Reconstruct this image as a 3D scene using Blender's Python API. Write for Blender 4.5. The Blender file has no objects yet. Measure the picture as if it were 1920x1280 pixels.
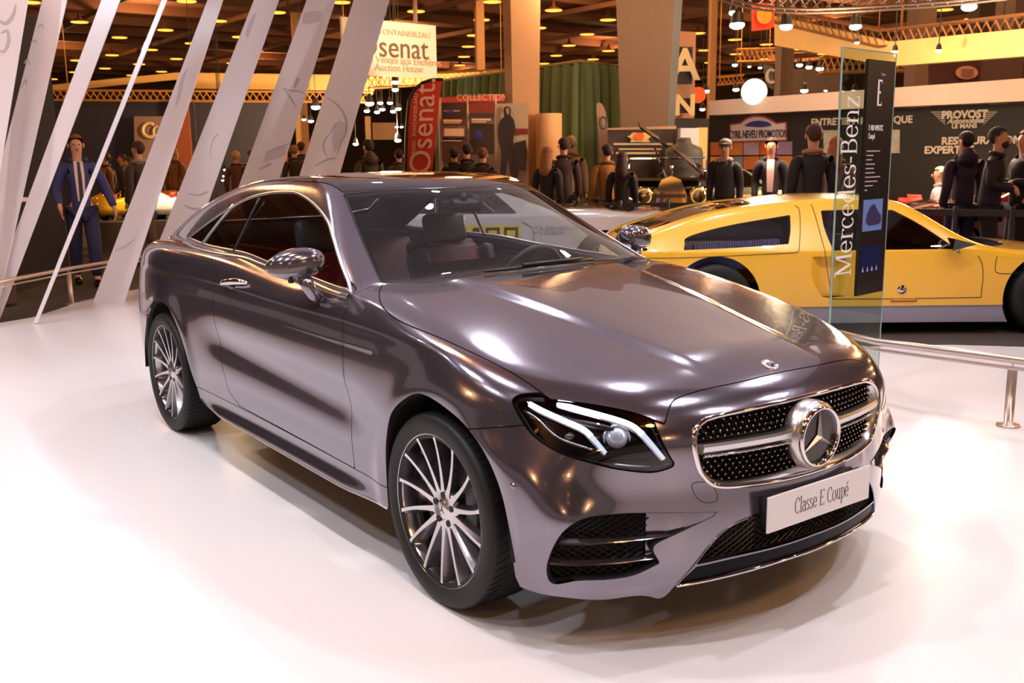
import bpy, bmesh, math, random
import numpy as np
from mathutils import Vector, Matrix
SC = bpy.context.scene
COL = SC.collection
random.seed(7)
# ---------------------------------------------------------------- camera (car frame: x forward, y left, z up, metres)
CC = np.array([2.7502, -2.6147, 1.5306]); YAW, PIT, ROL = [math.radians(v) for v in (143.6156, -10.6217, -0.7214)]; FPX = 1856.77
_F = np.array([math.cos(PIT)*math.cos(YAW), math.cos(PIT)*math.sin(YAW), math.sin(PIT)])
_R = np.cross(_F, [0, 0, 1]); _R /= np.linalg.norm(_R); _U = np.cross(_R, _F)
_R, _U = _R*math.cos(ROL)+_U*math.sin(ROL), -_R*math.sin(ROL)+_U*math.cos(ROL)
cam = bpy.data.objects.new('camera', bpy.data.cameras.new('camera')); COL.objects.link(cam); SC.camera = cam
M4 = Matrix.Identity(4)
for _i in range(3):
    M4[_i][0], M4[_i][1], M4[_i][2], M4[_i][3] = _R[_i], _U[_i], -_F[_i], CC[_i]
cam.matrix_world = M4
cam.data.sensor_width = 36; cam.data.lens = FPX/1920*36; cam.data.clip_end = 300
cam.data.dof.use_dof = True; cam.data.dof.focus_distance = 4.2; cam.data.dof.aperture_fstop = 6.3
def at(px, py, d):
    """world point seen at a photo pixel, at depth d along the view axis"""
    return CC + (_F + _R*(px-960)/FPX - _U*(py-640)/FPX)*d
def atz(px, py, z=0.0):
    v = _F + _R*(px-960)/FPX - _U*(py-640)/FPX
    return CC + v*((z-CC[2])/v[2])
# ---------------------------------------------------------------- world, stage lights, exposure
SC.view_settings.view_transform = 'Standard'; SC.view_settings.look = 'None'
SC.view_settings.exposure = 0.10; SC.view_settings.gamma = 1.0; SC.view_settings.use_curve_mapping = False
W = bpy.data.worlds.new('hall_air'); SC.world = W; W.use_nodes = True
W.node_tree.nodes['Background'].inputs[0].default_value = (0.37, 0.275, 0.235, 1)
W.node_tree.nodes['Background'].inputs[1].default_value = 0.55
def light(name, kind, loc, power, col=(1, 1, 1), size=.2, target=None, spot=None):
    l = bpy.data.lights.new(name, kind); l.energy = power; l.color = col
    if kind == 'AREA': l.shape = 'DISK'; l.size = size
    else: l.shadow_soft_size = size
    if spot: l.spot_size = math.radians(spot); l.spot_blend = .6
    o = bpy.data.objects.new(name, l); COL.objects.link(o); o.location = loc
    t = Vector(target) if target is not None else Vector((loc[0], loc[1], 0))
    o.rotation_euler = (t-Vector(loc)).to_track_quat('-Z', 'Y').to_euler()
    return o
SPOTP = 1.0
# the stand's white spots on the truss above the platform
for _x, _y, _z, _p in ((1.0,-1.5,4.3,150),(1.0,1.3,4.3,150),(-1.0,-1.6,4.3,150),(-1.0,1.5,4.3,150),(-3.0,-1.6,4.3,140),(-3.0,1.6,4.3,140),(-5.2,-1.5,4.3,130),(-5.2,1.8,4.3,130),(-7.2,.3,4.3,110),
                   (0.0,3.6,4.3,130),(-2.2,3.8,4.3,120),(-4.4,4.0,4.3,110),(-2.0,-3.2,4.3,120),(.2,-3.2,4.3,120),(-4.6,-3.2,4.3,110),
                   (3.4,-3.6,5.6,120),(1.2,-5.2,5.6,125),(-1.8,-5.4,5.6,130),(3.6,-.6,5.6,170),(3.4,2.6,5.6,190),(2.4,5.0,5.6,210),(-5.2,-5.0,5.6,120)):
    light('stage_spot', 'SPOT', (_x, _y, _z), _p*SPOTP, (.975, .955, 1), .07, (_x*.98, _y*.98, 0), 118)
for _p, _t, _w in (((-5.6,-2.6,4.6),(-8.6,-.6,1.8),150),((-6.2,.2,4.6),(-10.2,2.2,2.0),260),((-6.6,2.6,4.6),(-11.0,4.2,2.2),260)):
    light('fin_fill', 'SPOT', _p, _w, (.93, .92, 1), .08, _t, 80)  # added lights that brighten the fins, no fixtures there
# ---------------------------------------------------------------- helpers
def lin(c):
    return tuple(((v/255)/12.92 if v/255 <= .04045 else ((v/255+.055)/1.055)**2.4) for v in c)
MATS = {}
def mat(name, rgb=(128,128,128), rough=.5, metal=0, coat=0, coat_rough=.03, emit=None, estr=0, spec=.5, noise=0, nscale=20, bump=0, bscale=60, alpha=1):
    if name in MATS: return MATS[name]
    m = bpy.data.materials.new(name); m.use_nodes = True; MATS[name] = m
    nt = m.node_tree; b = nt.nodes['Principled BSDF']
    c = lin(rgb)+(1,)
    b.inputs['Base Color'].default_value = c; b.inputs['Roughness'].default_value = rough; b.inputs['Metallic'].default_value = metal
    b.inputs['Coat Weight'].default_value = coat; b.inputs['Coat Roughness'].default_value = coat_rough; b.inputs['Specular IOR Level'].default_value = spec
    b.inputs['Alpha'].default_value = alpha
    if emit: b.inputs['Emission Color'].default_value = lin(emit)+(1,); b.inputs['Emission Strength'].default_value = estr
    if noise or bump:
        tc = nt.nodes.new('ShaderNodeTexCoord')
    if noise:
        n = nt.nodes.new('ShaderNodeTexNoise'); n.inputs['Scale'].default_value = nscale; n.inputs['Detail'].default_value = 4
        r = nt.nodes.new('ShaderNodeMix'); r.data_type = 'RGBA'
        r.inputs[6].default_value = tuple(v*(1-noise) for v in c[:3])+(1,); r.inputs[7].default_value = tuple(min(1, v*(1+noise)) for v in c[:3])+(1,)
        nt.links.new(tc.outputs['Object'], n.inputs['Vector']); nt.links.new(n.outputs['Fac'], r.inputs[0]); nt.links.new(r.outputs[2], b.inputs['Base Color'])
    if bump:
        n = nt.nodes.new('ShaderNodeTexNoise'); n.inputs['Scale'].default_value = bscale; n.inputs['Detail'].default_value = 5
        u = nt.nodes.new('ShaderNodeBump'); u.inputs['Strength'].default_value = bump; u.inputs['Distance'].default_value = .02
        nt.links.new(tc.outputs['Object'], n.inputs['Vector']); nt.links.new(n.outputs['Fac'], u.inputs['Height']); nt.links.new(u.outputs['Normal'], b.inputs['Normal'])
    return m
def glass(name, tint=(200,210,210), rough=.0, fres=1.5, boost=1.0):
    if name in MATS: return MATS[name]
    m = bpy.data.materials.new(name); m.use_nodes = True; MATS[name] = m; nt = m.node_tree; nt.nodes.clear()
    o = nt.nodes.new('ShaderNodeOutputMaterial'); mx = nt.nodes.new('ShaderNodeMixShader'); t = nt.nodes.new('ShaderNodeBsdfTransparent')
    g = nt.nodes.new('ShaderNodeBsdfGlossy'); f = nt.nodes.new('ShaderNodeLayerWeight'); f.inputs[0].default_value = .5
    t.inputs[0].default_value = lin(tint)+(1,); g.inputs['Roughness'].default_value = rough; g.inputs[0].default_value = (1, 1, 1, 1)
    pw = nt.nodes.new('ShaderNodeMath'); pw.operation = 'POWER'; pw.inputs[1].default_value = 4.2
    mt = nt.nodes.new('ShaderNodeMath'); mt.operation = 'MULTIPLY_ADD'; mt.inputs[1].default_value = .9*boost; mt.inputs[2].default_value = .045*boost; mt.use_clamp = True
    nt.links.new(f.outputs['Facing'], pw.inputs[0]); nt.links.new(pw.outputs[0], mt.inputs[0]); nt.links.new(mt.outputs[0], mx.inputs[0]); nt.links.new(t.outputs[0], mx.inputs[1]); nt.links.new(g.outputs[0], mx.inputs[2]); nt.links.new(mx.outputs[0], o.inputs[0])
    return m
def emis(name, rgb, s):
    if name in MATS: return MATS[name]
    m = bpy.data.materials.new(name); m.use_nodes = True; MATS[name] = m; nt = m.node_tree; nt.nodes.clear()
    o = nt.nodes.new('ShaderNodeOutputMaterial'); e = nt.nodes.new('ShaderNodeEmission'); e.inputs[0].default_value = lin(rgb)+(1,); e.inputs[1].default_value = s
    nt.links.new(e.outputs[0], o.inputs[0]); return m
def link(o, parent=None):
    COL.objects.link(o)
    if parent is not None: o.parent = parent
    return o
def obj(name, V, F, m, parent=None, smooth=False, normals=None, loc=None):
    me = bpy.data.meshes.new(name); me.from_pydata([tuple(map(float, v)) for v in V], [], [tuple(map(int, f)) for f in F])
    if m: me.materials.append(m)
    if smooth or normals is not None: me.shade_smooth() if hasattr(me, 'shade_smooth') else [setattr(p, 'use_smooth', True) for p in me.polygons]
    if normals is not None: me.normals_split_custom_set_from_vertices([tuple(map(float, n)) for n in normals])
    me.update()
    o = bpy.data.objects.new(name, me); link(o, parent)
    if loc is not None: o.location = loc
    return o
def tag(o, label, cat, group=None, kind=None):
    o['label'] = label; o['category'] = cat
    if group: o['group'] = group
    if kind: o['kind'] = kind
    return o
def thing(name, label, cat, loc=(0,0,0), rz=0, group=None):
    o = bpy.data.objects.new(name, None); link(o); o.location = loc; o.rotation_euler = (0, 0, rz); o.empty_display_size = .1
    return tag(o, label, cat, group)
def struct(name, V, F, m, smooth=False):
    o = obj(name, V, F, m, None, smooth); o['kind'] = 'structure'; return o
class MB:
    """collects shapes into one mesh"""
    def __init__(s): s.V = []; s.F = []
    def add(s, V, F):
        n = len(s.V); s.V += [tuple(v) for v in V]; s.F += [tuple(i+n for i in f) for f in F]; return s
    def box(s, c, d, R=None, bev=0):
        x, y, z = [v/2 for v in d]
        if bev:
            b = min(bev, x*.9, y*.9, z*.9); P = []
            bm = bmesh.new(); bmesh.ops.create_cube(bm, size=1)
            for v in bm.verts: v.co = Vector((v.co.x*2*x, v.co.y*2*y, v.co.z*2*z))
            bmesh.ops.bevel(bm, geom=list(bm.edges), offset=b, segments=2, affect='EDGES', profile=.5)
            bm.verts.index_update(); V = [v.co.copy() for v in bm.verts]; F = [[v.index for v in f.verts] for f in bm.faces]; bm.free()
        else:
            V = [Vector((a*x, b*y, c_*z)) for a in (-1,1) for b in (-1,1) for c_ in (-1,1)]
            F = [(0,1,3,2),(4,6,7,5),(0,4,5,1),(2,3,7,6),(0,2,6,4),(1,5,7,3)]
        if R is not None: V = [R @ v for v in V]
        return s.add([v+Vector(c) for v in V], F)
    def tube(s, pts, r, n=10, closed=False, cap=True, flat=None):
        P = [Vector(p) for p in pts]; m = len(P); V = []; F = []
        rr = r if hasattr(r, '__len__') else [r]*m
        prev = None
        for i in range(m):
            a = P[(i-1) % m] if (closed or i > 0) else P[i]; b = P[(i+1) % m] if (closed or i < m-1) else P[i]
            t = (b-a).normalized() if (b-a).length > 1e-9 else Vector((0,0,1))
            if prev is None:
                u = t.cross(Vector((0,0,1)));
                if u.length < 1e-3: u = t.cross(Vector((1,0,0)))
            else: u = prev - t*prev.dot(t)
            u.normalize(); prev = u.copy(); w = t.cross(u)
            for k in range(n):
                q = 2*math.pi*k/n; V.append(P[i]+(u*math.cos(q)+w*math.sin(q))*rr[i])
        for i in range(m if closed else m-1):
            j = (i+1) % m
            for k in range(n): F.append((i*n+k, i*n+(k+1) % n, j*n+(k+1) % n, j*n+k))
        if not closed and cap: F.append(tuple(range(n))[::-1]); F.append(tuple((m-1)*n+k for k in range(n)))
        return s.add(V, F)
    def lathe(s, prof, n=32, c=(0,0,0), ax='z', R=None):
        """prof: (radius, height)"""
        V = []; F = []
        for r, h in prof:
            for k in range(n):
                q = 2*math.pi*k/n; a, b = r*math.cos(q), r*math.sin(q)
                v = {'z': (a, b, h), 'y': (a, h, b), 'x': (h, a, b)}[ax]
                V.append(Vector(v))
        for i in range(len(prof)-1):
            for k in range(n):
                f = (i*n+k, i*n+(k+1) % n, (i+1)*n+(k+1) % n, (i+1)*n+k); F.append(f if ax != 'y' else f[::-1])
        if R is not None: V = [R @ v for v in V]
        return s.add([v+Vector(c) for v in V], F)
    def ball(s, c, r, n=12, m=8):
        r = r if hasattr(r, '__len__') else (r, r, r)
        V = [(c[0], c[1], c[2]+r[2])]; F = []
        for i in range(1, m):
            for k in range(n):
                a = math.pi*i/m; q = 2*math.pi*k/n; V.append((c[0]+r[0]*math.sin(a)*math.cos(q), c[1]+r[1]*math.sin(a)*math.sin(q), c[2]+r[2]*math.cos(a)))
        V.append((c[0], c[1], c[2]-r[2])); e = len(V)-1
        for k in range(n): F.append((0, 1+k, 1+(k+1) % n)); F.append((e, e-n+(k+1) % n, e-n+k))
        for i in range(m-2):
            for k in range(n): F.append((1+i*n+k, 1+(i+1)*n+k, 1+(i+1)*n+(k+1) % n, 1+i*n+(k+1) % n))
        return s.add(V, F)
    def prism(s, poly, a, b):
        """poly of 3-D points offset by vector a .. b (extruded)"""
        n = len(poly); a = Vector(a); b = Vector(b)
        V = [Vector(p)+a for p in poly]+[Vector(p)+b for p in poly]
        F = [tuple(range(n)), tuple(range(2*n-1, n-1, -1))]+[(i, i+n, (i+1) % n+n, (i+1) % n) for i in range(n)]
        return s.add(V, F)
    def build(s, name, m, parent=None, smooth=False, loc=None): return obj(name, s.V, s.F, m, parent, smooth, None, loc)
def catmull(P, n=6, closed=True):
    P = np.array(P, float); m = len(P); out = []
    for i in range(m if closed else m-1):
        p1, p2 = P[i], P[(i+1) % m]
        p0 = P[(i-1) % m] if (closed or i > 0) else 2*p1-p2
        p3 = P[(i+2) % m] if (closed or i < m-2) else 2*p2-p1
        if np.allclose(p1, p2): continue
        if np.allclose(p0, p1): p0 = 2*p1-p2
        if np.allclose(p2, p3): p3 = 2*p2-p1
        for k in range(n):
            t = k/n; out.append(.5*((2*p1)+(-p0+p2)*t+(2*p0-5*p1+4*p2-p3)*t*t+(-p0+3*p1-3*p2+p3)*t**3))
    if not closed: out.append(P[-1])
    return np.array(out)
def sdpoly(Q, poly):
    """signed distance (negative inside) of 2-D points to a closed polygon"""
    P = np.asarray(poly, float); x, y = Q[:, 0], Q[:, 1]; d = np.full(len(Q), 1e9); ins = np.zeros(len(Q), bool)
    for a, b in zip(P, np.roll(P, -1, 0)):
        e = b-a; L = e@e
        if L < 1e-14: continue
        wx, wy = x-a[0], y-a[1]; t = np.clip((wx*e[0]+wy*e[1])/L, 0, 1)
        d = np.minimum(d, (wx-t*e[0])**2+(wy-t*e[1])**2)
        c = ((a[1] > y) != (b[1] > y))
        with np.errstate(divide='ignore', invalid='ignore'): ins ^= c & (x < (b[0]-a[0])*(y-a[1])/(b[1]-a[1])+a[0])
    d = np.sqrt(d); return np.where(ins, -d, d)
def clip(V, T, d):
    """keep the part of a triangle mesh where d<0"""
    ins = d < 0; k = ins[T].sum(1)
    full = T[k == 3]; out = [full]; newV = []; base = len(V)
    cut = T[(k == 1) | (k == 2)]; kk = k[(k == 1) | (k == 2)]
    if len(cut):
        odd = np.where(kk[:, None] == 1, ins[cut], ~ins[cut]); r = np.argmax(odd, 1)
        idx = np.arange(len(cut)); A = cut[idx, r]; B = cut[idx, (r+1) % 3]; C = cut[idx, (r+2) % 3]
        E = np.concatenate([np.sort(np.stack([A, B], 1), 1), np.sort(np.stack([A, C], 1), 1)])
        U, inv = np.unique(E, axis=0, return_inverse=True); inv = inv.ravel()
        t = d[U[:, 0]]/(d[U[:, 0]]-d[U[:, 1]]); newV = V[U[:, 0]]+(V[U[:, 1]]-V[U[:, 0]])*t[:, None]
        ab = inv[:len(cut)]+base; ac = inv[len(cut):]+base
        o = kk == 1
        out.append(np.stack([A[o], ab[o], ac[o]], 1)); o = ~o
        out.append(np.stack([ab[o], B[o], C[o]], 1)); out.append(np.stack([ab[o], C[o], ac[o]], 1))
    T2 = np.concatenate(out) if out else T[:0]
    VV = np.concatenate([V, newV]) if len(newV) else V
    used, T3 = np.unique(T2, return_inverse=True)
    return VV[used], T3.reshape(-1, 3)
# ---------------------------------------------------------------- analytic body surfaces
def spl(xs, ys):
    x = np.array(xs, float); y = np.array(ys, float); n = len(x); h = np.diff(x)
    A = np.zeros((n, n)); b = np.zeros(n); A[0, 0] = A[-1, -1] = 1
    for i in range(1, n-1):
        A[i, i-1] = h[i-1]; A[i, i] = 2*(h[i-1]+h[i]); A[i, i+1] = h[i]; b[i] = 6*((y[i+1]-y[i])/h[i]-(y[i]-y[i-1])/h[i-1])
    m = np.linalg.solve(A, b)
    def f(q):
        q = np.asarray(q, float); c = np.clip(q, x[0], x[-1]); i = np.clip(np.searchsorted(x, c)-1, 0, n-2)
        t = c-x[i]; u = x[i+1]-c; H = h[i]
        r = (m[i]*u**3+m[i+1]*t**3)/(6*H)+(y[i]/H-m[i]*H/6)*u+(y[i+1]/H-m[i+1]*H/6)*t
        s0 = (y[1]-y[0])/h[0]-h[0]*m[1]/6; s1 = (y[-1]-y[-2])/h[-1]+h[-1]*m[-2]/6
        return r+np.where(q < x[0], (q-x[0])*s0, 0)+np.where(q > x[-1], (q-x[-1])*s1, 0)
    return f
def smax(a, b, k):
    h = np.maximum(k-np.abs(a-b), 0)/k; return np.maximum(a, b)+h*h*h*k/6
def smin(a, b, k): return -smax(-a, -b, k)
def sstep(x, a, b):
    t = np.clip((x-a)/(b-a), 0, 1); return t*t*t*(t*(6*t-15)+10)
# ---- grey coupe: side, top, front and rear as analytic functions blended together
Pw=spl([-3.95,-3.6,-3.2,-2.87,-2.4,-1.9,-1.2,-.5,0,.3,.6,.85],[.80,.865,.915,.932,.928,.918,.915,.922,.927,.918,.885,.83])
Tc=spl([-4.0,-3.7,-3.4,-2.9,-2,-1.2,-.7,-.5,-.2,0,.3,.5,.69,.8,.9],[1.0,1.04,1.065,1.075,1.065,1.03,1.05,1.038,.998,.965,.908,.870,.826,.79,.75])
Tq=spl([-4,-3,-2.2,-1.6,-1.1,-.7,0,.5,.9],[.02,.02,.02,.03,.04,.035,.065,.10,.12])
Fp=spl([.10,.17,.235,.30,.43,.52,.60,.68,.748,.80,.86],[.80,.835,.855,.862,.86,.85,.843,.828,.800,.757,.68])
Rp=spl([.2,.4,.6,.85,.98,1.05],[3.90,3.95,3.98,3.96,3.97,3.92])
Wc=spl([1.0,1.06,1.2,1.343,1.395,1.45],[-.56,-.65,-.86,-1.08,-1.165,-1.27])
Rc=spl([-4.0,-3.6,-3.4,-3.2,-2.9,-2.5,-2.1,-1.75,-1.4,-1.16,-.9],[.92,1.05,1.14,1.23,1.335,1.418,1.452,1.459,1.440,1.404,1.34])
def f_low(X):
    x,Y,z=X[...,0],np.abs(X[...,1]),X[...,2]
    S=Pw(x)-.36*np.maximum(z-.60,0)**2-.12*np.maximum(.5-z,0)**2*2
    # lower-side character: shallow scoop between arches
    w=sstep(x,-2.45,-1.9)*(1-sstep(x,-.75,-.3))
    zc=.50+.04*(-(x+1.2))
    S=S-w*.022*np.exp(-((z-zc-.10)/.085)**2)
    # sill flare
    S=S+w*.032*(1-sstep(z,.245,.318))
    # shoulder crease above the handle
    S=S+.006*np.exp(-((z-(.905+.01*(-x)))/.030)**2)*sstep(x,-3.6,-3.0)*(1-sstep(x,.0,.4))
    # wheel-arch swell
    for cx in(0.03,-2.82):
        r=np.hypot(x-cx,z-.345);S=S+.010*np.exp(-((r-.41)/.055)**2)
    gs=(Y-S)
    T=Tc(x)-Tq(x)*Y**2
    wd=.46-.16*np.clip(x+.6,0,1.3)
    T=T+.012*(1-sstep(Y,wd-.05,wd+.05))*sstep(x,-.75,-.55)*(1-sstep(x,.45,.70))-.006*(1-sstep(Y,.02,.40))*sstep(x,-.75,-.5)*(1-sstep(x,.3,.7))
    gt=(z-T)*.97
    Ff=Fp(z)-(.42-.12*sstep(z,.5,.72))*Y**2-(.02+.42*sstep(z,.5,.75))*Y**6+.055*np.exp(-((z-.455)/.10)**2)*sstep(Y,.62,.88)
    gf=(x-Ff)*.93
    gr=(-x-(Rp(z)-.46*Y**2))*.95
    k=np.where(x>-.3,.16,.16)
    g=smax(gs,gt,.16)
    g=smax(g,gf,.10+.03*sstep(z,.55,.75)+.08*sstep(Y,.5,.8)*sstep(z,.55,.75))
    g=smax(g,gr,.25)
    return g
def f_top(X):
    x,Y,z=X[...,0],np.abs(X[...,1]),X[...,2]
    sag=.27+1.4*np.clip(z-1.06,-.1,.4)
    gw=(x-(Wc(z)-sag*Y**2))*.52
    R=Rc(x)-.07*Y**2
    gr=(z-R)*.95
    G=.805+.018*sstep(x,-1.4,-.8)-.45*(z-1)-.40*(z-1)**2-.05*np.maximum(-2.0-x,0)**2
    gg=(Y-G)*.9
    g=smax(gw,gr,.09);g=smax(g,gg,.075);g=np.maximum(g,.84-z)
    return g
def f(X): return smin(f_low(X),f_top(X),.035)
def grad(X, e=8e-4, fn=None):
    fn = fn or f; g = np.empty(X.shape)
    for i in range(3):
        d = np.zeros(3); d[i] = e; g[..., i] = (fn(X+d)-fn(X-d))/(2*e)
    return g
def nrm(X, fn=None):
    g = grad(X, fn=fn); return g/np.maximum(np.linalg.norm(g, axis=-1, keepdims=True), 1e-9)
def snap(X, fn=None, off=0, n=2):
    fn = fn or f
    for _ in range(n):
        g = grad(X, fn=fn); X = X-((fn(X)-off)/np.maximum((g*g).sum(-1), .05))[..., None]*g
    return X
def cast(O, D, fn=None, t0=.2, tm=2.2, N=44, n=22):
    fn = fn or f; lo = np.full(O.shape[:-1], t0); hi = np.full(O.shape[:-1], tm); hit = np.zeros(lo.shape, bool)
    for i in range(N):
        t = t0+(tm-t0)*(i+1)/N; v = fn(O+D*t) > 0; new = v & ~hit
        hi = np.where(new, t, hi); lo = np.where(new, t-(tm-t0)/N, lo); hit |= v
    for _ in range(n):
        m = (lo+hi)/2; v = fn(O+D*m[..., None]) > 0; hi = np.where(v, m, hi); lo = np.where(v, lo, m)
    return O+D*((lo+hi)/2)[..., None]
def half_surface(fn, xf, xr, z0, nx, nb, na, bmin=-.32):
    """right half (y<=0) of a closed body as triangles: transverse fans between the two poles, fans about the y axis at the ends"""
    VV = []; TT = []; n0 = 0
    def grid(O, D):
        nonlocal n0
        P = cast(O, D, fn); a, b = P.shape[:2]; i = np.arange(a*b).reshape(a, b)
        q = [i[:-1, :-1].ravel(), i[1:, :-1].ravel(), i[1:, 1:].ravel(), i[:-1, 1:].ravel()]
        VV.append(P.reshape(-1, 3)); TT.append(np.concatenate([np.stack([q[0], q[1], q[2]], 1), np.stack([q[0], q[2], q[3]], 1)])+n0); n0 += a*b
    be = np.linspace(bmin, math.pi/2, nb); xs = np.linspace(xr, xf, nx)
    D = np.zeros((nx, nb, 3)); D[..., 1] = -np.cos(be); D[..., 2] = np.sin(be); O = np.zeros_like(D); O[..., 0] = xs[:, None]; O[..., 2] = z0
    grid(O, D)
    for x0, s in ((xf, 1), (xr, -1)):
        al = np.radians(np.linspace(90, -24, na))[:, None]; bb = np.linspace(.0, math.pi/2, nb)[None]
        D = np.stack([s*np.sin(bb)*np.cos(al), -np.cos(bb)+0*al, np.sin(bb)*np.sin(al)], -1); O = np.zeros_like(D); O[..., 0] = x0; O[..., 2] = z0
        if s < 0: D = D[::-1]
        grid(O, D)
    V = np.concatenate(VV); T = np.concatenate(TT)
    # weld
    key = np.round(V/1e-5).astype(np.int64); _, first, inv = np.unique(key, axis=0, return_index=True, return_inverse=True)
    T = inv.ravel()[T]; V = V[first]; T = T[(T[:, 0] != T[:, 1]) & (T[:, 1] != T[:, 2]) & (T[:, 0] != T[:, 2])]
    # consistent outward winding
    c = V[T].mean(1); fnm = np.cross(V[T[:, 1]]-V[T[:, 0]], V[T[:, 2]]-V[T[:, 0]]); flip = (fnm*grad(c, fn=fn)).sum(1) < 0
    T[flip] = T[flip][:, ::-1]
    return V, T
def boundary(T):
    E = np.concatenate([T[:, [0, 1]], T[:, [1, 2]], T[:, [2, 0]]]); k = np.sort(E, 1)
    _, inv, cnt = np.unique(k, axis=0, return_inverse=True, return_counts=True); return E[cnt[inv.ravel()] == 1]
def panel(name, V, T, m, parent, fn=None, off=0, flange=.014, side=1, both=False, snapit=True, custom=True):
    """a body panel: surface patch, smooth analytic normals, returned edge; side=-1 mirrors, both keeps the two halves in one mesh"""
    fn = fn or f
    if len(T) == 0: return None
    if snapit: V = snap(V, fn)
    N = nrm(V, fn)
    if off: V = V+N*off
    V0, T0, N0 = V, T, N
    if both:
        mid = np.abs(V[:, 1]) < 2e-3; V = V.copy(); V[mid, 1] = 0; N = N.copy(); N[mid, 1] = 0
        idx = np.where(mid, np.arange(len(V)), 0); nm = np.where(~mid)[0]; idx[nm] = len(V)+np.arange(len(nm))
        V = np.concatenate([V, V[nm]*[1, -1, 1]]); N = np.concatenate([N, N[nm]*[1, -1, 1]]); T = np.concatenate([T, idx[T][:, ::-1]])
    elif side < 0:
        V = V*[1, -1, 1]; N = N*[1, -1, 1]; T = T[:, ::-1]
    F = T
    if flange:
        B = boundary(T); B = B[np.abs(V[B]).min(1)[:, 1] > 1e-4] if not both else B
        u, inv = np.unique(B, return_inverse=True); inv = inv.reshape(-1, 2)
        n0 = len(V); V = np.concatenate([V, V[u], V[u]-N[u]*flange]); N = np.concatenate([N, N[u], N[u]])
        a, b = n0+inv[:, 0], n0+inv[:, 1]; m2 = len(u)
        F = np.concatenate([T, np.stack([b, a, a+m2], 1), np.stack([b, a+m2, b+m2], 1)])
        # normals of the returned edge
        if len(B):
            e = V[B[:, 1]]-V[B[:, 0]]; c = np.cross(e, N[B[:, 0]]); c /= np.maximum(np.linalg.norm(c, axis=1, keepdims=True), 1e-9)
            acc = np.zeros((m2, 3)); np.add.at(acc, inv[:, 0], c); np.add.at(acc, inv[:, 1], c); acc /= np.maximum(np.linalg.norm(acc, axis=1, keepdims=True), 1e-9)
            N[n0:n0+m2] = acc; N[n0+m2:] = acc
    return obj(name, V, F, m, parent, True, N if custom else None)
# ---------------------------------------------------------------- grey coupe
PAINT = mat('metallic_grey_paint', (127,121,134), .15, .87, 1, .006)
def _flake(m):
    nt = m.node_tree; b = nt.nodes['Principled BSDF']; tc = nt.nodes.new('ShaderNodeTexCoord'); v = nt.nodes.new('ShaderNodeTexVoronoi')
    v.inputs['Scale'].default_value = 1500; u = nt.nodes.new('ShaderNodeBump'); u.inputs['Strength'].default_value = .03; u.inputs['Distance'].default_value = .002
    nt.links.new(tc.outputs['Object'], v.inputs['Vector']); nt.links.new(v.outputs['Color'], u.inputs['Height']); nt.links.new(u.outputs['Normal'], b.inputs['Normal'])
_flake(PAINT)
CHROME = mat('bright_chrome', (225,222,224), .06, 1)
SATIN = mat('satin_aluminium', (205,203,206), .28, 1)
BLACKG = mat('gloss_black', (8,8,9), .06, 0, 1, .01)
BLACKP = mat('black_plastic', (16,15,15), .45)
DARK = mat('dark_cavity', (6,5,5), .8)
RUBBER = mat('tyre_rubber', (24,23,24), .55, spec=.35)
GLASSW = glass('windscreen_glass', (232,238,242), .0, 1.5, 1.0)
GLASSS = glass('side_window_glass', (214,222,222), .0, 1.5, 1.2)
GLASSR = glass('panoramic_roof_glass', (14,13,16), .0, 1.6, 1.5)
LENS = glass('headlight_lens', (225,228,232), .0, 1.45, 1.1)
car = thing('coupe', 'metallic grey two-door coupe with black glass roof on the white platform', 'car')
HV, HT = half_surface(f, 0.0, -2.873, .345, 250, 170, 150)
def pdist(V, poly, proj, n=5, sm=True):
    p = catmull(poly, n) if sm else np.array(poly, float)
    Y = -V[:, 1]
    if proj == 'xy': Q = np.stack([V[:, 0], Y], 1)
    elif proj == 'xz': Q = V[:, [0, 2]]
    elif proj == 'yz': Q = np.stack([Y, V[:, 2]], 1)
    else: Q = np.stack([(V[:, 0]-Y)/math.sqrt(2), V[:, 2]], 1)
    return sdpoly(Q, p)
def crisp(pts, idx):
    """repeat the points at idx so the smoothed outline keeps a corner there"""
    o = []
    for i, p in enumerate(pts): o += [p, p] if i in idx else [p]
    return o
GAP = .0022
WS = crisp([(-.535,-.02),(-.54,.25),(-.575,.45),(-.72,.70),(-1.02,.625),(-1.335,.540),(-1.29,.45),(-1.235,.30),(-1.185,.15),(-1.172,-.02)], (0,3,5,9))
ROOFP = crisp([(-1.182,-.02),(-1.195,.15),(-1.245,.30),(-1.30,.45),(-1.345,.535),(-1.75,.535),(-2.2,.53),(-2.52,.51),(-2.56,.3),(-2.58,-.02)], (0,4,7,9))
REARP = crisp([(-2.60,-.02),(-2.58,.3),(-2.54,.50),(-2.9,.555),(-3.22,.60),(-3.34,.4),(-3.38,-.02)], (0,2,4,6))
DLO = crisp([(-2.985,1.082),(-2.765,1.169),(-2.527,1.261),(-2.306,1.329),(-2.10,1.362),(-1.90,1.375),(-1.717,1.372),(-1.476,1.329),(-1.27,1.269),(-1.13,1.204),(-.928,1.101),(-.737,1.008),(-.947,1.012),(-1.35,1.028),(-1.663,1.045),(-1.991,1.066),(-2.543,1.071)], (0,11))
HOOD = crisp([(-.535,-.02),(-.54,.25),(-.575,.45),(-.705,.707),(-.578,.791),(-.475,.836),(-.345,.855),(-.21,.854),(-.055,.84),(.074,.825),(.191,.806),(.29,.791),(.442,.772),(.503,.722),(.589,.650),(.679,.569),(.705,.540),(.685,.505),(.670,.460),(.676,.356),(.694,.188),(.697,-.02)], (0,3,12,16,21))
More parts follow.
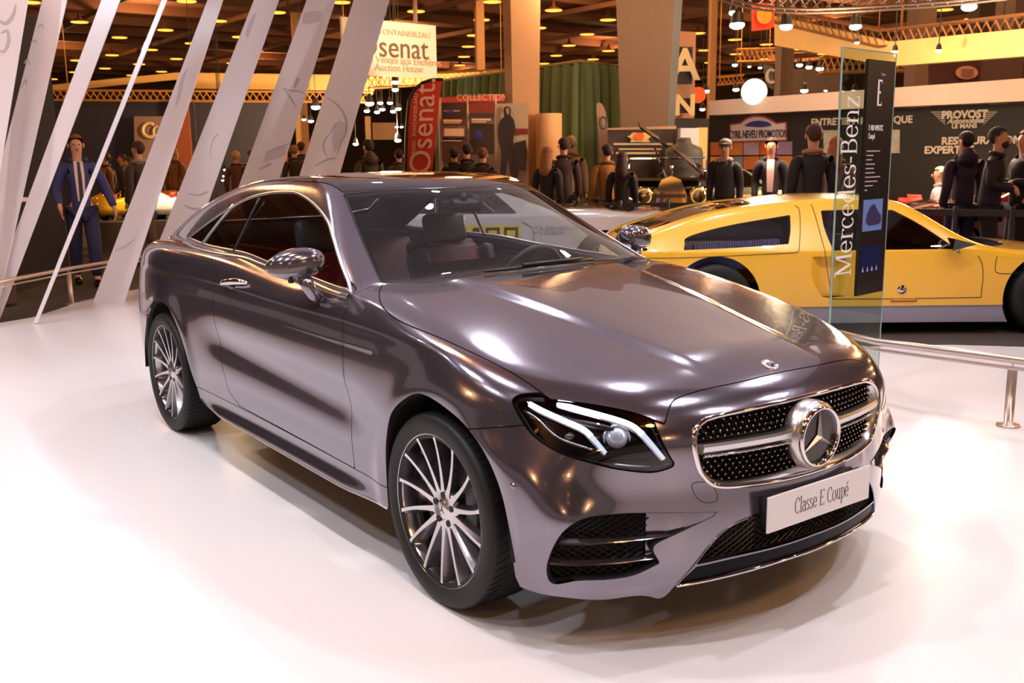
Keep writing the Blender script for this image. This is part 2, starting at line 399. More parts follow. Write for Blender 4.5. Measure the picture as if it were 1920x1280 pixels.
HEAD = crisp([(.370,.844,.799),(.364,.862,.786),(.378,.868,.77),(.407,.870,.743),(.449,.865,.705),(.498,.851,.677),(.562,.814,.649),(.616,.757,.629),(.658,.690,.609),(.703,.602,.593),(.728,.553,.600),(.739,.534,.612),(.734,.546,.636),(.719,.568,.688),(.679,.569,.752),(.589,.650,.783),(.503,.722,.799),(.438,.774,.808),(.392,.819,.806)], (14,))
HEADU = [((a-b)/math.sqrt(2), c) for a, b, c in HEAD]
DOOR = crisp([(-.737,1.02),(-.72,1.0),(-.692,.856),(-.671,.749),(-.664,.70),(-.640,.60),(-.612,.468),(-.600,.36),(-.604,.338),(-1.2,.345),(-1.74,.352),(-1.82,.366),(-1.911,.407),(-1.965,.489),(-1.998,.537),(-2.05,.66),(-2.072,.741),(-2.095,.85),(-2.102,.937),(-2.10,1.03),(-2.10,1.07),(-2.08,1.12),(-1.0,1.10)], (0,8,20,21,22))
ARF = [(-.334,.10),(-.336,.262),(-.325,.42),(-.306,.53),(-.250,.645),(-.119,.728),(-.021,.743),(.117,.717),(.226,.675),(.326,.604),(.392,.50),(.418,.39),(.429,.25),(.432,.10)]
ARR = [(-3.30,.05),(-3.30,.30),(-3.27,.47),(-3.181,.619),(-3.051,.713),(-2.884,.749),(-2.714,.734),(-2.56,.641),(-2.46,.52),(-2.39,.40),(-2.347,.298),(-2.32,.05)]
GRILLE = [(-.02,.750),(.20,.747),(.37,.740),(.43,.728),(.462,.703),(.472,.668),(.466,.625),(.448,.578),(.415,.541),(.379,.526),(.30,.519),(.17,.514),(-.02,.514)]
GRILLE = crisp(GRILLE, (0,12))
LOWER = crisp([(-.02,.425),(.24,.425),(.285,.413),(.335,.402),(.379,.382),(.425,.342),(.468,.285),(.33,.295),(.16,.298),(-.02,.302)], (0,6,9))
LIPB = crisp([(-.02,.297),(.16,.293),(.33,.289),(.462,.279),(.518,.222),(.42,.228),(.367,.232),(.151,.245),(-.02,.2455)], (0,3,4,8))
# side intake outline in the slanted (u,v) projection
INT3 = [(.797,.382,.446),(.74,.526,.461),(.66,.692,.471),(.632,.783,.473),(.61,.832,.452),(.584,.855,.413),(.552,.864,.349),(.536,.864,.291),(.545,.846,.250),(.594,.791,.262),(.644,.713,.262),(.686,.642,.272),(.724,.572,.305),(.716,.592,.36),(.745,.520,.395)]
INTU = crisp([((a-b)/math.sqrt(2), c) for a, b, c in INT3], (0,12))
zb = spl([-.1,.151,.367,.50,.519,.534,.58,.709,.832,.913,.94], [.246,.244,.231,.224,.222,.195,.187,.190,.205,.226,.246])
zs = spl([-4,-3.4,-2.36,-2.17,-1.6,-1.07,-.34,.2], [.30,.28,.288,.263,.249,.244,.247,.24])
V, T = HV, HT
# trim to the real underside
Yv = -V[:, 1]
low = np.where(V[:, 0] > .3, np.interp(Yv, np.linspace(0,.95,200), zb(np.linspace(0,.95,200))), zs(V[:, 0]))
V, T = clip(V, T, low-V[:, 2])
def carve(V, T, d, g=GAP):
    a = clip(V, T, d+g); b = clip(V, T, g-d); return a, b
for P_ in (ARF, ARR):
    d = np.maximum(pdist(V, P_, 'xz'), .5+V[:, 1]); V, T = clip(V, T, -d)
SHELL = (V, T)      # everything but the arches: the inner structure behind the gaps
zmask = lambda V, z: z-V[:, 2]
ws, (V, T) = carve(V, T, np.maximum(pdist(V, WS, 'xy'), zmask(V, 1.02)))
roof, (V, T) = carve(V, T, np.maximum(pdist(V, ROOFP, 'xy'), zmask(V, 1.1)))
rear, (V, T) = carve(V, T, np.maximum(pdist(V, REARP, 'xy'), zmask(V, 1.04)))
dlo, (V, T) = carve(V, T, pdist(V, DLO, 'xz'), .001)
hood, (V, T) = carve(V, T, np.maximum(pdist(V, HOOD, 'xy'), zmask(V, .70)))
head, (V, T) = carve(V, T, np.maximum(pdist(V, HEADU, 'uv'), .2-V[:, 0]), .0025)
gr, (V, T) = carve(V, T, np.maximum(pdist(V, GRILLE, 'yz'), .5-V[:, 0]), .0)
lo_, (V, T) = carve(V, T, np.maximum(pdist(V, LOWER, 'yz'), .5-V[:, 0]), .0)
lip, (V, T) = carve(V, T, np.maximum(pdist(V, LIPB, 'yz'), .5-V[:, 0]), .0)
it, (V, T) = carve(V, T, np.maximum(pdist(V, INTU, 'uv'), .3-V[:, 0]), .0)
door, (V, T) = carve(V, T, np.maximum(pdist(V, DOOR, 'xz'), .5+V[:, 1]))
skl = lambda x: .338+.006*(-x-.6)
skirt, (V, T) = carve(V, T, np.maximum(np.maximum(V[:, 2]-skl(V[:, 0]), V[:, 0]), -2.45-V[:, 0]), .0018)
line = .681+.21*(V[:, 0]-.225)
bump, (V, T) = carve(V, T, -np.maximum(line-V[:, 2], np.minimum(V[:, 0]-.44, 9))*1.0 if 0 else np.where(V[:, 0] > .44, -.05, np.maximum(V[:, 2]-line, .12-V[:, 0])), .0018)
fend, (V, T) = carve(V, T, np.maximum(-.66-.04*sstep(V[:, 2],.70,1.0)-V[:, 0], V[:, 2]-1.045+.0*V[:, 0]), .0012)
tail, (V, T) = carve(V, T, np.maximum(pdist(V, [(-4.1,.86),(-3.75,.83),(-3.62,.86),(-3.60,.90),(-3.72,.95),(-4.1,.97)], 'xz'), .2+V[:, 1]))
side = (V, T)
inner = mat('inner_structure', (7,7,7), .7)
sV, sT = SHELL
for P_, pr_ in ((DLO, 'xz'), (WS, 'xy'), (ROOFP, 'xy'), (REARP, 'xy')):
    d = pdist(sV, P_, pr_); d = np.maximum(d, zmask(sV, 1.0)); sV, sT = clip(sV, sT, -.012-d*1.0 if 0 else -(d+.010))
for P_, pr_ in ((HEADU, 'uv'), (GRILLE, 'yz'), (LOWER, 'yz'), (INTU, 'uv')):
    d = np.maximum(pdist(sV, P_, pr_), .3-sV[:, 0]); sV, sT = clip(sV, sT, -(d+.004))
panel('inner_shell', sV, sT, inner, car, off=-.013, flange=.02, both=True, custom=False)
panel('hood', *hood, PAINT, car, both=True)['label'] = 'long grey hood with two raised power lines'
panel('windshield', *ws, GLASSW, car, both=True, flange=0)
panel('roof_panel', *roof, BLACKG, car, both=True)['label'] = 'gloss black glass roof panel'
panel('rear_window', *rear, GLASSR, car, both=True, flange=0)
fb = panel('front_bumper', *bump, PAINT, car, both=True)
panel('front_lip', *lip, mat('lip_black', (12,9,16), .4, 0, 0, spec=.12), car, both=True, off=-.006)['label'] = 'gloss black lower lip'
for s in (1, -1):
    panel('door', *door, PAINT, car, side=s); panel('front_fender', *fend, PAINT, car, side=s)
    panel('side_skirt', *skirt, PAINT, car, side=s); panel('body_side', *side, PAINT, car, side=s)
    panel('side_window', *dlo, GLASSS, car, side=s, flange=0)
    panel('tail_light', *tail, mat('red_lens', (120,8,10), .1, 0, 1), car, side=s)
    panel('headlight_lens', *head, LENS, car, side=s, flange=0)['label'] = 'clear headlight lens'
def surfpt(poly, proj, n=5, closed=True, off=0):
    """lift an outline onto the body surface (right side)"""
    p = catmull(poly, n, closed); out = []
    P = np.zeros((len(p), 3)); D = np.zeros_like(P)
    if proj == 'xy': P[:, 0] = p[:, 0]; P[:, 1] = -p[:, 1]; P[:, 2] = .3; D[:, 2] = 1
    elif proj == 'xz': P[:, 0] = p[:, 0]; P[:, 2] = p[:, 1]; D[:, 1] = -1
    elif proj == 'yz': P[:, 1] = -p[:, 0]; P[:, 2] = p[:, 1]; P[:, 0] = 0; D[:, 0] = 1
    else:
        P[:, 0] = p[:, 0]/math.sqrt(2); P[:, 1] = p[:, 0]/math.sqrt(2); P[:, 2] = p[:, 1]; D[:, 0] = D[:, 1] = 1/math.sqrt(2); D[:, 1] *= -1
    X = cast(P, D, t0=.05 if proj != 'xz' else .3, tm=1.6)
    return X+nrm(X)*off if off else X
def mir(P): return np.asarray(P)*[1, -1, 1]
def strip(name, line, w0, w1, m, parent, off0=.002, off1=.004, mirror=True, closed=False, up=None):
    """flat ribbon following a 3-D line on the body, between offsets w0..w1 across the line, rounded section"""
    L = np.asarray(line, float); N = nrm(L); tg = np.gradient(L, axis=0)
    if closed: tg = np.roll(L, -1, 0)-np.roll(L, 1, 0)
    tg /= np.linalg.norm(tg, axis=1, keepdims=True)+1e-9; B = np.cross(N, tg)
    prof = [(w0, -.006), (w0, off0), (w0+(w1-w0)*.2, off1), (w0+(w1-w0)*.8, off1), (w1, off0), (w1, -.006)]
    for s in ((1, -1) if mirror else (1,)):
        V = []; F = []; k = len(prof)
        for i in range(len(L)):
            for a, b in prof: V.append((L[i]+B[i]*a+N[i]*b)*[1, s, 1])
        n = len(L)
        for i in range(n if closed else n-1):
            j = (i+1) % n
            for q in range(k-1):
                fc = (i*k+q, i*k+q+1, j*k+q+1, j*k+q); F.append(fc if s > 0 else fc[::-1])
        o = obj(name, V, F, m, parent, True)
    return o
# window surround, belt strip, glass divider
dl = surfpt(DLO, 'xz', 5)
strip('window_trim', dl, -.016, .0, SATIN, car, closed=True)['label'] = 'satin window surround'
for s in (1, -1):
    MB().tube([(-2.115+.003*i, s*-(.7735-.0212*i), 1.07+.038*i) for i in range(8)], .007, 8).build('window_divider', BLACKP, car, True)
    MB().tube([np.array(p)*[1, s, 1] for p in surfpt([(-2.63,1.075),(-2.55,1.17),(-2.44,1.29)], 'xz', 4, False, .002)], .008, 8).build('quarter_window_bar', SATIN, car, True)
# ------------------------------------------------ grille
SP = snap
gv, gt = gr
gvs = snap(gv)
panel('grille_backing', gv, gt, mat('grille_black', (9,8,9), .3), car, both=True, off=-.045, flange=-.05)
go = surfpt(GRILLE, 'yz', 6); go = go[go[:, 1] <= 1e-3]; go = np.concatenate([go, mir(go[::-1])[1:-1]])
mb = MB(); mb.tube([p+np.array([.002,0,0]) for p in go], .0085, 10, closed=True)
o = mb.build('grille_frame', CHROME, car, True); o['label'] = 'chrome grille frame'
# lower part of the frame is a broad satin band
low_ = [p for p in go if p[2] < .70]
def band(name, poly, a, b, m, depth):
    V = []; F = []
    c = np.array([0, 0, .63])
    for p in poly:
        d = (p-np.array([p[0], 0, .635])); d /= np.linalg.norm(d)
        V += [p+d*a+np.array([.004,0,0]), p+d*(a+b)/2+np.array([.003,0,0]), p+d*b+np.array([-depth,0,0])]
    n = len(poly)
    for i in range(n-1):
        for k in range(2): F.append((i*3+k, (i+1)*3+k, (i+1)*3+k+1, i*3+k+1))
    return obj(name, V, F, m, car, True)
gl = [p for p in go if p[1] <= 0 and p[2] < .71]; gl2 = [p for p in go if p[1] > 0 and p[2] < .71]
seq = sorted([p for p in go if p[2] < .72], key=lambda p: math.atan2(p[2]-.75, p[1]))
band('grille_lower_band', seq, .004, -.030, SATIN, .022)
# diamond pins: chrome heads on a dark lattice
def gx(y, z): return float(cast(np.array([[0., -abs(y), z]]), np.array([[1., 0, 0]]))[0, 0])
GP = catmull(GRILLE, 4)
pins = MB(); lat = MB(); ys = []; row = 0; z = .527
P_ = []
while z < .745:
    y = (.0125 if row % 2 else 0)
    while y < .47: P_.append((y, z)); y += .025
    z += .0152; row += 1
P_ = np.array(P_); dd = sdpoly(P_, GP); P_ = P_[(dd < -.016)]
X = cast(np.stack([0*P_[:, 0], -P_[:, 0], P_[:, 1]], 1), np.tile([1., 0, 0], (len(P_), 1)))[:, 0]-.018
for (y, z), x in zip(P_, X):
    if math.hypot(y, z-.632) < .10 or (abs(z-.646) < .026): continue
    for s in ((1, -1) if y > 0 else (1,)):
        pins.ball((x, s*-y, z), (.004, .0036, .0036), 8, 5)
        lat.tube([(x-.004, -s*y, z), (x-.022, -s*y, z)], (.0045, .007), 6, cap=False)
        for dy, dz in ((.0125, .0152), (-.0125, .0152)): lat.tube([(x-.012, -s*y, z), (x-.012, -s*(y)+dy, z+dz)], .0016, 4, cap=False)
o = pins.build('grille_pin', mat('pin_chrome', (190,170,165), .15, 1), car, True); o.name = 'grille_pins_row'; o.name = 'diamond_grille'; lat.build('grille_lattice', BLACKG, car)
# central bar and star
def lring(y, z, o): return [gx(y, z)+o, y, z]
for s in (1, -1):
    V = []; F = []; n = 14
    for i in range(n):
        y = .075+(.445-.075)*i/(n-1); k = 1-i/(n-1); x = gx(y, .645); ht = .019+.016*max(0, 1-i/3.5)**2; hb = .017+.020*max(0, 1-i/3.5)**2
        zc = .647
        for a, b in ((-.035, ht*.8), (.002, ht), (.008, ht*.55), (.004, -hb*.35), (-.004, -hb*.8), (-.035, -hb*.8)): V.append((x+a, -s*y, zc+b))
    for i in range(n-1):
        for q in range(5):
            fc = (i*6+q, (i+1)*6+q, (i+1)*6+q+1, i*6+q+1); F.append(fc[::-1] if s > 0 else fc)
    F.append(tuple(range(6)) if s < 0 else tuple(range(5, -1, -1))); F.append(tuple((n-1)*6+q for q in (range(5, -1, -1) if s < 0 else range(6))))
    o = obj('grille_bar', V, F, SATIN, car, False)
    MB().tube([(gx(.09+.35*i/9, .628)+.004, -s*(.09+.35*i/9), .6285) for i in range(10)], .0035, 8).build('grille_bar_edge', CHROME, car, True)
XS = .862
star = bpy.data.objects.new('star_emblem', None); link(star, car)
MB().lathe([(.112,-.06),(.114,-.03),(.110,-.008),(.100,.0)], 56, (XS-.004,0,.632), 'x').build('emblem_housing', SATIN, star, True)
MB().lathe([(.100,-.006),(.1005,.004),(.097,.010),(.091,.010),(.0875,.004),(.0875,-.008)], 56, (XS,0,.632), 'x').build('emblem_ring', CHROME, star, True)
MB().lathe([(.0001,-.004),(.088,-.006)], 56, (XS,0,.632), 'x').build('emblem_disc', mat('emblem_black', (16,8,14), .25, 0, .3), star)
def tristar(R, r, h, c, ex, ey, ez):
    """three-pointed star; ex outwards, ey/ez in plane (ez up)"""
    c = Vector(c); ex, ey, ez = Vector(ex), Vector(ey), Vector(ez); V = [c+ex*h]; F = []
    for i in range(6):
        a = math.pi/2+i*math.pi/3; q = R if i % 2 == 0 else r
        V.append(c+(ey*math.cos(a)+ez*math.sin(a))*q)
    for i in range(6): F.append((0, 1+i, 1+(i+1) % 6))
    return V, F
v_, f_ = tristar(.088, .0125, .012, (XS-.001,0,.632), (1,0,0), (0,1,0), (0,0,1)); obj('emblem_star', v_, f_, SATIN, star)
# hood badge
bp = surfpt([(.655,0.001),(.656,0.001)], 'xy', 2, False)[0]; bn = nrm(bp[None])[0]; bp = np.array([bp[0], 0, bp[2]]); ez_ = np.array([-bn[2], 0, bn[0]])
Rb = Matrix(((ez_[0],0,bn[0]),(0,1,0),(ez_[2],0,bn[2])))
bd = bpy.data.objects.new('hood_badge', None); link(bd, car)
MB().lathe([(.030,-.002),(.030,.003),(.026,.005),(.0255,.0035),(.019,.0035),(.0185,.005),(.0165,.005),(.016,.0035),(.0001,.0035)], 40, bp, 'z', Rb).build('badge_disc', CHROME, bd, True)
v_, f_ = tristar(.0165, .003, .004, Vector(bp)+Vector(bn)*.0035, bn, (0,1,0), -ez_ if ez_[0] > 0 else ez_); obj('badge_star', v_, f_, BLACKP, bd)
# ------------------------------------------------ lower intake, side intakes
MESHM = mat('intake_mesh', (30,27,28), .35, .3)
def latticework(name, polys, proj, off, parent, pitch=.022, r=.0022, side=(1, -1), dy=1.0):
    for s in side:
        mb = MB(); poly = catmull(polys, 4); a0, b0 = poly.min(0); a1, b1 = poly.max(0)
        for sg in (1, -1):
            c = -3.0
            while c < 3:
                pts = []
                for t in np.arange(a0-.3, a1+.3, .006): pts.append((t, b0+sg*(t-c)*.62*dy))
                Q = np.array(pts); m = (sdpoly(Q, poly) < .002) & (Q[:, 1] > b0-.01) & (Q[:, 1] < b1+.01)
                i = 0
                while i < len(Q):
                    if m[i]:
                        j = i
                        while j+1 < len(Q) and m[j+1]: j += 1
                        if j > i:
                            q = Q[i:j+1:2] if j-i > 3 else Q[[i, j]]
                            if proj == 'yz': P = np.stack([0*q[:, 0], -np.abs(q[:, 0]), q[:, 1]], 1); D = np.tile([1., 0, 0], (len(q), 1)); X = cast(P, D)
                            else: P = np.stack([q[:, 0]/math.sqrt(2), q[:, 0]/math.sqrt(2), q[:, 1]], 1); D = np.tile([1/math.sqrt(2), -1/math.sqrt(2), 0], (len(q), 1)); X = cast(P, D)
                            X = X+nrm(X)*off
                            mb.tube([p*np.array([1, s, 1]) for p in X], r, 4, cap=False)
                        i = j+1
                    else: i += 1
                c += pitch
        o = mb.build(name, MESHM, parent)
    return o
panel('lower_intake', *lo_, DARK, car, both=True, off=-.06, flange=-.06)
latticework('lower_intake_mesh', [p for p in LOWER], 'yz', -.02, car, .030, .0026)
panel('side_intake', *it, DARK, car, side=1, off=-.055, flange=-.057); panel('side_intake', *it, DARK, car, side=-1, off=-.055, flange=-.057)
U = lambda a, b, c: ((a-b)/math.sqrt(2), c)
INTM = [U(.70,.60,.455),U(.66,.692,.462),U(.632,.783,.463),U(.61,.832,.445),U(.584,.855,.413),U(.552,.864,.349),U(.536,.864,.291),U(.55,.84,.262),U(.594,.791,.268),U(.644,.713,.268),U(.686,.642,.278),U(.70,.61,.31),U(.705,.60,.40)]
latticework('side_intake_mesh', INTM, 'uv', -.028, car, .032, .0026)
# painted cheek that closes the inboard end of each side intake, and two blades
def patch(name, T3, m, parent, flat=None):
    for s in (1, -1): obj(name, [np.array(p)*[1, s, 1] for p in T3[0]], [q if s > 0 else q[::-1] for q in T3[1]], m, parent, True)
cuts = clip(it[0], it[1], .03-((it[0][:, 0]+it[0][:, 1])/math.sqrt(2)) if 0 else (.075-((it[0][:, 0]+it[0][:, 1])/math.sqrt(2))))
cv, ct = cuts
if len(ct):
    u_ = (cv[:, 0]+cv[:, 1])/math.sqrt(2); cv = snap(cv); Nn = nrm(cv); dep = .040*(1-sstep(u_, .075, .26)); cv2 = cv-Nn*dep[:, None]
    for s in (1, -1): obj('intake_cheek', cv2*[1, s, 1], ct if s > 0 else ct[:, ::-1], PAINT, car, True)
def blade(pts, h0, h1):
    L = catmull(pts, 5, False); X = L.copy(); n = len(X); N = nrm(X); V = []; F = []
    for i in range(n):
        t = i/(n-1); h = h0*(1-t)+h1*t; w = .045*(1-t)+.004
        for a, b in ((-.005, 0), (-.007, h*.35), (-.02, h), (-w-.015, h*1.15), (-w-.015, -h*.4), (-.02, -h*.35)): V.append(X[i]+N[i]*a+np.array([0,0,1])*b)
    for i in range(n-1):
        for q in range(6): F.append((i*6+q, i*6+(q+1) % 6, (i+1)*6+(q+1) % 6, (i+1)*6+q))
    F.append((0,1,2,3,4,5)); F.append(tuple((n-1)*6+q for q in (5,4,3,2,1,0)))
    for s in (1, -1): obj('intake_blade', [np.array(v)*[1, s, 1] for v in V], [q if s < 0 else q[::-1] for q in F], PAINT, car)
def onbody(p): return cast(np.array([[p[0]-.3, p[1]+.3, p[2]]]), np.array([[.7071, -.7071, 0]]), t0=.05)[0]
blade([onbody(p) for p in ((.59,-.86,.385),(.63,-.80,.380),(.67,-.71,.379),(.71,-.61,.382),(.75,-.51,.388))], .012, .004)
blade([onbody(p) for p in ((.55,-.865,.312),(.60,-.80,.308),(.66,-.70,.309),(.70,-.62,.315),(.728,-.568,.318))], .012, .004)
se = surfpt([(-2.33,.290),(-2.17,.2655),(-1.6,.2515),(-1.07,.2465),(-.345,.2495)], 'xz', 8, False, .001)
for s in (1, -1): MB().tube([p*np.array([1, s, 1]) for p in se], .0035, 6).build('skirt_edge', SATIN, car, True)
# chrome edge of the lip, bumper crease trim
le = surfpt([(-.0,.2455),(.151,.245),(.367,.232),(.42,.228),(.515,.222)], 'yz', 8, False)
le = np.concatenate([le[::-1], mir(le)[1:]]); MB().tube([p+np.array([.0,0,-.002]) for p in le], .0055, 8).build('lip_chrome_edge', CHROME, car, True)
for s in (1, -1): MB().tube([np.array(p)*[1, s, 1] for p in surfpt([(.518,.222),(.468,.287),(.425,.342),(.379,.384),(.335,.404),(.285,.415)], 'yz', 5, False)], .0035, 6).build('wing_edge', PAINT, car, True)
# tow-eye cover and parking sensors
for k, s in (('tow_cover', 1),):
    wc = surfpt([(.471,.544),(.46,.502),(.433,.481),(.396,.483),(.398,.515),(.423,.542)], 'yz', 5, True, .0003)
    MB().tube(list(wc), .0012, 5, closed=True).build(k, DARK, car)
for p in ((.436,-.912,.545), (.436,.912,.545)):
    q = snap(np.array([p]))[0]; n_ = nrm(q[None])[0]; Rq = Vector(n_).to_track_quat('Z', 'Y').to_matrix()
    MB().lathe([(.0115,-.001),(.0115,.0015),(.009,.001),(.0088,.002),(.0001,.0025)], 20, q, 'z', Rq).build('parking_sensor', PAINT, car, True)
# number plate
pl = bpy.data.objects.new('show_plate', None); link(pl, car)
PX = .876
MB().box((PX, 0, .4285), (.008, .528, .118), None, .003).build('plate_panel', mat('plate_white', (226,224,228), .35, 0, .3), pl)
MB().box((PX-.02, 0, .43), (.035, .50, .09), None, .004).build('plate_bracket', BLACKP, pl)
# ------------------------------------------------ drawn serif lettering (strokes -> flat glyph meshes)
def G_arc(cx, cy, rx, ry, a0, a1, w, thin=.35, n=14):
    L = []; R_ = []
    for i in range(n+1):
        a = math.radians(a0+(a1-a0)*i/n); c, s = math.cos(a), math.sin(a); h = w/2*(thin+(1-thin)*abs(c))
        L.append((cx+(rx+h)*c, cy+(ry+h)*s)); R_.append((cx+(rx-h)*c, cy+(ry-h)*s))
    return [[L[i], L[i+1], R_[i+1], R_[i]] for i in range(n)]
def G_seg(x0, y0, x1, y1, w):
    d = math.hypot(x1-x0, y1-y0); nx, ny = -(y1-y0)/d*w/2, (x1-x0)/d*w/2
    return [[(x0+nx, y0+ny), (x1+nx, y1+ny), (x1-nx, y1-ny), (x0-nx, y0-ny)]]
S_, H_ = .085, .035
def ser(x, y, w=.22): return G_seg(x-w/2, y, x+w/2, y, H_)
def glyph(c):
    A, S = G_arc, G_seg
    if c == 'C': return A(.34,.5,.29,.49,50,310,S_)+S(.53,.88,.53,.72,.05), .62
    if c == 'l': return S(.12,0,.12,1.04,S_)+ser(.12,.017)+ser(.08,1.03,.14), .25
    if c == 'a': return A(.22,.2,.16,.19,100,360,S_)+S(.38,.5,.38,.03,S_)+A(.24,.5,.14,.17,0,170,S_)+S(.38,.03,.46,.03,.05)+S(.2,.395,.38,.43,.045), .50
    if c == 's': return A(.19,.53,.13,.15,60,270,S_*.9)+A(.19,.2,.14,.18,-150,90,S_*.9)+S(.28,.66,.29,.56,.04)+S(.06,.14,.06,.04,.04), .40
    if c == 'e': return A(.24,.35,.19,.34,0,325,S_)+S(.07,.37,.44,.37,.045), .50
    if c == 'E': return S(.14,0,.14,1,S_)+S(.05,.98,.55,.98,H_)+S(.05,.02,.57,.02,H_)+S(.14,.52,.42,.52,H_)+S(.54,1,.54,.86,.04)+S(.56,0,.56,.15,.04)+S(.41,.58,.41,.46,.03), .66
    if c == 'o': return A(.25,.35,.2,.34,0,360,S_), .52
    if c == 'u': return S(.12,.7,.12,.2,S_)+A(.26,.2,.14,.18,180,360,S_)+S(.42,.7,.42,0,S_)+ser(.08,.69,.14)+ser(.38,.69,.14)+S(.42,.02,.52,.02,H_), .56
    if c == 'p': return S(.12,.7,.12,-.32,S_)+A(.27,.35,.16,.34,-120,120,S_)+ser(.08,.69,.14)+ser(.12,-.31), .50
    if c == '\u00e9': return glyph('e')[0]+S(.24,.80,.36,1.0,.07), .50
    if c == 'M': return S(.12,0,.12,1,.05)+S(.12,1,.42,.05,S_*1.1)+S(.42,.05,.72,1,.045)+S(.74,0,.74,1,S_*1.1)+ser(.12,.017)+ser(.74,.017)+ser(.08,.983,.16)+ser(.78,.983,.16), .88
    if c == 'r': return S(.12,0,.12,.7,S_)+ser(.12,.017)+ser(.08,.69,.14)+A(.30,.44,.18,.22,60,170,.07)+S(.36,.63,.42,.58,.09), .42
    if c == 'c': return A(.24,.35,.19,.34,45,315,S_)+S(.38,.62,.38,.52,.07), .46
    if c == 'd': return A(.22,.35,.17,.34,60,300,S_)+S(.40,0,.40,1.04,S_)+ser(.36,1.03,.14)+S(.40,.02,.50,.02,H_), .54
    if c == 'B': return S(.14,0,.14,1,S_)+S(.05,.98,.36,.98,H_)+S(.05,.02,.38,.02,H_)+S(.14,.53,.38,.53,H_)+A(.34,.755,.14,.225,-90,90,S_)+A(.36,.275,.19,.255,-90,90,S_), .64
    if c == 'n': return S(.12,0,.12,.7,S_)+ser(.12,.017)+ser(.08,.69,.14)+A(.27,.48,.14,.20,0,170,.07)+S(.42,.5,.42,0,S_)+ser(.42,.017), .56
    if c == 'z': return S(.06,.68,.40,.68,H_*1.1)+S(.05,.02,.42,.02,H_*1.1)+S(.38,.68,.08,.02,S_)+S(.06,.70,.06,.56,.03)+S(.42,0,.42,.15,.03), .47
    if c == '-': return S(.04,.34,.26,.34,.07), .32
    return [], .28
def letters(name, text, m, parent, org, ex, ey, size, squash=1.0, th=.0008, track=0, bold=1):
    global S_, H_
    S_, H_ = .085*bold, .035*bold
    org, ex, ey = Vector(org), Vector(ex).normalized(), Vector(ey).normalized(); ez = ex.cross(ey); x = 0; mb = MB()
    for c in text:
        q, w = glyph(c)
        for poly in q: mb.prism([org+ex*((a+x)*size*squash)+ey*(b*size) for a, b in poly], ez*0, ez*th)
        x += w+track
    return mb.build(name, m, parent), x*size*squash
def text(name, body, m, parent, org, ex, ey, size, th=.004, align='CENTER', sx=1.0, bold=0, shear=0):
    """built-in font turned into a real mesh, placed in world space"""
    bpy.context.view_layer.update()
    c = bpy.data.curves.new('t', 'FONT'); c.body = body; c.size = size; c.extrude = th; c.align_x = align; c.align_y = 'CENTER'; c.offset = bold; c.shear = shear; c.resolution_u = 4
    q = bpy.data.objects.new('t', c); COL.objects.link(q); dg = bpy.context.evaluated_depsgraph_get(); me = bpy.data.meshes.new_from_object(q.evaluated_get(dg)); bpy.data.objects.remove(q); bpy.data.curves.remove(c)
    me.materials.clear(); me.materials.append(m); me.name = name
    ex, ey = Vector(ex).normalized(), Vector(ey).normalized(); ez = ex.cross(ey); M = Matrix.Identity(4)
    for i in range(3): M[i][0], M[i][1], M[i][2], M[i][3] = ex[i]*sx, ey[i], ez[i], org[i]
    if parent is not None: M = parent.matrix_world.inverted() @ M
    me.transform(M); o = bpy.data.objects.new(name, me); link(o, parent)
    return o
GREYT = mat('lettering_grey', (70,68,74), .5)
_, w_ = letters('plate_lettering', 'Classe E Coup\u00e9', GREYT, None, (9,9,-9), (0,1,0), (0,0,1), .052, .82)
bpy.data.objects.remove(_)
letters('plate_lettering', 'Classe E Coup\u00e9', GREYT, pl, (PX+.0041, -w_/2+.005, .405), (0,1,0), (0,0,1), .052, .82)
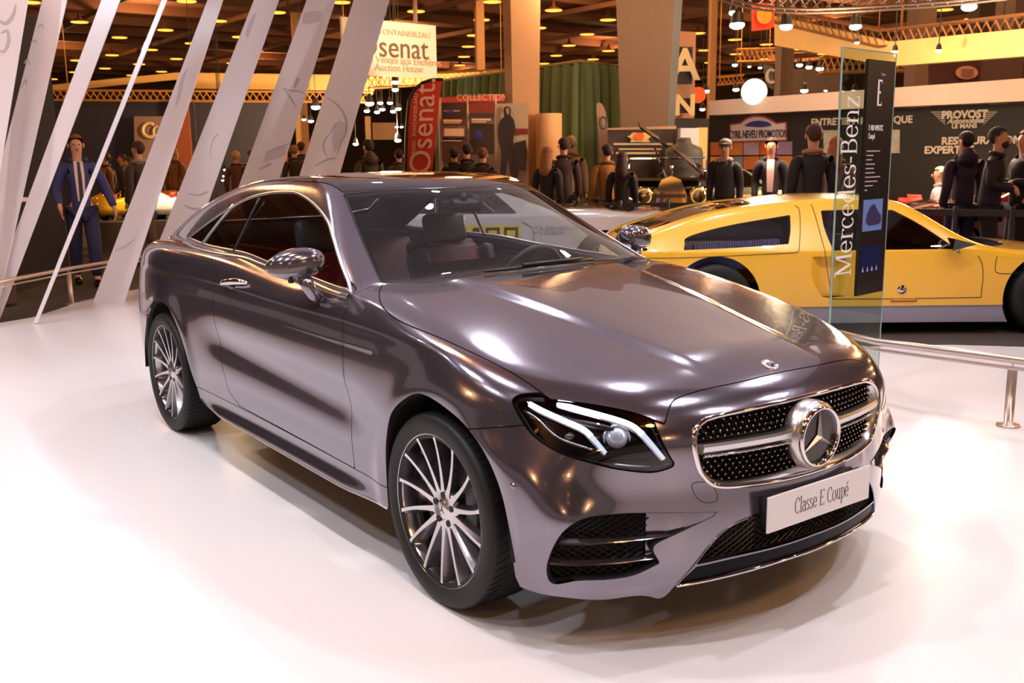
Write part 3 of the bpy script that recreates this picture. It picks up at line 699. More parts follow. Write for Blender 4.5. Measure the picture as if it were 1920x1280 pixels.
# ------------------------------------------------ headlights
def headlamp(s):
    q = lambda P: [np.array(p)*[1, s, 1] for p in P]
    hb = bpy.data.objects.new('headlight', None); link(hb, car); hb['label'] = 'lit headlight with two white light bands' if s > 0 else 'headlight on the far side'
    panel('headlight_bowl', *head, mat('headlight_bowl_black', (14,12,18), .18, .3), hb, off=-.055, flange=-.056, side=s)
    d1 = [(.452,-.750,.7805),(.501,-.721,.770),(.556,-.683,.757),(.606,-.643,.742),(.639,-.617,.728),(.664,-.601,.708),(.690,-.578,.671),(.712,-.550,.628)]
    d2 = [(.387,-.808,.775),(.435,-.792,.759),(.499,-.761,.737),(.552,-.731,.716),(.586,-.718,.689),(.618,-.700,.652)]
    LED = emis('daylight_led', (236,240,255), 9.0); LED2 = emis('daylight_led_soft', (200,205,235), 1.6)
    for nm, d, w in (('light_band', d1, .0085), ('light_band', d2, .0085)):
        L = catmull(d, 6, False); n = len(L); k = int(n*.74)
        MB().tube(q(L[:k+1]), w, 8).build(nm, LED, hb, True)
        MB().tube(q(L[k:]), [w*(1-.35*i/(n-k)) for i in range(n-k)], 8).build('light_guide', LED2, hb, True)
        MB().tube(q(L+np.array([-.010, .006, -.010])), w*1.15, 8).build('band_housing', CHROME, hb, True)
    c = np.array([.598, -.638, .684]); ax = Vector((.80, -.60, .0)).normalized(); Rm = (ax if s > 0 else Vector((ax[0], -ax[1], 0))).to_track_quat('Z', 'Y').to_matrix(); cc = c*[1, s, 1]
    MB().lathe([(.0001,.030),(.016,.027),(.028,.018),(.034,.004),(.035,-.01)], 28, cc, 'z', Rm).build('projector_lens', mat('projector_glass', (190,195,205), .04, .2, 1), hb, True)
    MB().lathe([(.034,.0),(.040,.008),(.043,.004),(.046,-.03)], 28, cc, 'z', Rm).build('projector_ring', CHROME, hb, True)
    c2 = np.array([.50, -.735, .672])*[1, s, 1]
    MB().lathe([(.0001,.008),(.014,.006),(.024,.0),(.026,-.02)], 20, c2, 'z', Rm).build('turn_lamp', mat('clear_reflector', (150,140,135), .12, .8), hb, True)
    MB().tube(q(catmull([(.379,-.827,.757),(.428,-.811,.737),(.472,-.801,.708),(.51,-.787,.688),(.55,-.762,.675),(.590,-.730,.662)], 5, False)), .0035, 6).build('chrome_brow', CHROME, hb, True)
    MB().tube(q([(.632,-.680,.616),(.657,-.646,.611),(.692,-.585,.604)]), .004, 6).build('lower_reflector', SATIN, hb, True)
    sh = catmull([(.44,-.755,.725),(.50,-.722,.725),(.56,-.68,.718),(.60,-.650,.713)], 4, False)
    MB().tube(q(sh), [.006+.008*math.sin(math.pi*i/(len(sh)-1)) for i in range(len(sh))], 8).build('inner_shroud', mat('shroud_brown', (40,30,32), .25, .4), hb, True)
for s in (1, -1): headlamp(s)
# ------------------------------------------------ wheels
def wheel_data():
    D = {}
    R_ = .340
    # tyre
    prof = [(.250,-.105),(.262,-.112),(.290,-.121),(.318,-.1225),(.331,-.116),(.3385,-.104),(R_,-.085),(R_,.085),(.3385,.104),(.331,.116),(.318,.1225),(.290,.121),(.262,.112),(.250,.105)]
    mb = MB(); mb.lathe(prof, 90, (0,0,0), 'y')
    D['tire'] = (mb.V, mb.F)
    mb = MB()          # tread blocks: sipes across the shoulders
    for k in range(72):
        a = 2*math.pi*k/72
        for sgn in (-1, 1):
            pts = [(a, .338, .104*sgn), (a+.015, .3405, .085*sgn), (a+.05, .3405, .052*sgn)]
            pts = [(r*math.cos(q), y, r*math.sin(q)) for q, r, y in pts]; mb.tube(pts, .0022, 4, cap=False)
    for y in (-.045, -.015, .015, .045):
        mb.tube([(.3395*math.cos(2*math.pi*k/72), y, .3395*math.sin(2*math.pi*k/72)) for k in range(72)], .004, 4, closed=True)
    D['tread'] = (mb.V, mb.F)
    # rim barrel and lip (outer face at y=-.108)
    mb = MB(); mb.lathe([(.2745,-.1085),(.276,-.1125),(.272,-.1145),(.2655,-.1135),(.262,-.108),(.258,-.090),(.250,-.06),(.243,0),(.243,.06),(.255,.10),(.27,.108)], 90, (0,0,0), 'y'); D['rim_barrel'] = (mb.V, mb.F)
    # 16 slender spokes, curved paddles with a deep trailing flank
    fc = MB(); fk = MB(); NS = 14
    for k in range(NS):
        a0 = 2*math.pi*(k+.5)/NS; ring = []; n = 12
        for i in range(n):
            t = i/(n-1); r = .062+(.2735-.062)*t; a = a0+.07*(t-.35)*t*1.3; w = .0075-.0022*t+.004*(1-t)**4+.005*max(0,(t-.88)/.12)
            y = -.098+.020*math.sin(math.pi*min(1, t*.9))*(1-t)-.010*t
            y = -.088-.0245*t**1.3
            ring.append((r, a, w, y))
        V = []; F = []; V2 = []; F2 = []
        for r, a, w, y in ring:
            e = Vector((math.cos(a), 0, math.sin(a))); tn = Vector((-math.sin(a), 0, math.cos(a))); c = e*r
            V += [c+tn*w+Vector((0,y,0)), c-tn*w+Vector((0,y,0))]
            V2 += [c+tn*w+Vector((0,y,0)), c+tn*(w+.024*(1-.3*r/.26))+Vector((0,y+.046,0)), c-tn*(w*.6)+Vector((0,y+.055,0)), c-tn*w+Vector((0,y,0))]
        for i in range(n-1):
            F.append((i*2, i*2+1, i*2+3, i*2+2))
            for q in range(3): F2.append((i*4+q, (i+1)*4+q, (i+1)*4+q+1, i*4+q+1))
        fc.add(V, F); fk.add(V2, F2)
    D['spoke'] = (fc.V, fc.F); D['spoke_flank'] = (fk.V, fk.F)
    hb = MB(); hb.lathe([(.0001,-.094),(.030,-.094),(.034,-.090),(.036,-.088),(.064,-.088),(.072,-.086),(.078,-.07),(.080,-.03)], 48, (0,0,0), 'y'); D['hub'] = (hb.V, hb.F)
    lg = MB(); lg.lathe([(.0125,-.0895),(.0115,-.087),(.010,-.0885),(.0001,-.0885)], 14, (0, -.0005, 0), 'y'); D['lug_bolt'] = (lg.V, lg.F)
    dk = MB(); dk.lathe([(.05,-.045),(.175,-.045),(.175,-.015),(.05,-.015)], 60, (0,0,0), 'y'); D['brake_disc'] = (dk.V, dk.F)
    return D
WD = wheel_data()
def wheel(x, y, side, steer=0, ext=.0):
    w = bpy.data.objects.new('wheel', None); link(w, car); w.location = (x, y, .340); w.rotation_euler = (0, 0, 0 if side > 0 else math.pi)
    RIM = mat('machined_rim', (215,212,215), .22, 1); FL = mat('rim_grey', (128,124,130), .25, .9, .6); parts = (('tire', RUBBER, 1), ('tread', mat('tread_groove', (6,6,6), .9), 0), ('rim_barrel', mat('rim_lip', (200,198,202), .16, 1), 1), ('spoke', RIM, 0), ('spoke_flank', FL, 0), ('hub', RIM, 1), ('lug_bolt', mat('bolt_dark', (40,38,40), .4, .8), 0), ('brake_disc', mat('brake_steel', (120,118,118), .3, 1), 1))
    for nm, m, sm in parts:
        V, F = WD[nm]
        for k in range(5 if nm == 'lug_bolt' else 1): obj(nm, V, F, m, w, bool(sm)).location = (.052*math.cos(2*math.pi*k/5+.3), 0, .052*math.sin(2*math.pi*k/5+.3)) if nm == 'lug_bolt' else (0, 0, 0)
    c = MB(); c.box((.135, -.035, .04), (.075, .07, .19), None, .02); c.build('brake_caliper', mat('caliper_grey', (70,68,70), .4, .7), w)
    v_, f_ = tristar(.024, .004, .003, (0,-.0945,0), (0,-1,0), (1,0,0), (0,0,1)); obj('hub_star', v_, f_, mat('hub_star_grey', (120,118,122), .3, 1), w)
    return w
wheel(0, -.8025, 1); wheel(0, .8025, -1); wheel(-2.873, -.806, 1); wheel(-2.873, .806, -1)
# arch liners
for P_, nm in ((ARF, 'wheel_arch_liner'), (ARR, 'wheel_arch_liner')):
    L = catmull(P_, 3, False); L = L[L[:, 1] > .255]
    for s in (1, -1):
        V = []; F = []
        c = L.mean(0)
        for yv, k in ((.918, 1.0), (.905, 1.03), (.60, 1.03)):
            for p in L: V.append((c[0]+(p[0]-c[0])*k, -s*yv, .34+(p[1]-.34)*k))
        n = len(L)
        for r in range(2):
            for i in range(n-1): F.append((r*n+i, r*n+i+1, (r+1)*n+i+1, (r+1)*n+i))
        F.append(tuple(range(2*n, 3*n)))
        obj(nm, V, F, mat('arch_liner', (14,12,12), .85), car)
# ------------------------------------------------ mirrors, handles, wiper
def shell_mirror(s):
    m = bpy.data.objects.new('side_mirror', None); link(m, car)
    c = np.array([-1.0, -.94, 1.108]); V = []; F = []; n, k = 28, 16
    def pt(u, v):
        # superellipsoid, blunt at the rear, swept forward outboard
        a = -math.pi/2+math.pi*v/k; b = 2*math.pi*u/n
        sg = lambda t, p: math.copysign(abs(t)**p, t)
        X = sg(math.cos(a), .75)*sg(math.cos(b), .8); Yy = sg(math.cos(a), .75)*sg(math.sin(b), .85); Z = sg(math.sin(a), .85)
        z = Z*(.066 if Z > 0 else .058)*(1-.30*max(0, -Yy)**1.5)+.010*Yy; X *= (.085 if X > 0 else .055)*(1-.35*max(0, -Yy)**2); q = -Yy*.120
        return c+np.array([.954*X-.30*q, -.30*X-.954*q, z])
    for v in range(k+1):
        for u in range(n): V.append(pt(u, v)*[1, s, 1])
    for v in range(k):
        for u in range(n):
            fcs = (v*n+u, v*n+(u+1) % n, (v+1)*n+(u+1) % n, (v+1)*n+u); F.append(fcs if s > 0 else fcs[::-1])
    V = np.array(V); zc = V[:, 2]
    top = [q for q in F if np.mean(zc[list(q)]) > 1.098]; mid = [q for q in F if 1.078 < np.mean(zc[list(q)]) <= 1.098]; bot = [q for q in F if np.mean(zc[list(q)]) <= 1.078]
    obj('mirror_cap', V, top, PAINT, m, True); obj('indicator_strip', V-np.array([.002,0,0]), mid, mat('smoked_indicator', (90,72,68), .08, .6, 1), m, True); obj('mirror_base', V, bot, PAINT, m, True)
    st = MB(); st.tube([np.array(p)*[1, s, 1] for p in ((-.945,-.868,.965),(-.948,-.892,.985),(-.952,-.908,1.015),(-.965,-.925,1.06))], [.022,.024,.026,.032], 14); st.build('mirror_stem', PAINT, m, True)
    MB().box(np.array((-.96,-.98,1.046))*[1, s, 1], (.02,.02,.016), None, .004).build('mirror_camera', BLACKP, m)
    g = MB(); g.ball(np.array((-1.035,-.935,1.108))*[1, s, 1], (.016,.092,.044), 20, 10); g.build('mirror_glass', CHROME, m, True)
    if s < 0: m['label'] = 'far side mirror seen past the windshield pillar'
for s in (1, -1): shell_mirror(s)
for s in (1, -1):
    h = bpy.data.objects.new('door_handle', None); link(h, car)
    hx = np.linspace(-1.985, -1.705, 15); P = cast(np.stack([hx, 0*hx, .928+.10*(hx+1.98)], 1), np.tile([0., -1, 0], (15, 1)), t0=.5)
    N = nrm(P); t = np.linspace(0, 1, 15); bowv = np.sin(np.pi*t)**.5
    Q = P+N*(.004+.026*bowv)[:, None]
    MB().tube([p*np.array([1, s, 1]) for p in Q], [.006+.010*b for b in bowv], 12).build('handle_grip', CHROME, h, True)
    cp = MB(); cp.ball(P[5]*[1, s, 1]+np.array([0, s*.004, -.008]), (.062, .012, .034), 24, 12); cp.build('handle_cup', mat('handle_recess', (40,38,44), .12, .9, 1), h, True)
mt = surfpt([(-.952,1.0),(-.80,.995),(-.70,.990)], 'xz', 5, False)
strip('belt_trim', surfpt([(-2.97,1.066),(-2.45,1.055),(-1.97,1.052),(-1.645,1.032),(-.95,1.0),(-.74,.995)], 'xz', 8, False), -.010, .012, SATIN, car)['label'] = 'satin strip under the side windows'
# wiper and cowl
cw = surfpt([(-.56,0.02),(-.565,.25),(-.60,.45),(-.735,.69)], 'xy', 8, False, .001)
cwl = np.concatenate([cw[::-1], mir(cw)[1:]])
V = []; F = []
for i, p in enumerate(cwl):
    d = np.array([-.030*(1-.0*abs(p[1])), 0, .014]); V += [p, p+d]
for i in range(len(cwl)-1): F.append((2*i, 2*i+1, 2*i+3, 2*i+2))
wp = surfpt([(-.60,-.001),(-.602,.0)], 'xy', 2, False)
def wsline(pts, off): return [p+nrm(p[None])[0]*off for p in [snap(np.array([q]))[0] for q in pts]]
MB().tube(wsline([(-.578,-.30,1.052),(-.585,-.18,1.056),(-.600,0,1.060),(-.61,.15,1.060),(-.645,.35,1.064)], .012), .006, 8).build('wiper_blade', BLACKP, car, True)
MB().tube(wsline([(-.575,-.10,1.046),(-.59,.05,1.058),(-.612,.26,1.062)], .024), [.010,.008,.006], 8).build('wiper_arm', BLACKP, car, True)
# ------------------------------------------------ cabin
RED = mat('red_leather', (112,22,28), .42, bump=.1, bscale=40); BLK = mat('black_leather', (22,20,22), .5)
def seat(x, y, rear=False):
    s = bpy.data.objects.new('seat', None); link(s, car); s.location = (x, y, 0); s['label'] = 'red and black leather seat'
    R_ = Matrix.Rotation(math.radians(-22), 3, 'Y')
    mb = MB(); mb.box((.06, 0, .47), (.50, .50, .14), None, .05); mb.build('seat_cushion', RED, s, True)
    mb = MB(); mb.box((-.26, 0, .78), (.12, .36, .58), R_, .04)
    mb.build('backrest', RED, s, True)
    mb = MB()
    for k in range(9): mb.box((-.19-.0215*k, 0, .60+.053*k), (.02, .34, .044), R_, .009)
    mb.build('backrest_quilting', RED, s, True)
    mb = MB()
    for q in (-1, 1): mb.box((-.235, q*.215, .77), (.17, .085, .56), R_, .035)
    mb.box((-.33, 0, .79), (.07, .44, .60), R_, .03); mb.build('side_bolster', BLK, s, True)
    mb = MB(); mb.box((-.385, 0, 1.14), (.09, .26, .17), Matrix.Rotation(math.radians(-12), 3, 'Y'), .035); mb.build('headrest', mat('headrest_teal_sheen', (60,72,78), .35), s, True)
    mb = MB()
    for q in (-.05, .05): mb.tube([(-.345, q, 1.0), (-.38, q, 1.12)], .006, 6)
    mb.build('headrest_post', CHROME, s)
for y in (-.38, .38): seat(-1.55, y)
for y in (-.34, .34):
    s = bpy.data.objects.new('rear_seat', None); link(s, car); s.location = (-2.35, y, 0)
    MB().box((.05, 0, .50), (.46, .50, .14), None, .05).build('seat_cushion', RED, s, True)
    MB().box((-.24, 0, .78), (.14, .50, .56), Matrix.Rotation(math.radians(-24), 3, 'Y'), .05).build('backrest', RED, s, True)
# dash, binnacle, steering wheel, floor, tunnel
DASH = mat('dashboard_black', (34,32,36), .6, bump=.1, bscale=200)
V = []; F = []; prof = [(-.66,.955),(-.70,1.000),(-.80,1.005),(-.98,.995),(-1.07,.965),(-1.09,.90),(-1.04,.80),(-.98,.62)]
ys = np.linspace(-.70, .70, 25)
for y in ys:
    for x, z in prof: V.append((x-.10*(y/.7)**2, y, z-.012*(y/.7)**2+(.018*math.exp(-((y-.38)/.16)**2) if x < -.75 and z > .85 else 0)))
k = len(prof)
for i in range(len(ys)-1):
    for q in range(k-1): F.append((i*k+q, i*k+q+1, (i+1)*k+q+1, (i+1)*k+q))
obj('dashboard', V, F, DASH, car, True)
MB().box((-1.7, 0, .27), (2.6, 1.4, .06)).build('cabin_floor', DARK, car)
MB().box((-1.45, 0, .50), (1.0, .26, .34), None, .04).build('centre_console', BLK, car, True)
MB().box((-2.95, 0, .78), (.55, 1.3, .45), None, .03).build('parcel_shelf', BLK, car)
mb = MB(); Rw = Matrix.Rotation(math.radians(-66), 3, 'Y'); c = Vector((-1.14, .37, .925))
mb.tube([c+Rw @ Vector((.178*math.cos(a), .178*math.sin(a), 0)) for a in np.linspace(0, 2*math.pi, 40, endpoint=False)], .0155, 10, closed=True)
sw = mb.build('steering_wheel', BLK, car, True)
mb = MB(); mb.lathe([(.0001,.03),(.05,.028),(.062,.01),(.06,-.04)], 24, c, 'z', Rw)
for a in (0, math.pi, math.pi*1.5): mb.tube([c+Rw @ Vector((.05*math.cos(a), .05*math.sin(a), .005)), c+Rw @ Vector((.17*math.cos(a), .17*math.sin(a), 0))], .014, 6)
mb.build('wheel_hub', BLK, sw, True)
MB().box((-1.13, .02, 1.0), (.02, .52, .10), Matrix.Rotation(math.radians(-10), 3, 'Y'), .006).build('display_screen', BLACKG, car)
mb = MB(); mb.box((-1.19, 0, 1.30), (.025, .24, .062), Matrix.Rotation(math.radians(12), 3, 'Y'), .01); mb.tube([(-1.16,0,1.33),(-1.17,0,1.36)], .012, 8); mb.build('rear_view_mirror', BLACKP, car, True)
MB().box((-1.19, 0, 1.335), (.10, .14, .02), Matrix.Rotation(math.radians(33), 3, 'Y'), .006).build('camera_housing', BLACKP, car)
# headliner under the solid roof parts
hl = clip(HV, HT, -(HV[:, 2]-1.385) if 0 else 1.30-HV[:, 2])
hV, hT = hl; d = pdist(hV, WS, 'xy'); hV, hT = clip(hV, hT, -(d+.0)); d = pdist(hV, DLO, 'xz'); hV, hT = clip(hV, hT, -(d-.01)); d = pdist(hV, REARP, 'xy'); hV, hT = clip(hV, hT, -d)
panel('headliner', hV, hT, mat('headliner_grey', (60,56,58), .9), car, both=True, off=-.03, flange=0, custom=False)
for s in (1, -1):
    MB().box((-1.5, s*-.80, .66), (1.6, .05, .66), None, .02).build('door_trim', BLK, car)
WHITEF = mat('white_platform', (224,220,222), .26, 0, .0, spec=.40)
pf = [(x, y, 0) for x, y in ((-8.75,-1.9),(-8.15,-1.2),(-7.83,-.98),(-7.98,-.67),(-8.45,-.3),(-8.86,-.01),(-9.44,.67),(-9.9,1.5),(-10,3.0),(-8.5,5.5),(-2.9,5.1),(-.85,5.75),(4.5,7.5),(9,3),(9,-6),(4,-10),(-4,-9.5),(-7.5,-6))]
struct('floor', [(x, y, -.12) for x, y, _ in pf]+pf, [tuple(range(len(pf))), tuple(range(len(pf), 2*len(pf)))]+[(i, (i+1) % len(pf), (i+1) % len(pf)+len(pf), i+len(pf)) for i in range(len(pf))], WHITEF)
bpy.data.objects['floor'].name = 'floor_platform'

# unseen flat canopy, placed and shaped for the lilac reflection on the hood
CAN = mat('unseen_canopy_white', (214,208,226), .6)
cv_ = [(-4.2,-2.9),(-9.6,2.2),(-4.4,9.6),(1.1,4.3)]
struct('ceiling_unseen_canopy', *[(m_ := MB().prism([(x, y, 4.42) for x, y in cv_], (0,0,0), (0,0,.16))).V, m_.F], CAN)
# ================================================================ the hall
HF = -.03
def vz(x, y, py):
    """height on the vertical line over (x,y) seen at photo row py"""
    v0 = np.array([x, y, 0])-CC; k = np.array([0, 0, 1.]); c = (640-py)/FPX
    return float((c*(v0@_F)-(v0@_U))/((k@_U)-c*(k@_F)))
def vpt(px, py, d, py2):
    p = at(px, py, d); return np.array([p[0], p[1], vz(p[0], p[1], py2)])
def slab(name, Q, th, m, parent=None):
    """four 3-D corners extruded away from the camera by th"""
    Q = [np.array(q, float) for q in Q]; n = np.cross(Q[1]-Q[0], Q[3]-Q[0]); n /= np.linalg.norm(n)
    if n@(Q[0]-CC) < 0: n = -n
    return MB().prism(Q, (0,0,0), n*th).build(name, m, parent)
def vboard(name, xl, yl, xr, yr, yb, d, m, th=.04, parent=None, dr=None, zb=None):
    """upright board: top corners at pixels (xl,yl),(xr,yr), bottom at row yb under the left corner (or height zb)"""
    A = at(xl, yl, d); B = at(xr, yr, dr or d); z = zb if zb is not None else vz(A[0], A[1], yb)
    return slab(name, [A, B, (B[0], B[1], z), (A[0], A[1], z)], th, m, parent)
def frame_of(A, B):
    ex = Vector(B)-Vector(A); ex.z = 0; ex.normalize(); return ex, Vector((0, 0, 1))
def txt(name, body, m, parent, px, py, d, h, ex, align='CENTER', sx=1, bold=0, ey=(0,0,1), shear=0):
    p = at(px, py, d); ex = Vector(ex).normalized(); n = ex.cross(Vector(ey)).normalized(); n = n if n.dot(Vector(CC-p)) > 0 else -n
    return text(name, body, m, parent, Vector(p)+n*.03, ex, ey, h, .004, align, sx, bold, shear)
RIGHT = Vector((_R[0], _R[1], 0)).normalized()
def beam(A, B, w):
    return MB().tube([A, B], w/2*1.2, 4)
def truss(name, A, B, h, n, m, r=.025, w=None):
    A, B = Vector(A), Vector(B); mb = MB(); w = w or h*.8; u = Vector((0, 0, 1)); s = (B-A).cross(u).normalized()*w
    ch = [Vector((0,0,0)), s, u*h, s+u*h]
    for c in ch: mb.tube([A+c, B+c], r, 6)
    for i in range(n):
        a = A.lerp(B, i/n); b = A.lerp(B, (i+1)/n)
        mb.tube([a, b+u*h], r*.6, 4, cap=False); mb.tube([a+s+u*h, b+s], r*.6, 4, cap=False); mb.tube([a+u*h, a+s+u*h], r*.6, 4, cap=False); mb.tube([a, a+s], r*.6, 4, cap=False)
    if min(A.z, B.z) > 3.0:
        for q in (A.lerp(B, .08)+u*h, A.lerp(B, .92)+u*h): mb.tube([q, (q.x, q.y, HC)], .012, 4)
    return mb.build(name, m)
# floor, ceiling
CARPET = mat('hall_carpet', (62,50,46), .9, noise=.15, nscale=40)
struct('floor', [(-95,-30,HF),(35,-30,HF),(35,80,HF),(-95,80,HF)], [(0,1,2,3)], CARPET)
CEILM = mat('hall_ceiling_brown', (118,72,48), .95, noise=.35, nscale=.9)
HC = 9.0
struct('ceiling', [(-95,-40,HC),(35,-40,HC),(35,80,HC),(-95,80,HC)], [(3,2,1,0)], CEILM)
BEAMM = mat('ceiling_beam', (96,60,42), .8)
for i in range(26):
    x = -90+i*4.6; o = struct('trim_%d' % (i+1), *[(m := MB().box((x, 20, HC-.22), (.22, 118, .42))).V, m.F], BEAMM)
for i in range(18):
    y = -34+i*6.4; o = struct('trim_%d' % (i+30), *[(m := MB().box((-30, y, HC-.55), (128, .16, .22))).V, m.F], BEAMM)
WALLD = mat('far_hall_wall', (52,34,26), .9, noise=.2, nscale=1)
struct('wall_far', [(-92,-38,HF),(-92,78,HF),(-92,78,HC),(-92,-38,HC)], [(0,1,2,3)], WALLD)
struct('wall_right', [(-92,76,HF),(33,76,HF),(33,76,HC),(-92,76,HC)], [(0,1,2,3)], WALLD)
# ceiling lamps at the places the photo shows, more of them overhead and behind
SOD = emis('sodium_glow', (255,168,60), 3.0)
LAMPPX = [(57,4),(149,41),(350,2),(224,70),(310,56),(409,39),(449,69),(210,103),(360,81),(144,113),(283,93),(197,128),(247,141),(261,120),(303,134),(331,110),(140,135),(98,148),(401,139),(436,118),(640,4),(519,23),(780,21),(923,3),(903,37),(889,66),(878,87),(870,106),(862,122),(653,38),(489,144),(1038,19),(1010,52),(1140,37),(1101,64),(1067,85),(1043,104),(1141,95),(995,86),(1112,111),(1020,119),(1309,62),(1378,74),(1321,94),(1380,101),(1437,83),(1331,117),(1433,110),(1495,92),(1544,101),(1771,18),(1823,35),(1859,48)]
lampmesh = None; shademesh = None
def ceiling_lamp(x, y, z):
    global lampmesh, shademesh
    t = thing('ceiling_lamp', 'round amber high-bay lamp glowing under the brown hall ceiling', 'lamp', (x, y, z), 0, 'amber high-bay lamps under the hall ceiling')
    if lampmesh is None:
        lampmesh = MB().lathe([(.0001,-.03),(.38,-.03),(.40,0)], 18).build('lamp_bulb', SOD, t, True).data
        shademesh = MB().lathe([(.41,-.02),(.30,.08),(.10,.16),(.03,.45),(.0001,.45)], 18).build('lamp_shade', mat('lamp_shade_brown', (104,62,36), .6, .2), t, True).data
    else:
        for n, me in (('lamp_bulb', lampmesh), ('lamp_shade', shademesh)): link(bpy.data.objects.new(n, me), t)
    return t
random.seed(11)
for i, (px, py) in enumerate(LAMPPX):
    p = atz(px, py, HC-.95)
    if np.linalg.norm(p-CC) < 110: t = ceiling_lamp(*p)
for x in (-12,-6,0,6,12):
    for y in (-21,-15,-9,-3): ceiling_lamp(x+1.5, y+.7, HC-.95)
WARM = (1, .52, .20)
for x in (-70,-52,-36,-24,-12,0,14):
    for y in (-18,-4,10,24,40,58):
        if x > -20 or y > -10: light('high_bay_light', 'POINT', (x+3.2+2*(y % 3), y+2.5, HC-1.5), 950 if (x < -5 and y > 0) else 420, WARM, .5)
# ---------------------------------------------------------------- white leaning fins of the stand
FINM = mat('fin_white', (236,232,240), .32, 0, .25, noise=.03, nscale=2)
PRINT = mat('fin_print_grey', (192,188,200), .35); PRINT2 = mat('fin_print_pale', (208,204,214), .35)
FIN = [  # bottom-left, bottom-right, top-right, top-left (photo pixels at the frame edge), depth bottom, depth top
 ((-60,330),(-2,330),(52,0),(-12,0),9.0,9.0,'leaning white fin at the far left edge'),
 ((-62,556),(-4,570),(125,0),(79,0),9.6,9.4,'second leaning white fin from the left edge'),
 ((-28,588),(1,592),(225,0),(190,0),9.7,9.5,'leaning white fin that half hides the man in the blue suit'),
 ((60,612),(70,604),(313,0),(303,0),9.5,9.6,'thin edge-on white fin beside the man in the blue suit'),
 ((172,572),(238,552),(418,0),(389,0),10.9,10.6,'leaning white fin behind the tail of the grey coupe'),
 ((262,545),(338,530),(523,0),(476,0),12.3,11.6,'leaning white fin over the rear window of the grey coupe'),
 ((372,556),(456,548),(629,0),(575,0),13.4,12.8,'leaning white fin printed with a leaf shape above the coupe roof'),
 ((494,548),(576,540),(730,0),(663,0),13.8,13.3,'rightmost leaning white fin, beside the white hanging sign')]
fins = []
for k, (bl, br, tr, tl, d0, d1, lab) in enumerate(FIN):
    B0, B1, T1, T0 = [at(p[0], p[1], d) for p, d in ((bl, d0), (br, d0), (tr, d1), (tl, d1))]
    if k != 3: # stand on the platform
        for q in (B0, B1): pass
    ext = .30; T0e = T0+(T0-B0)*ext; T1e = T1+(T1-B1)*ext
    z0 = 0.0
    B0 = B0+(T0-B0)*((z0-B0[2])/(T0[2]-B0[2])) if B0[2] < 0 or k in (0,1,2,4,5,6,7) else B0
    B1 = B1+(T1-B1)*((z0-B1[2])/(T1[2]-B1[2])) if B1[2] < 0 or k in (0,1,2,4,5,6,7) else B1
    n = 24; V = []; F = []; nn = np.cross(B1-B0, T0-B0); nn /= np.linalg.norm(nn); nn = nn if nn@(CC-B0) > 0 else -nn
    for i in range(n+1):
        t = i/n; a = B0+(T0e-B0)*t; b = B1+(T1e-B1)*t
        bow = .10*math.sin(math.pi*t)*0
        for q in (a, b, b-nn*.012, a-nn*.012): V.append(q)
    for i in range(n):
        for j in range(4): F.append((i*4+j, i*4+(j+1) % 4, (i+1)*4+(j+1) % 4, (i+1)*4+j))
    F += [(0,1,2,3), (n*4+3,n*4+2,n*4+1,n*4)]
    o = obj('leaning_fin', V, F, FINM); tag(o, lab, 'decorative fin', 'white leaning fins of the stand'); fins.append((o, nn, d0, d1, B0, B1, T0, T1))
def fin_pt(k, px, py, lift=.004):
    o, nn, d0, d1, B0, B1, T0, T1 = fins[k]; v = at(px, py, 1)-CC; return CC+v*(((B0-CC)@nn)/(v@nn))+nn*lift
def finprint(k, polys, m=PRINT):
    o = fins[k][0]
    for S_k in polys:
        mb = MB(); S_k = S_k if hasattr(S_k[0][0], '__len__') else [S_k]
        for P in S_k:
            pts = [fin_pt(k, *q) for q in P]; mb.add(pts, [tuple(range(len(pts)))])
        mb.build('printed_line', m, o)
def stroke(P, w):
    P = catmull(P, 5, False); L = []; R_ = []
    for i in range(len(P)):
        a = P[max(0, i-1)]; b = P[min(len(P)-1, i+1)]; d = (b-a)/max(1e-6, np.hypot(*(b-a))); n = np.array([-d[1], d[0]])*w/2*(.35+.65*math.sin(math.pi*i/(len(P)-1)))
        L.append(P[i]+n); R_.append(P[i]-n)
    return [[[L[i], L[i+1], R_[i+1], R_[i]] for i in range(len(P)-1)]]
finprint(7, stroke([(612,183),(632,196),(645,214),(650,232),(648,250),(640,268),(632,290)], 5)+stroke([(620,250),(628,236),(640,226)], 5)+stroke([(614,296),(606,272),(618,250)], 4)+stroke([(590,312),(612,300),(632,296)], 4))
finprint(7, [[(640,228),(648,232),(647,252),(636,276),(626,286),(622,262),(628,240)]], PRINT2)
finprint(6, stroke([(531,165),(545,170),(560,171),(572,176)], 4)+stroke([(531,165),(545,184),(556,202)], 4)+stroke([(553,165),(558,150),(561,147)], 7)+stroke([(500,285),(520,278),(545,268)], 5)+stroke([(486,318),(505,308),(508,306)], 6))
finprint(6, [[(570,24),(590,20),(604,22),(600,40),(584,45),(566,44)], [(498,286),(540,274),(534,292),(512,300),(494,305)]], PRINT2)
finprint(5, stroke([(458,86),(470,88),(486,94),(494,96)], 6)+stroke([(496,22),(482,30),(470,52),(463,70)], 14)+stroke([(455,148),(465,144),(476,146)], 4), PRINT2)
finprint(5, stroke([(394,290),(400,262),(412,252),(420,262),(416,286),(404,300),(394,290)], 3)+stroke([(352,362),(372,366),(392,358),(400,350)], 4)+stroke([(345,385),(366,392),(386,388)], 5))
finprint(4, stroke([(352,128),(342,150),(335,182),(330,200)], 7)+stroke([(215,470),(235,462),(256,446)], 4), PRINT2)
finprint(1, stroke([(45,120),(52,112),(56,122)], 3)+stroke([(58,80),(66,76),(70,84)], 3)+stroke([(40,165),(48,150),(50,160)], 3)+stroke([(70,52),(78,46),(82,54)], 3))
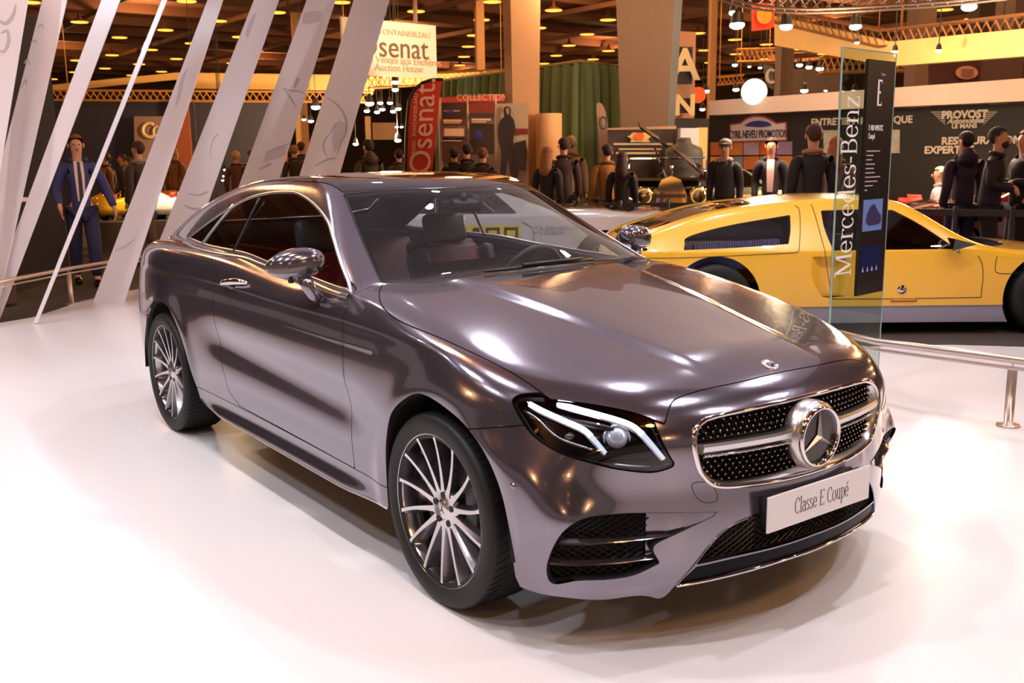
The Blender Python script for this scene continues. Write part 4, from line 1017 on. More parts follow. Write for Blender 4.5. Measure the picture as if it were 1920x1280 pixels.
finprint(0, stroke([(-4,36),(10,44),(24,30),(30,8)], 7)+stroke([(-4,94),(8,96),(16,78),(14,58),(2,62)], 6))
# ---------------------------------------------------------------- low railings on the platform
RAILM = mat('brushed_rail', (196,178,168), .3, .8)
def railing(name, label, P, posts, h=.41):
    t = thing(name, label, 'railing', (posts[0][0], posts[0][1], 0)); o = Vector((posts[0][0], posts[0][1], 0))
    L = [Vector(p)-o for p in P]
    MB().tube([p+Vector((0,0,h)) for p in L], .021, 10).build('handrail', RAILM, t, True)
    MB().tube([p+Vector((0,0,h-.05)) for p in L], .010, 8).build('lower_rail', RAILM, t, True)
    for q in posts:
        q = Vector((q[0], q[1], 0))-o
        pb = MB(); pb.lathe([(.0001,.33),(.024,.33),(.026,.32),(.026,.012),(.062,.010),(.064,0),(.0001,0)], 20, q); pp = pb.build('post', RAILM, t, True)
        MB().tube([q+Vector((0,0,.32)), q+Vector((0,0,h-.02))], .006, 8).build('post_pin', RAILM, pp)
ra = [atz(1560,621,.41), atz(1640,640,.41), atz(1780,658,.41), atz(1920,676,.41), atz(2250,722,.41)]
railing('low_railing', 'low steel railing on the white floor right of the grey coupe', [(p[0], p[1], 0) for p in ra], [atz(1890,798), atz(2260,905)])
lb = [atz(-80,546,.41), atz(25,523,.41), atz(130,503,.41), atz(277,479,.41), atz(420,462,.41)]
railing('low_railing', 'low steel railing at the platform edge behind the leaning fins', [(p[0], p[1], 0) for p in lb], [atz(134,570), atz(-60,612)])
# ---------------------------------------------------------------- glass stele with the black information panel
gA = at(1580, 88, 5.9); gB = at(1681, 94, 6.35)
t = thing('glass_stele', 'upright clear glass sheet carrying a black information panel and vertical white lettering', 'information stand', (gA[0], gA[1], 0))
def gp(s, z, off=0):
    a = np.array([gA[0], gA[1]]); b = np.array([gB[0], gB[1]]); p = a+(b-a)*s; n = np.array([-(b-a)[1], (b-a)[0]]); n /= np.linalg.norm(n); n = n if n@(CC[:2]-p) > 0 else -n
    p = p+n*off; return np.array([p[0]-gA[0], p[1]-gA[1], z])
zt = gA[2]; gex = Vector(gp(1, 0)-gp(0, 0)).normalized(); gw = float(np.linalg.norm(gp(1, 0)-gp(0, 0)))
GP_ = glass('stele_glass', (226,236,232), 0, 1.45, .35)
MB().prism([gp(0,.0), gp(1,.0), gp(1,zt), gp(0,zt)], -gp(0,0,.012)+gp(0,0), (0,0,0)).build('glass_sheet', GP_, t)
EDG = mat('glass_edge_green', (150,176,170), .1, 0, 1)
MB().tube([gp(0,0), gp(0,zt)], .006, 6).build('glass_edge', EDG, t); MB().tube([gp(1,0), gp(1,zt)], .0035, 6).build('glass_edge', EDG, t); MB().tube([gp(0,zt), gp(1,zt)], .004, 6).build('glass_edge', EDG, t)
pz0 = vz(*(gp(.5,0)[:2]+gA[:2]), 553); s0 = .415; s1 = .93
STB = mat('stele_black', (24,18,20), .3); zt2 = zt-.055
pn = MB().prism([gp(s0,pz0,.004), gp(s1,pz0,.004), gp(s1,zt2,.004), gp(s0,zt2,.004)], (0,0,0), gp(0,0,.018)-gp(0,0)).build('information_panel', STB, t)
WT = mat('white_lettering', (232,228,232), .5); GL = mat('pale_lettering', (176,166,172), .5); 
gez = (0,0,1); off = .0235
def gl(s, z): return Vector(gp(s, z, off))
sp = s1-s0
letters('panel_letter', 'E', WT, pn, gl(s0+sp*.36, zt2-.275), gex, gez, .155, .72, bold=2.1)
text('panel_word', 'Classe', GL, pn, Vector(gA*[1,1,0])+gl(s0+sp*.56, zt2-.085), gex, gez, .022, .001)
text('panel_word', 'E 400 4MATIC\nCoup\u00e9', WT, pn, Vector(gA*[1,1,0])+gl(s0+sp*.12, zt2-.44), gex, gez, .05, .001, 'LEFT', .62)
mb = MB(); zz = zt2-.56
for i in range(10):
    w = (.50,.26,.22,.34,.30,.34,.56,.46,.30,.10)[i]; mb.prism([gl(s0+sp*.08, zz), gl(s0+sp*(.08+w), zz), gl(s0+sp*(.08+w), zz+.007), gl(s0+sp*.08, zz+.007)], (0,0,0), gp(0,0,.001)-gp(0,0)); zz -= .027
mb.build('panel_fine_print', GL, pn)
z1 = zt2-.86
scr = MB().prism([gp(s0+sp*.08,z1-.20,.0225), gp(s0+sp*.80,z1-.20,.0225), gp(s0+sp*.80,z1,.0225), gp(s0+sp*.08,z1,.0225)], (0,0,0), gp(0,0,.002)-gp(0,0)).build('display_picture', emis('screen_blue', (128,140,196), .55), pn)
cp = [(.12,.30),(.18,.55),(.36,.80),(.55,.86),(.74,.62),(.92,.48),(.94,.26),(.80,.18),(.30,.16)]
MB().add([gp(s0+sp*(.08+.72*a), z1-.20+.20*b, .026) for a, b in cp], [tuple(range(len(cp)))]).build('picture_car', mat('picture_car_dark', (48,44,84), .4), pn)
MB().prism([gp(s0+sp*.08,z1-.47,.0225), gp(s0+sp*.80,z1-.47,.0225), gp(s0+sp*.80,z1-.30,.0225), gp(s0+sp*.08,z1-.30,.0225)], (0,0,0), gp(0,0,.002)-gp(0,0)).build('display_caption', emis('screen_dim', (52,52,98), .35), pn)
MB().add([q for k in range(4) for q in (gp(s0+sp*(.13+.17*k), z1-.46, .026), gp(s0+sp*(.20+.17*k), z1-.46, .026), gp(s0+sp*(.165+.17*k), z1-.425, .026))], [(3*k, 3*k+1, 3*k+2) for k in range(4)]).build('caption_icons', GL, pn)
# vertical lettering reads upward
zl = vz(*(gp(.18,0)[:2]+gA[:2]), 518); zh = vz(*(gp(.18,0)[:2]+gA[:2]), 178)
_, w_ = letters('x', 'Mercedes-Benz', WT, None, (9,9,-9), (0,1,0), (0,0,1), .2, 1); bpy.data.objects.remove(_)
letters('glass_lettering', 'Mercedes-Benz', WT, t, gp(.335, zl, .003), (0,0,1), -gex, .2, (zh-zl)/w_)
# ---------------------------------------------------------------- pillars
def pillar(label, xl, xr, ytop, d, m1, m2=None, split=.5, w=None, ybot=None, xlb=None, xrb=None):
    """hall column: faces in m1, right side face in m2 when given"""
    A = at(xl, ytop, d); B = at(xr, ytop, d); xlb = xl if xlb is None else xlb; xrb = xr if xrb is None else xrb
    A2 = at(xlb, ybot or 300, d); B2 = at(xrb, ybot or 300, d)
    wd = np.linalg.norm(B[:2]-A[:2]); c2 = (A2+B2)/2; s = wd/2
    ex = np.array([RIGHT[0], RIGHT[1]]); ey = np.array([-ex[1], ex[0]])
    kb = np.linalg.norm(B2[:2]-A2[:2])/wd; z2 = (A2[2]+B2[2])/2; zt = (A[2]+B[2])/2
    # linear taper continued to floor and ceiling
    def half(z): return (wd/2)*(kb+(1-kb)*(z-z2)/max(.1, zt-z2))
    V = []
    for z in (HF, HC):
        h = max(.1, half(z)); cx = (A2[:2]+B2[:2])/2+((A[:2]+B[:2])/2-(A2[:2]+B2[:2])/2)*(z-z2)/max(.1, zt-z2)*.0
        e1 = Matrix.Rotation(math.radians(24 if m2 is None else -22), 2) @ Vector(ex); e2 = Vector((-e1[1], e1[0]))
        for a, b in ((-1,-1),(1,-1),(1,1),(-1,1)):
            q = Vector(cx)+e1*(a*h*.82)+e2*(b*h*.5); V.append((q[0], q[1], z))
    o = struct('x', V, [(0,1,5,4),(1,2,6,5),(2,3,7,6),(3,0,4,7)], m1)
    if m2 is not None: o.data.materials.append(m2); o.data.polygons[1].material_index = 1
    return o
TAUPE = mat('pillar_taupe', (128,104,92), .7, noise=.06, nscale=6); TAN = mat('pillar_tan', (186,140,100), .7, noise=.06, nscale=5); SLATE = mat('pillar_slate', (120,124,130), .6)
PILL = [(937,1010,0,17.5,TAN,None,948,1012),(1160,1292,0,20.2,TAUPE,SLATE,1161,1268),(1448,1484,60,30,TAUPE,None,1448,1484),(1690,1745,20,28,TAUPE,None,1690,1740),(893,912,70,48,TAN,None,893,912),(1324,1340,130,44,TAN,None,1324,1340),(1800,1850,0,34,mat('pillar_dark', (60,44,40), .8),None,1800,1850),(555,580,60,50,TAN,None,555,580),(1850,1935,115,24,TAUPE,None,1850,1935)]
for i, (xl, xr, yt, d, m, _, xlb, xrb) in enumerate(PILL):
    o = pillar('', xl, xr, yt, d, m, _, xlb=xlb, xrb=xrb, ybot=250); o.name = 'trim_%d' % (60+i)
# ---------------------------------------------------------------- left side: dark partition, table, far dark booth
BOOTHD = mat('booth_dark', (40,30,34), .6); NAVY = mat('booth_navy', (38,34,52), .7)
A = at(-260, 30, 12.2); B = at(86, 30, 13.2); z_ = HF
o = slab('partition_panel', [A, B, (B[0], B[1], z_), (A[0], A[1], z_)], .12, mat('partition_black', (52,44,42), .5)); tag(o, 'tall dark partition panel behind the two leftmost fins', 'partition')
t = thing('high_table', 'white high table in front of the dark partition at the left edge', 'table', tuple(at(12, 530, 10.9)*[1,1,0]+[0,0,HF]))
zt_ = 1.53-68*10.9/FPX
MB().box((0,0,zt_-HF), (.62,.55,.045), None, .01).build('table_top', mat('table_white', (225,205,195), .3, 0, .4), t)
MB().box((0,.0,(zt_-HF)/2), (.16,.16,zt_-HF-.04), None, .01).build('table_leg', mat('table_leg_brown', (92,66,60), .5), t)
DB = 31.0
o = vboard('dark_booth_wall', 60, 184, 524, 190, 0, DB, NAVY, .2, zb=HF); tag(o, 'long dark navy booth wall behind the leaning fins', 'booth wall')
t = thing('logo_panel', 'grey panel with a crescent emblem on the dark booth wall', 'panel', tuple(at(280, 300, DB-.6)))
o_ = Vector(at(280, 300, DB-.6))
def local(o, base): o.location = -Vector(base); return o
MB().prism([at(251,218,DB-.6)-np.array(o_), at(309,218,DB-.6)-np.array(o_), at(309,300,DB-.6)-np.array(o_), at(253,300,DB-.6)-np.array(o_)], (0,0,0), _F*.05).build('panel_board', mat('panel_grey', (128,104,98), .6), t)
mb = MB(); mb.tube([at(281+13*math.cos(a), 244-13*math.sin(a), DB-.75)-np.array(o_) for a in np.linspace(1.0, 5.4, 16)], .05, 6); mb.tube([at(294+6*math.cos(a), 246-9*math.sin(a), DB-.75)-np.array(o_) for a in np.linspace(1.2, 5.0, 10)], .03, 6); mb.build('crescent_emblem', mat('emblem_pale', (206,176,132), .5), t)
# gold canopy and truss over the dark booth
GOLD = mat('canopy_cream', (232,186,112), .7); TRM = mat('truss_gold', (206,150,84), .4, .5)
for q, (x0, y0, x1, y1, yb_) in enumerate(((88,160,330,136,182),(330,136,700,141,186),(640,142,940,132,178))):
    a = at(x0, y0, DB+1); b = at(x1, y1, DB+1); h = (yb_-y0)*.95/FPX*DB
    o = slab('canopy_fascia', [a, b, b-np.array([0,0,h*.62]), a-np.array([0,0,h*.62])], .1, GOLD); tag(o, ('left pitched span of the cream canopy over the dark booth', 'middle span of the cream canopy behind the leaning fins', 'right span of the cream canopy below the white hanging sign')[q], 'canopy')
truss('canopy_truss', at(80,188,DB), at(700,192,DB), .30, 50, TRM, .03); tag(bpy.data.objects['canopy_truss'], 'long golden lattice truss along the foot of the cream canopy', 'truss')
truss('roof_truss', at(680,166,DB-2), at(960,150,DB+2), .34, 26, TRM, .03); tag(bpy.data.objects['roof_truss'], 'golden lattice truss between the white hanging sign and the first pillar', 'truss')
o = vboard('orange_drape', 318, 190, 352, 190, 0, DB-.8, mat('drape_rust', (120,58,26), .8), .1, zb=HF); tag(o, 'narrow rust-coloured drape on the dark booth wall', 'drape')
# display plinth and the two toy cars
pa = [atz(190,418,HF), atz(420,412,HF)]
PD = 17.0
pc = at(285, 440, PD)
t = tag(MB().prism([at(165,418,PD)-np.array([0,0,.0]), at(430,410,PD), at(430,410,PD)+np.array([_F[0],_F[1],0])*2.4, at(165,418,PD)+np.array([_F[0],_F[1],0])*2.4], (0,0,0), (0,0,-(at(165,418,PD)[2]-HF))).build('display_plinth', mat('plinth_dark', (66,50,42), .6)), 'low dark plinth carrying the small toy cars', 'plinth')
def toy_car(label, px, py, d, sc, col, hood, head_col=None, flip=False):
    """small pedal car side on: shell with fenders, cockpit, wheels, lamps"""
    base = at(px, py, d); t = thing('pedal_car', label, 'toy car', tuple(base), math.atan2(RIGHT[1], RIGHT[0])+(math.pi if flip else 0), 'small toy cars on the dark plinth')
    m = mat('toy_'+hood, col, .25, 0, 1); V = []; F = []; n, k = 20, 14
    for i in range(n):
        u = i/(n-1); x = (u-.5)*1.15; h = .17+.12*math.exp(-((u-.22)/.16)**2)+.06*math.exp(-((u-.75)/.2)**2); h *= (1-abs(2*u-1)**6*.75); wd = .26*(1-abs(2*u-1)**4*.55)
        for j in range(k):
            a = 2*math.pi*j/k; V.append((x*sc, math.copysign(abs(math.cos(a))**.6, math.cos(a))*wd*sc, (.24+math.copysign(abs(math.sin(a))**.7, math.sin(a))*(h if math.sin(a) > 0 else .13))*sc))
    for i in range(n-1):
        for j in range(k): F.append((i*k+j, i*k+(j+1) % k, (i+1)*k+(j+1) % k, (i+1)*k+j))
    F += [tuple(range(k))[::-1], tuple((n-1)*k+j for j in range(k))]
    obj('body', V, F, m, t, True)
    for x in (-.36, .36):
        for y in (-.24, .24):
            w = MB().lathe([(.0001,.03),(.10,.03),(.125,.02),(.125,-.02),(.10,-.03),(.0001,-.03)], 18, (0,0,0), 'y').build('wheel', RUBBER, t, True, (x*sc, y*sc, .125*sc)); w.scale = (sc,)*3
            MB().lathe([(.0001,.036),(.05,.034),(.06,.03)], 12, (0,0,0), 'y').build('hub_cap', CHROME, w, True)
            MB().lathe([(.06,-.03),(.05,-.034),(.0001,-.036)], 12, (0,0,0), 'y').build('hub_cap', CHROME, w, True)
    MB().tube([(.02*sc,-.12*sc,.44*sc),(.05*sc,-.10*sc,.52*sc),(.05*sc,.10*sc,.52*sc),(.02*sc,.12*sc,.44*sc)], .012*sc, 6).build('windscreen_frame', CHROME, t)
    MB().ball((.0, -.1*sc, .46*sc), (.06*sc,.04*sc,.06*sc)).build('steering_wheel', mat('toy_red', (190,40,34), .4), t, True)
    for y in (-.16, .16): MB().ball((-.56*sc, y*sc, .30*sc), .045*sc).build('headlamp', CHROME, t, True)
toy_car('yellow toy pedal car beside the man in the blue suit', 222, 414, PD+.7, .92, (240,176,30), 'yellow')
toy_car('white toy pedal car with a red steering wheel on the plinth', 330, 414, PD+.5, .98, (236,224,206), 'white')
toy_car('orange toy car partly hidden behind the white toy car', 300, 398, PD+1.8, .9, (226,140,30), 'orange')
# bits of stand furniture seen between the fins
for q, (x0, x1, y0, y1, d, c, lab) in enumerate(((303,316,300,360,24,(160,150,150),'grey display column behind the white toy car'),(524,533,195,300,36,(214,120,40),'narrow orange banner between two leaning fins'),(553,562,212,300,38,(196,158,96),'slim cream post left of the rightmost fin'),(684,694,218,300,36,(150,112,70),'slim tan post under the white hanging sign'),(698,742,230,262,37,(120,84,52),'framed brown board behind the man in the olive jacket'))):
    o = vboard('banner' if 'banner' in lab else 'stand_panel', x0, y0, x1, y0, y1, d, mat('stand_col%d' % q, c, .7), .1, zb=HF if q < 4 else None); tag(o, lab, 'panel')
# ---------------------------------------------------------------- white hanging sign
DS = 20.0; zc = 0
A = at(640, 31, DS-1.2); B = at(817, 48, DS+.4); C_ = at(820, 147, DS+.4); D_ = at(640, 136, DS-1.2)
t = thing('hanging_sign', 'white hanging sign of the auction house above the red feather flag', 'sign', tuple((A+B)/2)); bs = (A+B)/2
B[2] = A[2]+(B-A)[2]; 
slab('sign_board', [A-bs, B-bs, (C_[0]-bs[0] if 0 else B[0]-bs[0], B[1]-bs[1], C_[2]-bs[2]), (A[0]-bs[0], A[1]-bs[1], D_[2]-bs[2])], .05, mat('sign_cream', (240,222,196), .5, emit=(240,214,180), estr=.10), t)
for (px, py) in ((779, 42),): 
    q = at(px, py, DS)-bs; MB().tube([q, q+np.array([0,0,3.2])], .05, 6).build('hanging_rod', mat('rod_grey', (150,110,84), .5), t)
TX = mat('sign_text_brown', (118,88,66), .6); TXP = mat('sign_text_pale', (204,172,138), .6)
ex_ = Vector(B-A).normalized(); bpy.context.view_layer.update()
for body, px, py, h, m, sx in (('Osenat', 738, 90, .60, TX, 1.0), ('PARIS FONTAINEBLEAU', 742, 62, .15, TXP, 1.1), ('Maison de Ventes aux Ench\u00e8res', 734, 113, .20, TXP, 1.0), ('Auction House', 748, 128, .20, TXP, 1.0)):
    p = at(px, py, DS-.9-.0); nrm_ = ex_.cross(Vector((0,0,1))); nrm_ = nrm_ if nrm_.dot(Vector(CC-p)) > 0 else -nrm_
    # onto the board plane
    v = at(px, py, 1)-CC; k = ((A-CC)@np.array(nrm_))/(v@np.array(nrm_)); q = Vector(CC+v*k)+nrm_*.02
    text('sign_lettering', body, m, t, q, ex_, (0,0,1), h, .004, 'CENTER', sx)
# ---------------------------------------------------------------- red feather flag
DFL = 18.0
t = thing('feather_flag', 'tall red feather flag with white vertical lettering behind the coupe roof', 'flag', tuple(at(800, 330, DFL)*[1,1,0]+[0,0,HF])); fb_ = np.array(t.location)
out = [(762,318),(763,280),(766,230),(769,190),(778,170),(792,158),(810,152),(830,151),(827,162),(824,185),(820,230),(815,280),(811,318)]
P = [at(a, b, DFL)-fb_ for a, b in catmull(crisp(out, (0,7,12)), 4)]
MB().prism(P, (0,0,0), _F*.015).build('flag_cloth', mat('flag_red', (206,48,24), .6), t)
MB().tube([at(a, b, DFL)-fb_ for a, b in ((758,456),(760,318),(763,230),(767,188),(777,168),(792,155),(812,149),(831,149))], .03, 8).build('flag_pole', BLACKP, t)
bpy.context.view_layer.update()
FT = mat('flag_text_cream', (236,190,158), .6)
up = Vector((0,0,1)); 
p = at(794, 236, DFL-.05); text('flag_lettering', 'Osenat.', FT, t, p, (Vector(_U)*1+Vector(_R)*.055).normalized(), -RIGHT, .56, .004, 'CENTER', 1.0)
p = at(778, 232, DFL-.05); text('flag_lettering', 'PARIS . FONTAINEBLEAU', FT, t, p, (Vector(_U)*1+Vector(_R)*.04).normalized(), -RIGHT, .10, .004, 'CENTER', 1.0)
# ---------------------------------------------------------------- poster wall, portrait poster, column, curtain box
t = thing('poster_wall', 'red-topped wall of car posters right of the red feather flag', 'poster wall', tuple(at(880, 320, 19)*[1,1,0]+[0,0,HF])); b0 = np.array(t.location)
def sub(nm, x0, y0, x1, y1, yb_, d, m, th=.03, dr=None):
    A = at(x0, y0, d)-b0; B = at(x1, y1, dr or d)-b0; z = vz(A[0]+b0[0], A[1]+b0[1], yb_)-b0[2]
    return slab(nm, [A, B, (B[0], B[1], z), (A[0], A[1], z)], th, m, t)
PB = mat('poster_brown', (92,66,56), .6, noise=.5, nscale=5)
sub('backing_wall', 823, 183, 946, 176, 342, 19.1, PB, .1, 19.6)
sub('red_header', 823, 183, 946, 176, 192, 19.0, mat('poster_red', (176,44,28), .6), .05, 19.5)
for i, (x, w) in enumerate(((823,4),(875,3.4),(928,3.4))): sub('white_upright', x, 183-(x-823)*.06, x+w, 183-(x-823)*.06, 300+20*(i == 0), 18.95, mat('upright_cream', (222,190,160), .6), .05)
cols = [((60,44,44),(132,70,52)),((56,48,50),(150,60,44)),((98,80,110),(58,46,46)),((50,44,48),(120,66,48))]
rects = [(828,192,873,222),(828,222,873,236),(828,236,873,258),(828,262,873,300),(880,190,926,212),(880,212,926,222),(880,232,926,290),(932,190,946,205)]
random.seed(5)
for i, (x0, y0, x1, y1) in enumerate(rects):
    c = ((70,46,40),(110,60,46),(128,100,116),(84,58,48),(140,52,40),(70,56,56),(64,52,52),(90,50,40))[i]
    p_ = sub('poster_picture', x0, y0, x1, y0, y1, 18.97, mat('poster_pic%d' % i, c, .6, noise=.4, nscale=3), .02)
mb = MB()
def bars(L, d):
    mb = MB()
    for x0, y0, x1, y1 in L:
        Q = [at(x0,y0,d)-b0, at(x1,y0,d)-b0, at(x1,y1,d)-b0, at(x0,y1,d)-b0]; mb.add(Q, [(0,1,2,3)])
    return mb
bars([(831,224,866,228),(832,229,864,231),(832,207,862,208.5),(884,222,920,226),(885,227.5,912,229.5),(829,263,866,264.5),(833,241,870,255)], 18.9).build('poster_title', mat('poster_text', (226,196,170), .6), t)
bars([(893,245,904,258),(836,205,850,212)], 18.9).build('poster_patch', mat('poster_blue', (60,50,170), .6), t)
bpy.context.view_layer.update()
txt('header_lettering', 'COLLECTIONS', FT, t, 908, 183, 18.95, .16, RIGHT)
t = thing('portrait_poster', 'cream poster of a rider with a motorcycle in front of the first pillar', 'poster', tuple(at(958, 330, 16.4)*[1,1,0]+[0,0,HF])); b0 = np.array(t.location)
sub('poster_sheet', 929, 194, 990, 193, 345, 16.4, mat('poster_cream', (228,198,158), .6), .03)
DKP = mat('poster_ink', (62,48,42), .6)
def shape(nm, L, m, d):
    MB().add([at(a, b, d)-b0 for a, b in L], [tuple(range(len(L)))]).build(nm, m, t)
shape('printed_figure', catmull([(945,218),(944,206),(948,200),(954,200),(958,206),(957,216),(964,226),(966,244),(962,262),(966,290),(972,330),(958,330),(952,300),(948,330),(938,330),(940,290),(934,262),(934,238),(938,226)], 3), DKP, 16.33)
shape('printed_face', catmull([(949,210),(948,204),(952,202),(955,205),(955,211),(952,215)], 3), mat('print_face', (196,160,124), .6), 16.31)
sub('poster_band', 940, 241, 990, 241, 253, 16.36, mat('poster_band_red', (150,52,36), .6), .01)
shape('printed_motorcycle', [(964,268),(986,262),(989,290),(986,320),(970,318),(962,296)], DKP, 16.32)
bpy.context.view_layer.update()
txt('poster_number', '700', WT, t, 975, 260, 16.3, .10, RIGHT)
# round cream column
p = at(1029, 213, 17.2); p0 = at(1004, 213, 17.2); p1 = at(1053, 213, 17.2); r_ = np.linalg.norm(p1-p0)/2
o = MB().lathe([(.0001,p[2]-HF),(r_,p[2]-HF),(r_,0)], 40, (0,0,0)).build('round_column', mat('column_cream', (206,160,116), .6), None, True, (p[0], p[1], HF)); tag(o, 'short round cream column left of the green curtain corner', 'column')
# green curtain box with real folds
GC = mat('green_velvet', (104,118,82), .85, noise=.12, nscale=3)
def curtain(A, B, ztop, zbot, fold=.15, pitch=.36):
    A = np.array(A[:2]); B = np.array(B[:2]); L = np.linalg.norm(B-A); n = int(L/.05); e = (B-A)/L; nn = np.array([-e[1], e[0]]); V = []; F = []
    for i in range(n+1):
        s = L*i/n; ph = 2*math.pi*s/pitch+.9*math.sin(s*1.3); o = fold*math.sin(ph)+.03*math.sin(ph*2.3)
        for k, z in enumerate((ztop, ztop-.25, (ztop+zbot)/2, zbot)):
            q = A+e*s+nn*o*(.45,.7,1,1.15)[k]; V.append((q[0], q[1], z))
    for i in range(n):
        for k in range(3): F.append((i*4+k, i*4+k+1, (i+1)*4+k+1, (i+1)*4+k))
    return V, F
c0 = at(815, 137, 25.5); c1 = at(1090, 116, 20.5); c2 = at(1175, 121, 22.0)
t = thing('curtain_box', 'tall green velvet curtain enclosure between the two big pillars', 'curtain', (c1[0], c1[1], HF)); b0 = np.array(t.location)
for nm, a, b in (('curtain_left_face', c0, c1), ('curtain_right_face', c1, c2)):
    V, F = curtain(a-b0, b-b0, c1[2]-HF, 0); o = obj('curtain_panel', V, F, GC, t, True)
MB().tube([c0*[1,1,0]+[0,0,c1[2]+.02]-b0, c1*[1,1,0]+[0,0,c1[2]+.02]-b0, c2*[1,1,0]+[0,0,c1[2]+.02]-b0], .035, 6).build('curtain_rail', mat('rail_olive', (150,128,76), .5), t)
# small leaf-shaped banner
t = thing('leaf_banner', 'small leaf-shaped banner with a circle motif beside the big pillar', 'flag', tuple(at(1135, 300, 16.5)*[1,1,0]+[0,0,HF])); b0 = np.array(t.location)
MB().prism([at(a, b, 16.5)-b0 for a, b in catmull([(1119,196),(1126,193),(1134,204),(1138,228),(1139,262),(1138,330),(1126,330),(1122,262),(1120,226)], 3)], (0,0,0), _F*.02).build('banner_cloth', mat('banner_taupe', (176,140,116), .7), t)
MB().tube([at(1131+7*math.cos(a), 230+11*math.sin(a), 16.4)-b0 for a in np.linspace(0, 6.28, 16, endpoint=False)], .02, 5, closed=True).build('banner_circle', mat('banner_ring', (96,84,88), .6), t)
# dark sign with the winged emblem, tank, white locker
t = thing('winged_sign', 'dark board with an orange winged emblem behind the open-bonnet vintage car', 'sign', tuple(at(1205, 300, 18.5)*[1,1,0]+[0,0,HF])); b0 = np.array(t.location)
sub('sign_board', 1138, 242, 1266, 238, 370, 18.5, mat('sign_dark', (58,42,42), .6), .06)
sub('sign_top_edge', 1136, 240, 1268, 236, 243.5, 18.45, mat('edge_tan', (176,130,100), .6), .08)
for q, (cx, c) in enumerate(((1190,(214,170,84)),(1209,(214,170,84)),(1199,(214,84,30)))):
    MB().prism([at(cx+9*math.cos(a), 256+7.5*math.sin(a), 18.38-.02*q)-b0 for a in np.linspace(0, 6.28, 20, endpoint=False)], (0,0,0), _F*.01).build('emblem_disc', mat('emblem%d' % q, c, .6), t)
bars([(1177,254.5,1184,257),(1215,254.5,1221,257),(1182,263.5,1218,266)], 18.36).build('emblem_wing', mat('emblem_pale2', (200,180,150), .6), t)
bars([(1150,268,1262,272),(1160,278,1240,281),(1155,285,1235,289)], 18.4).build('sign_lettering', mat('sign_script', (182,158,134), .6), t)
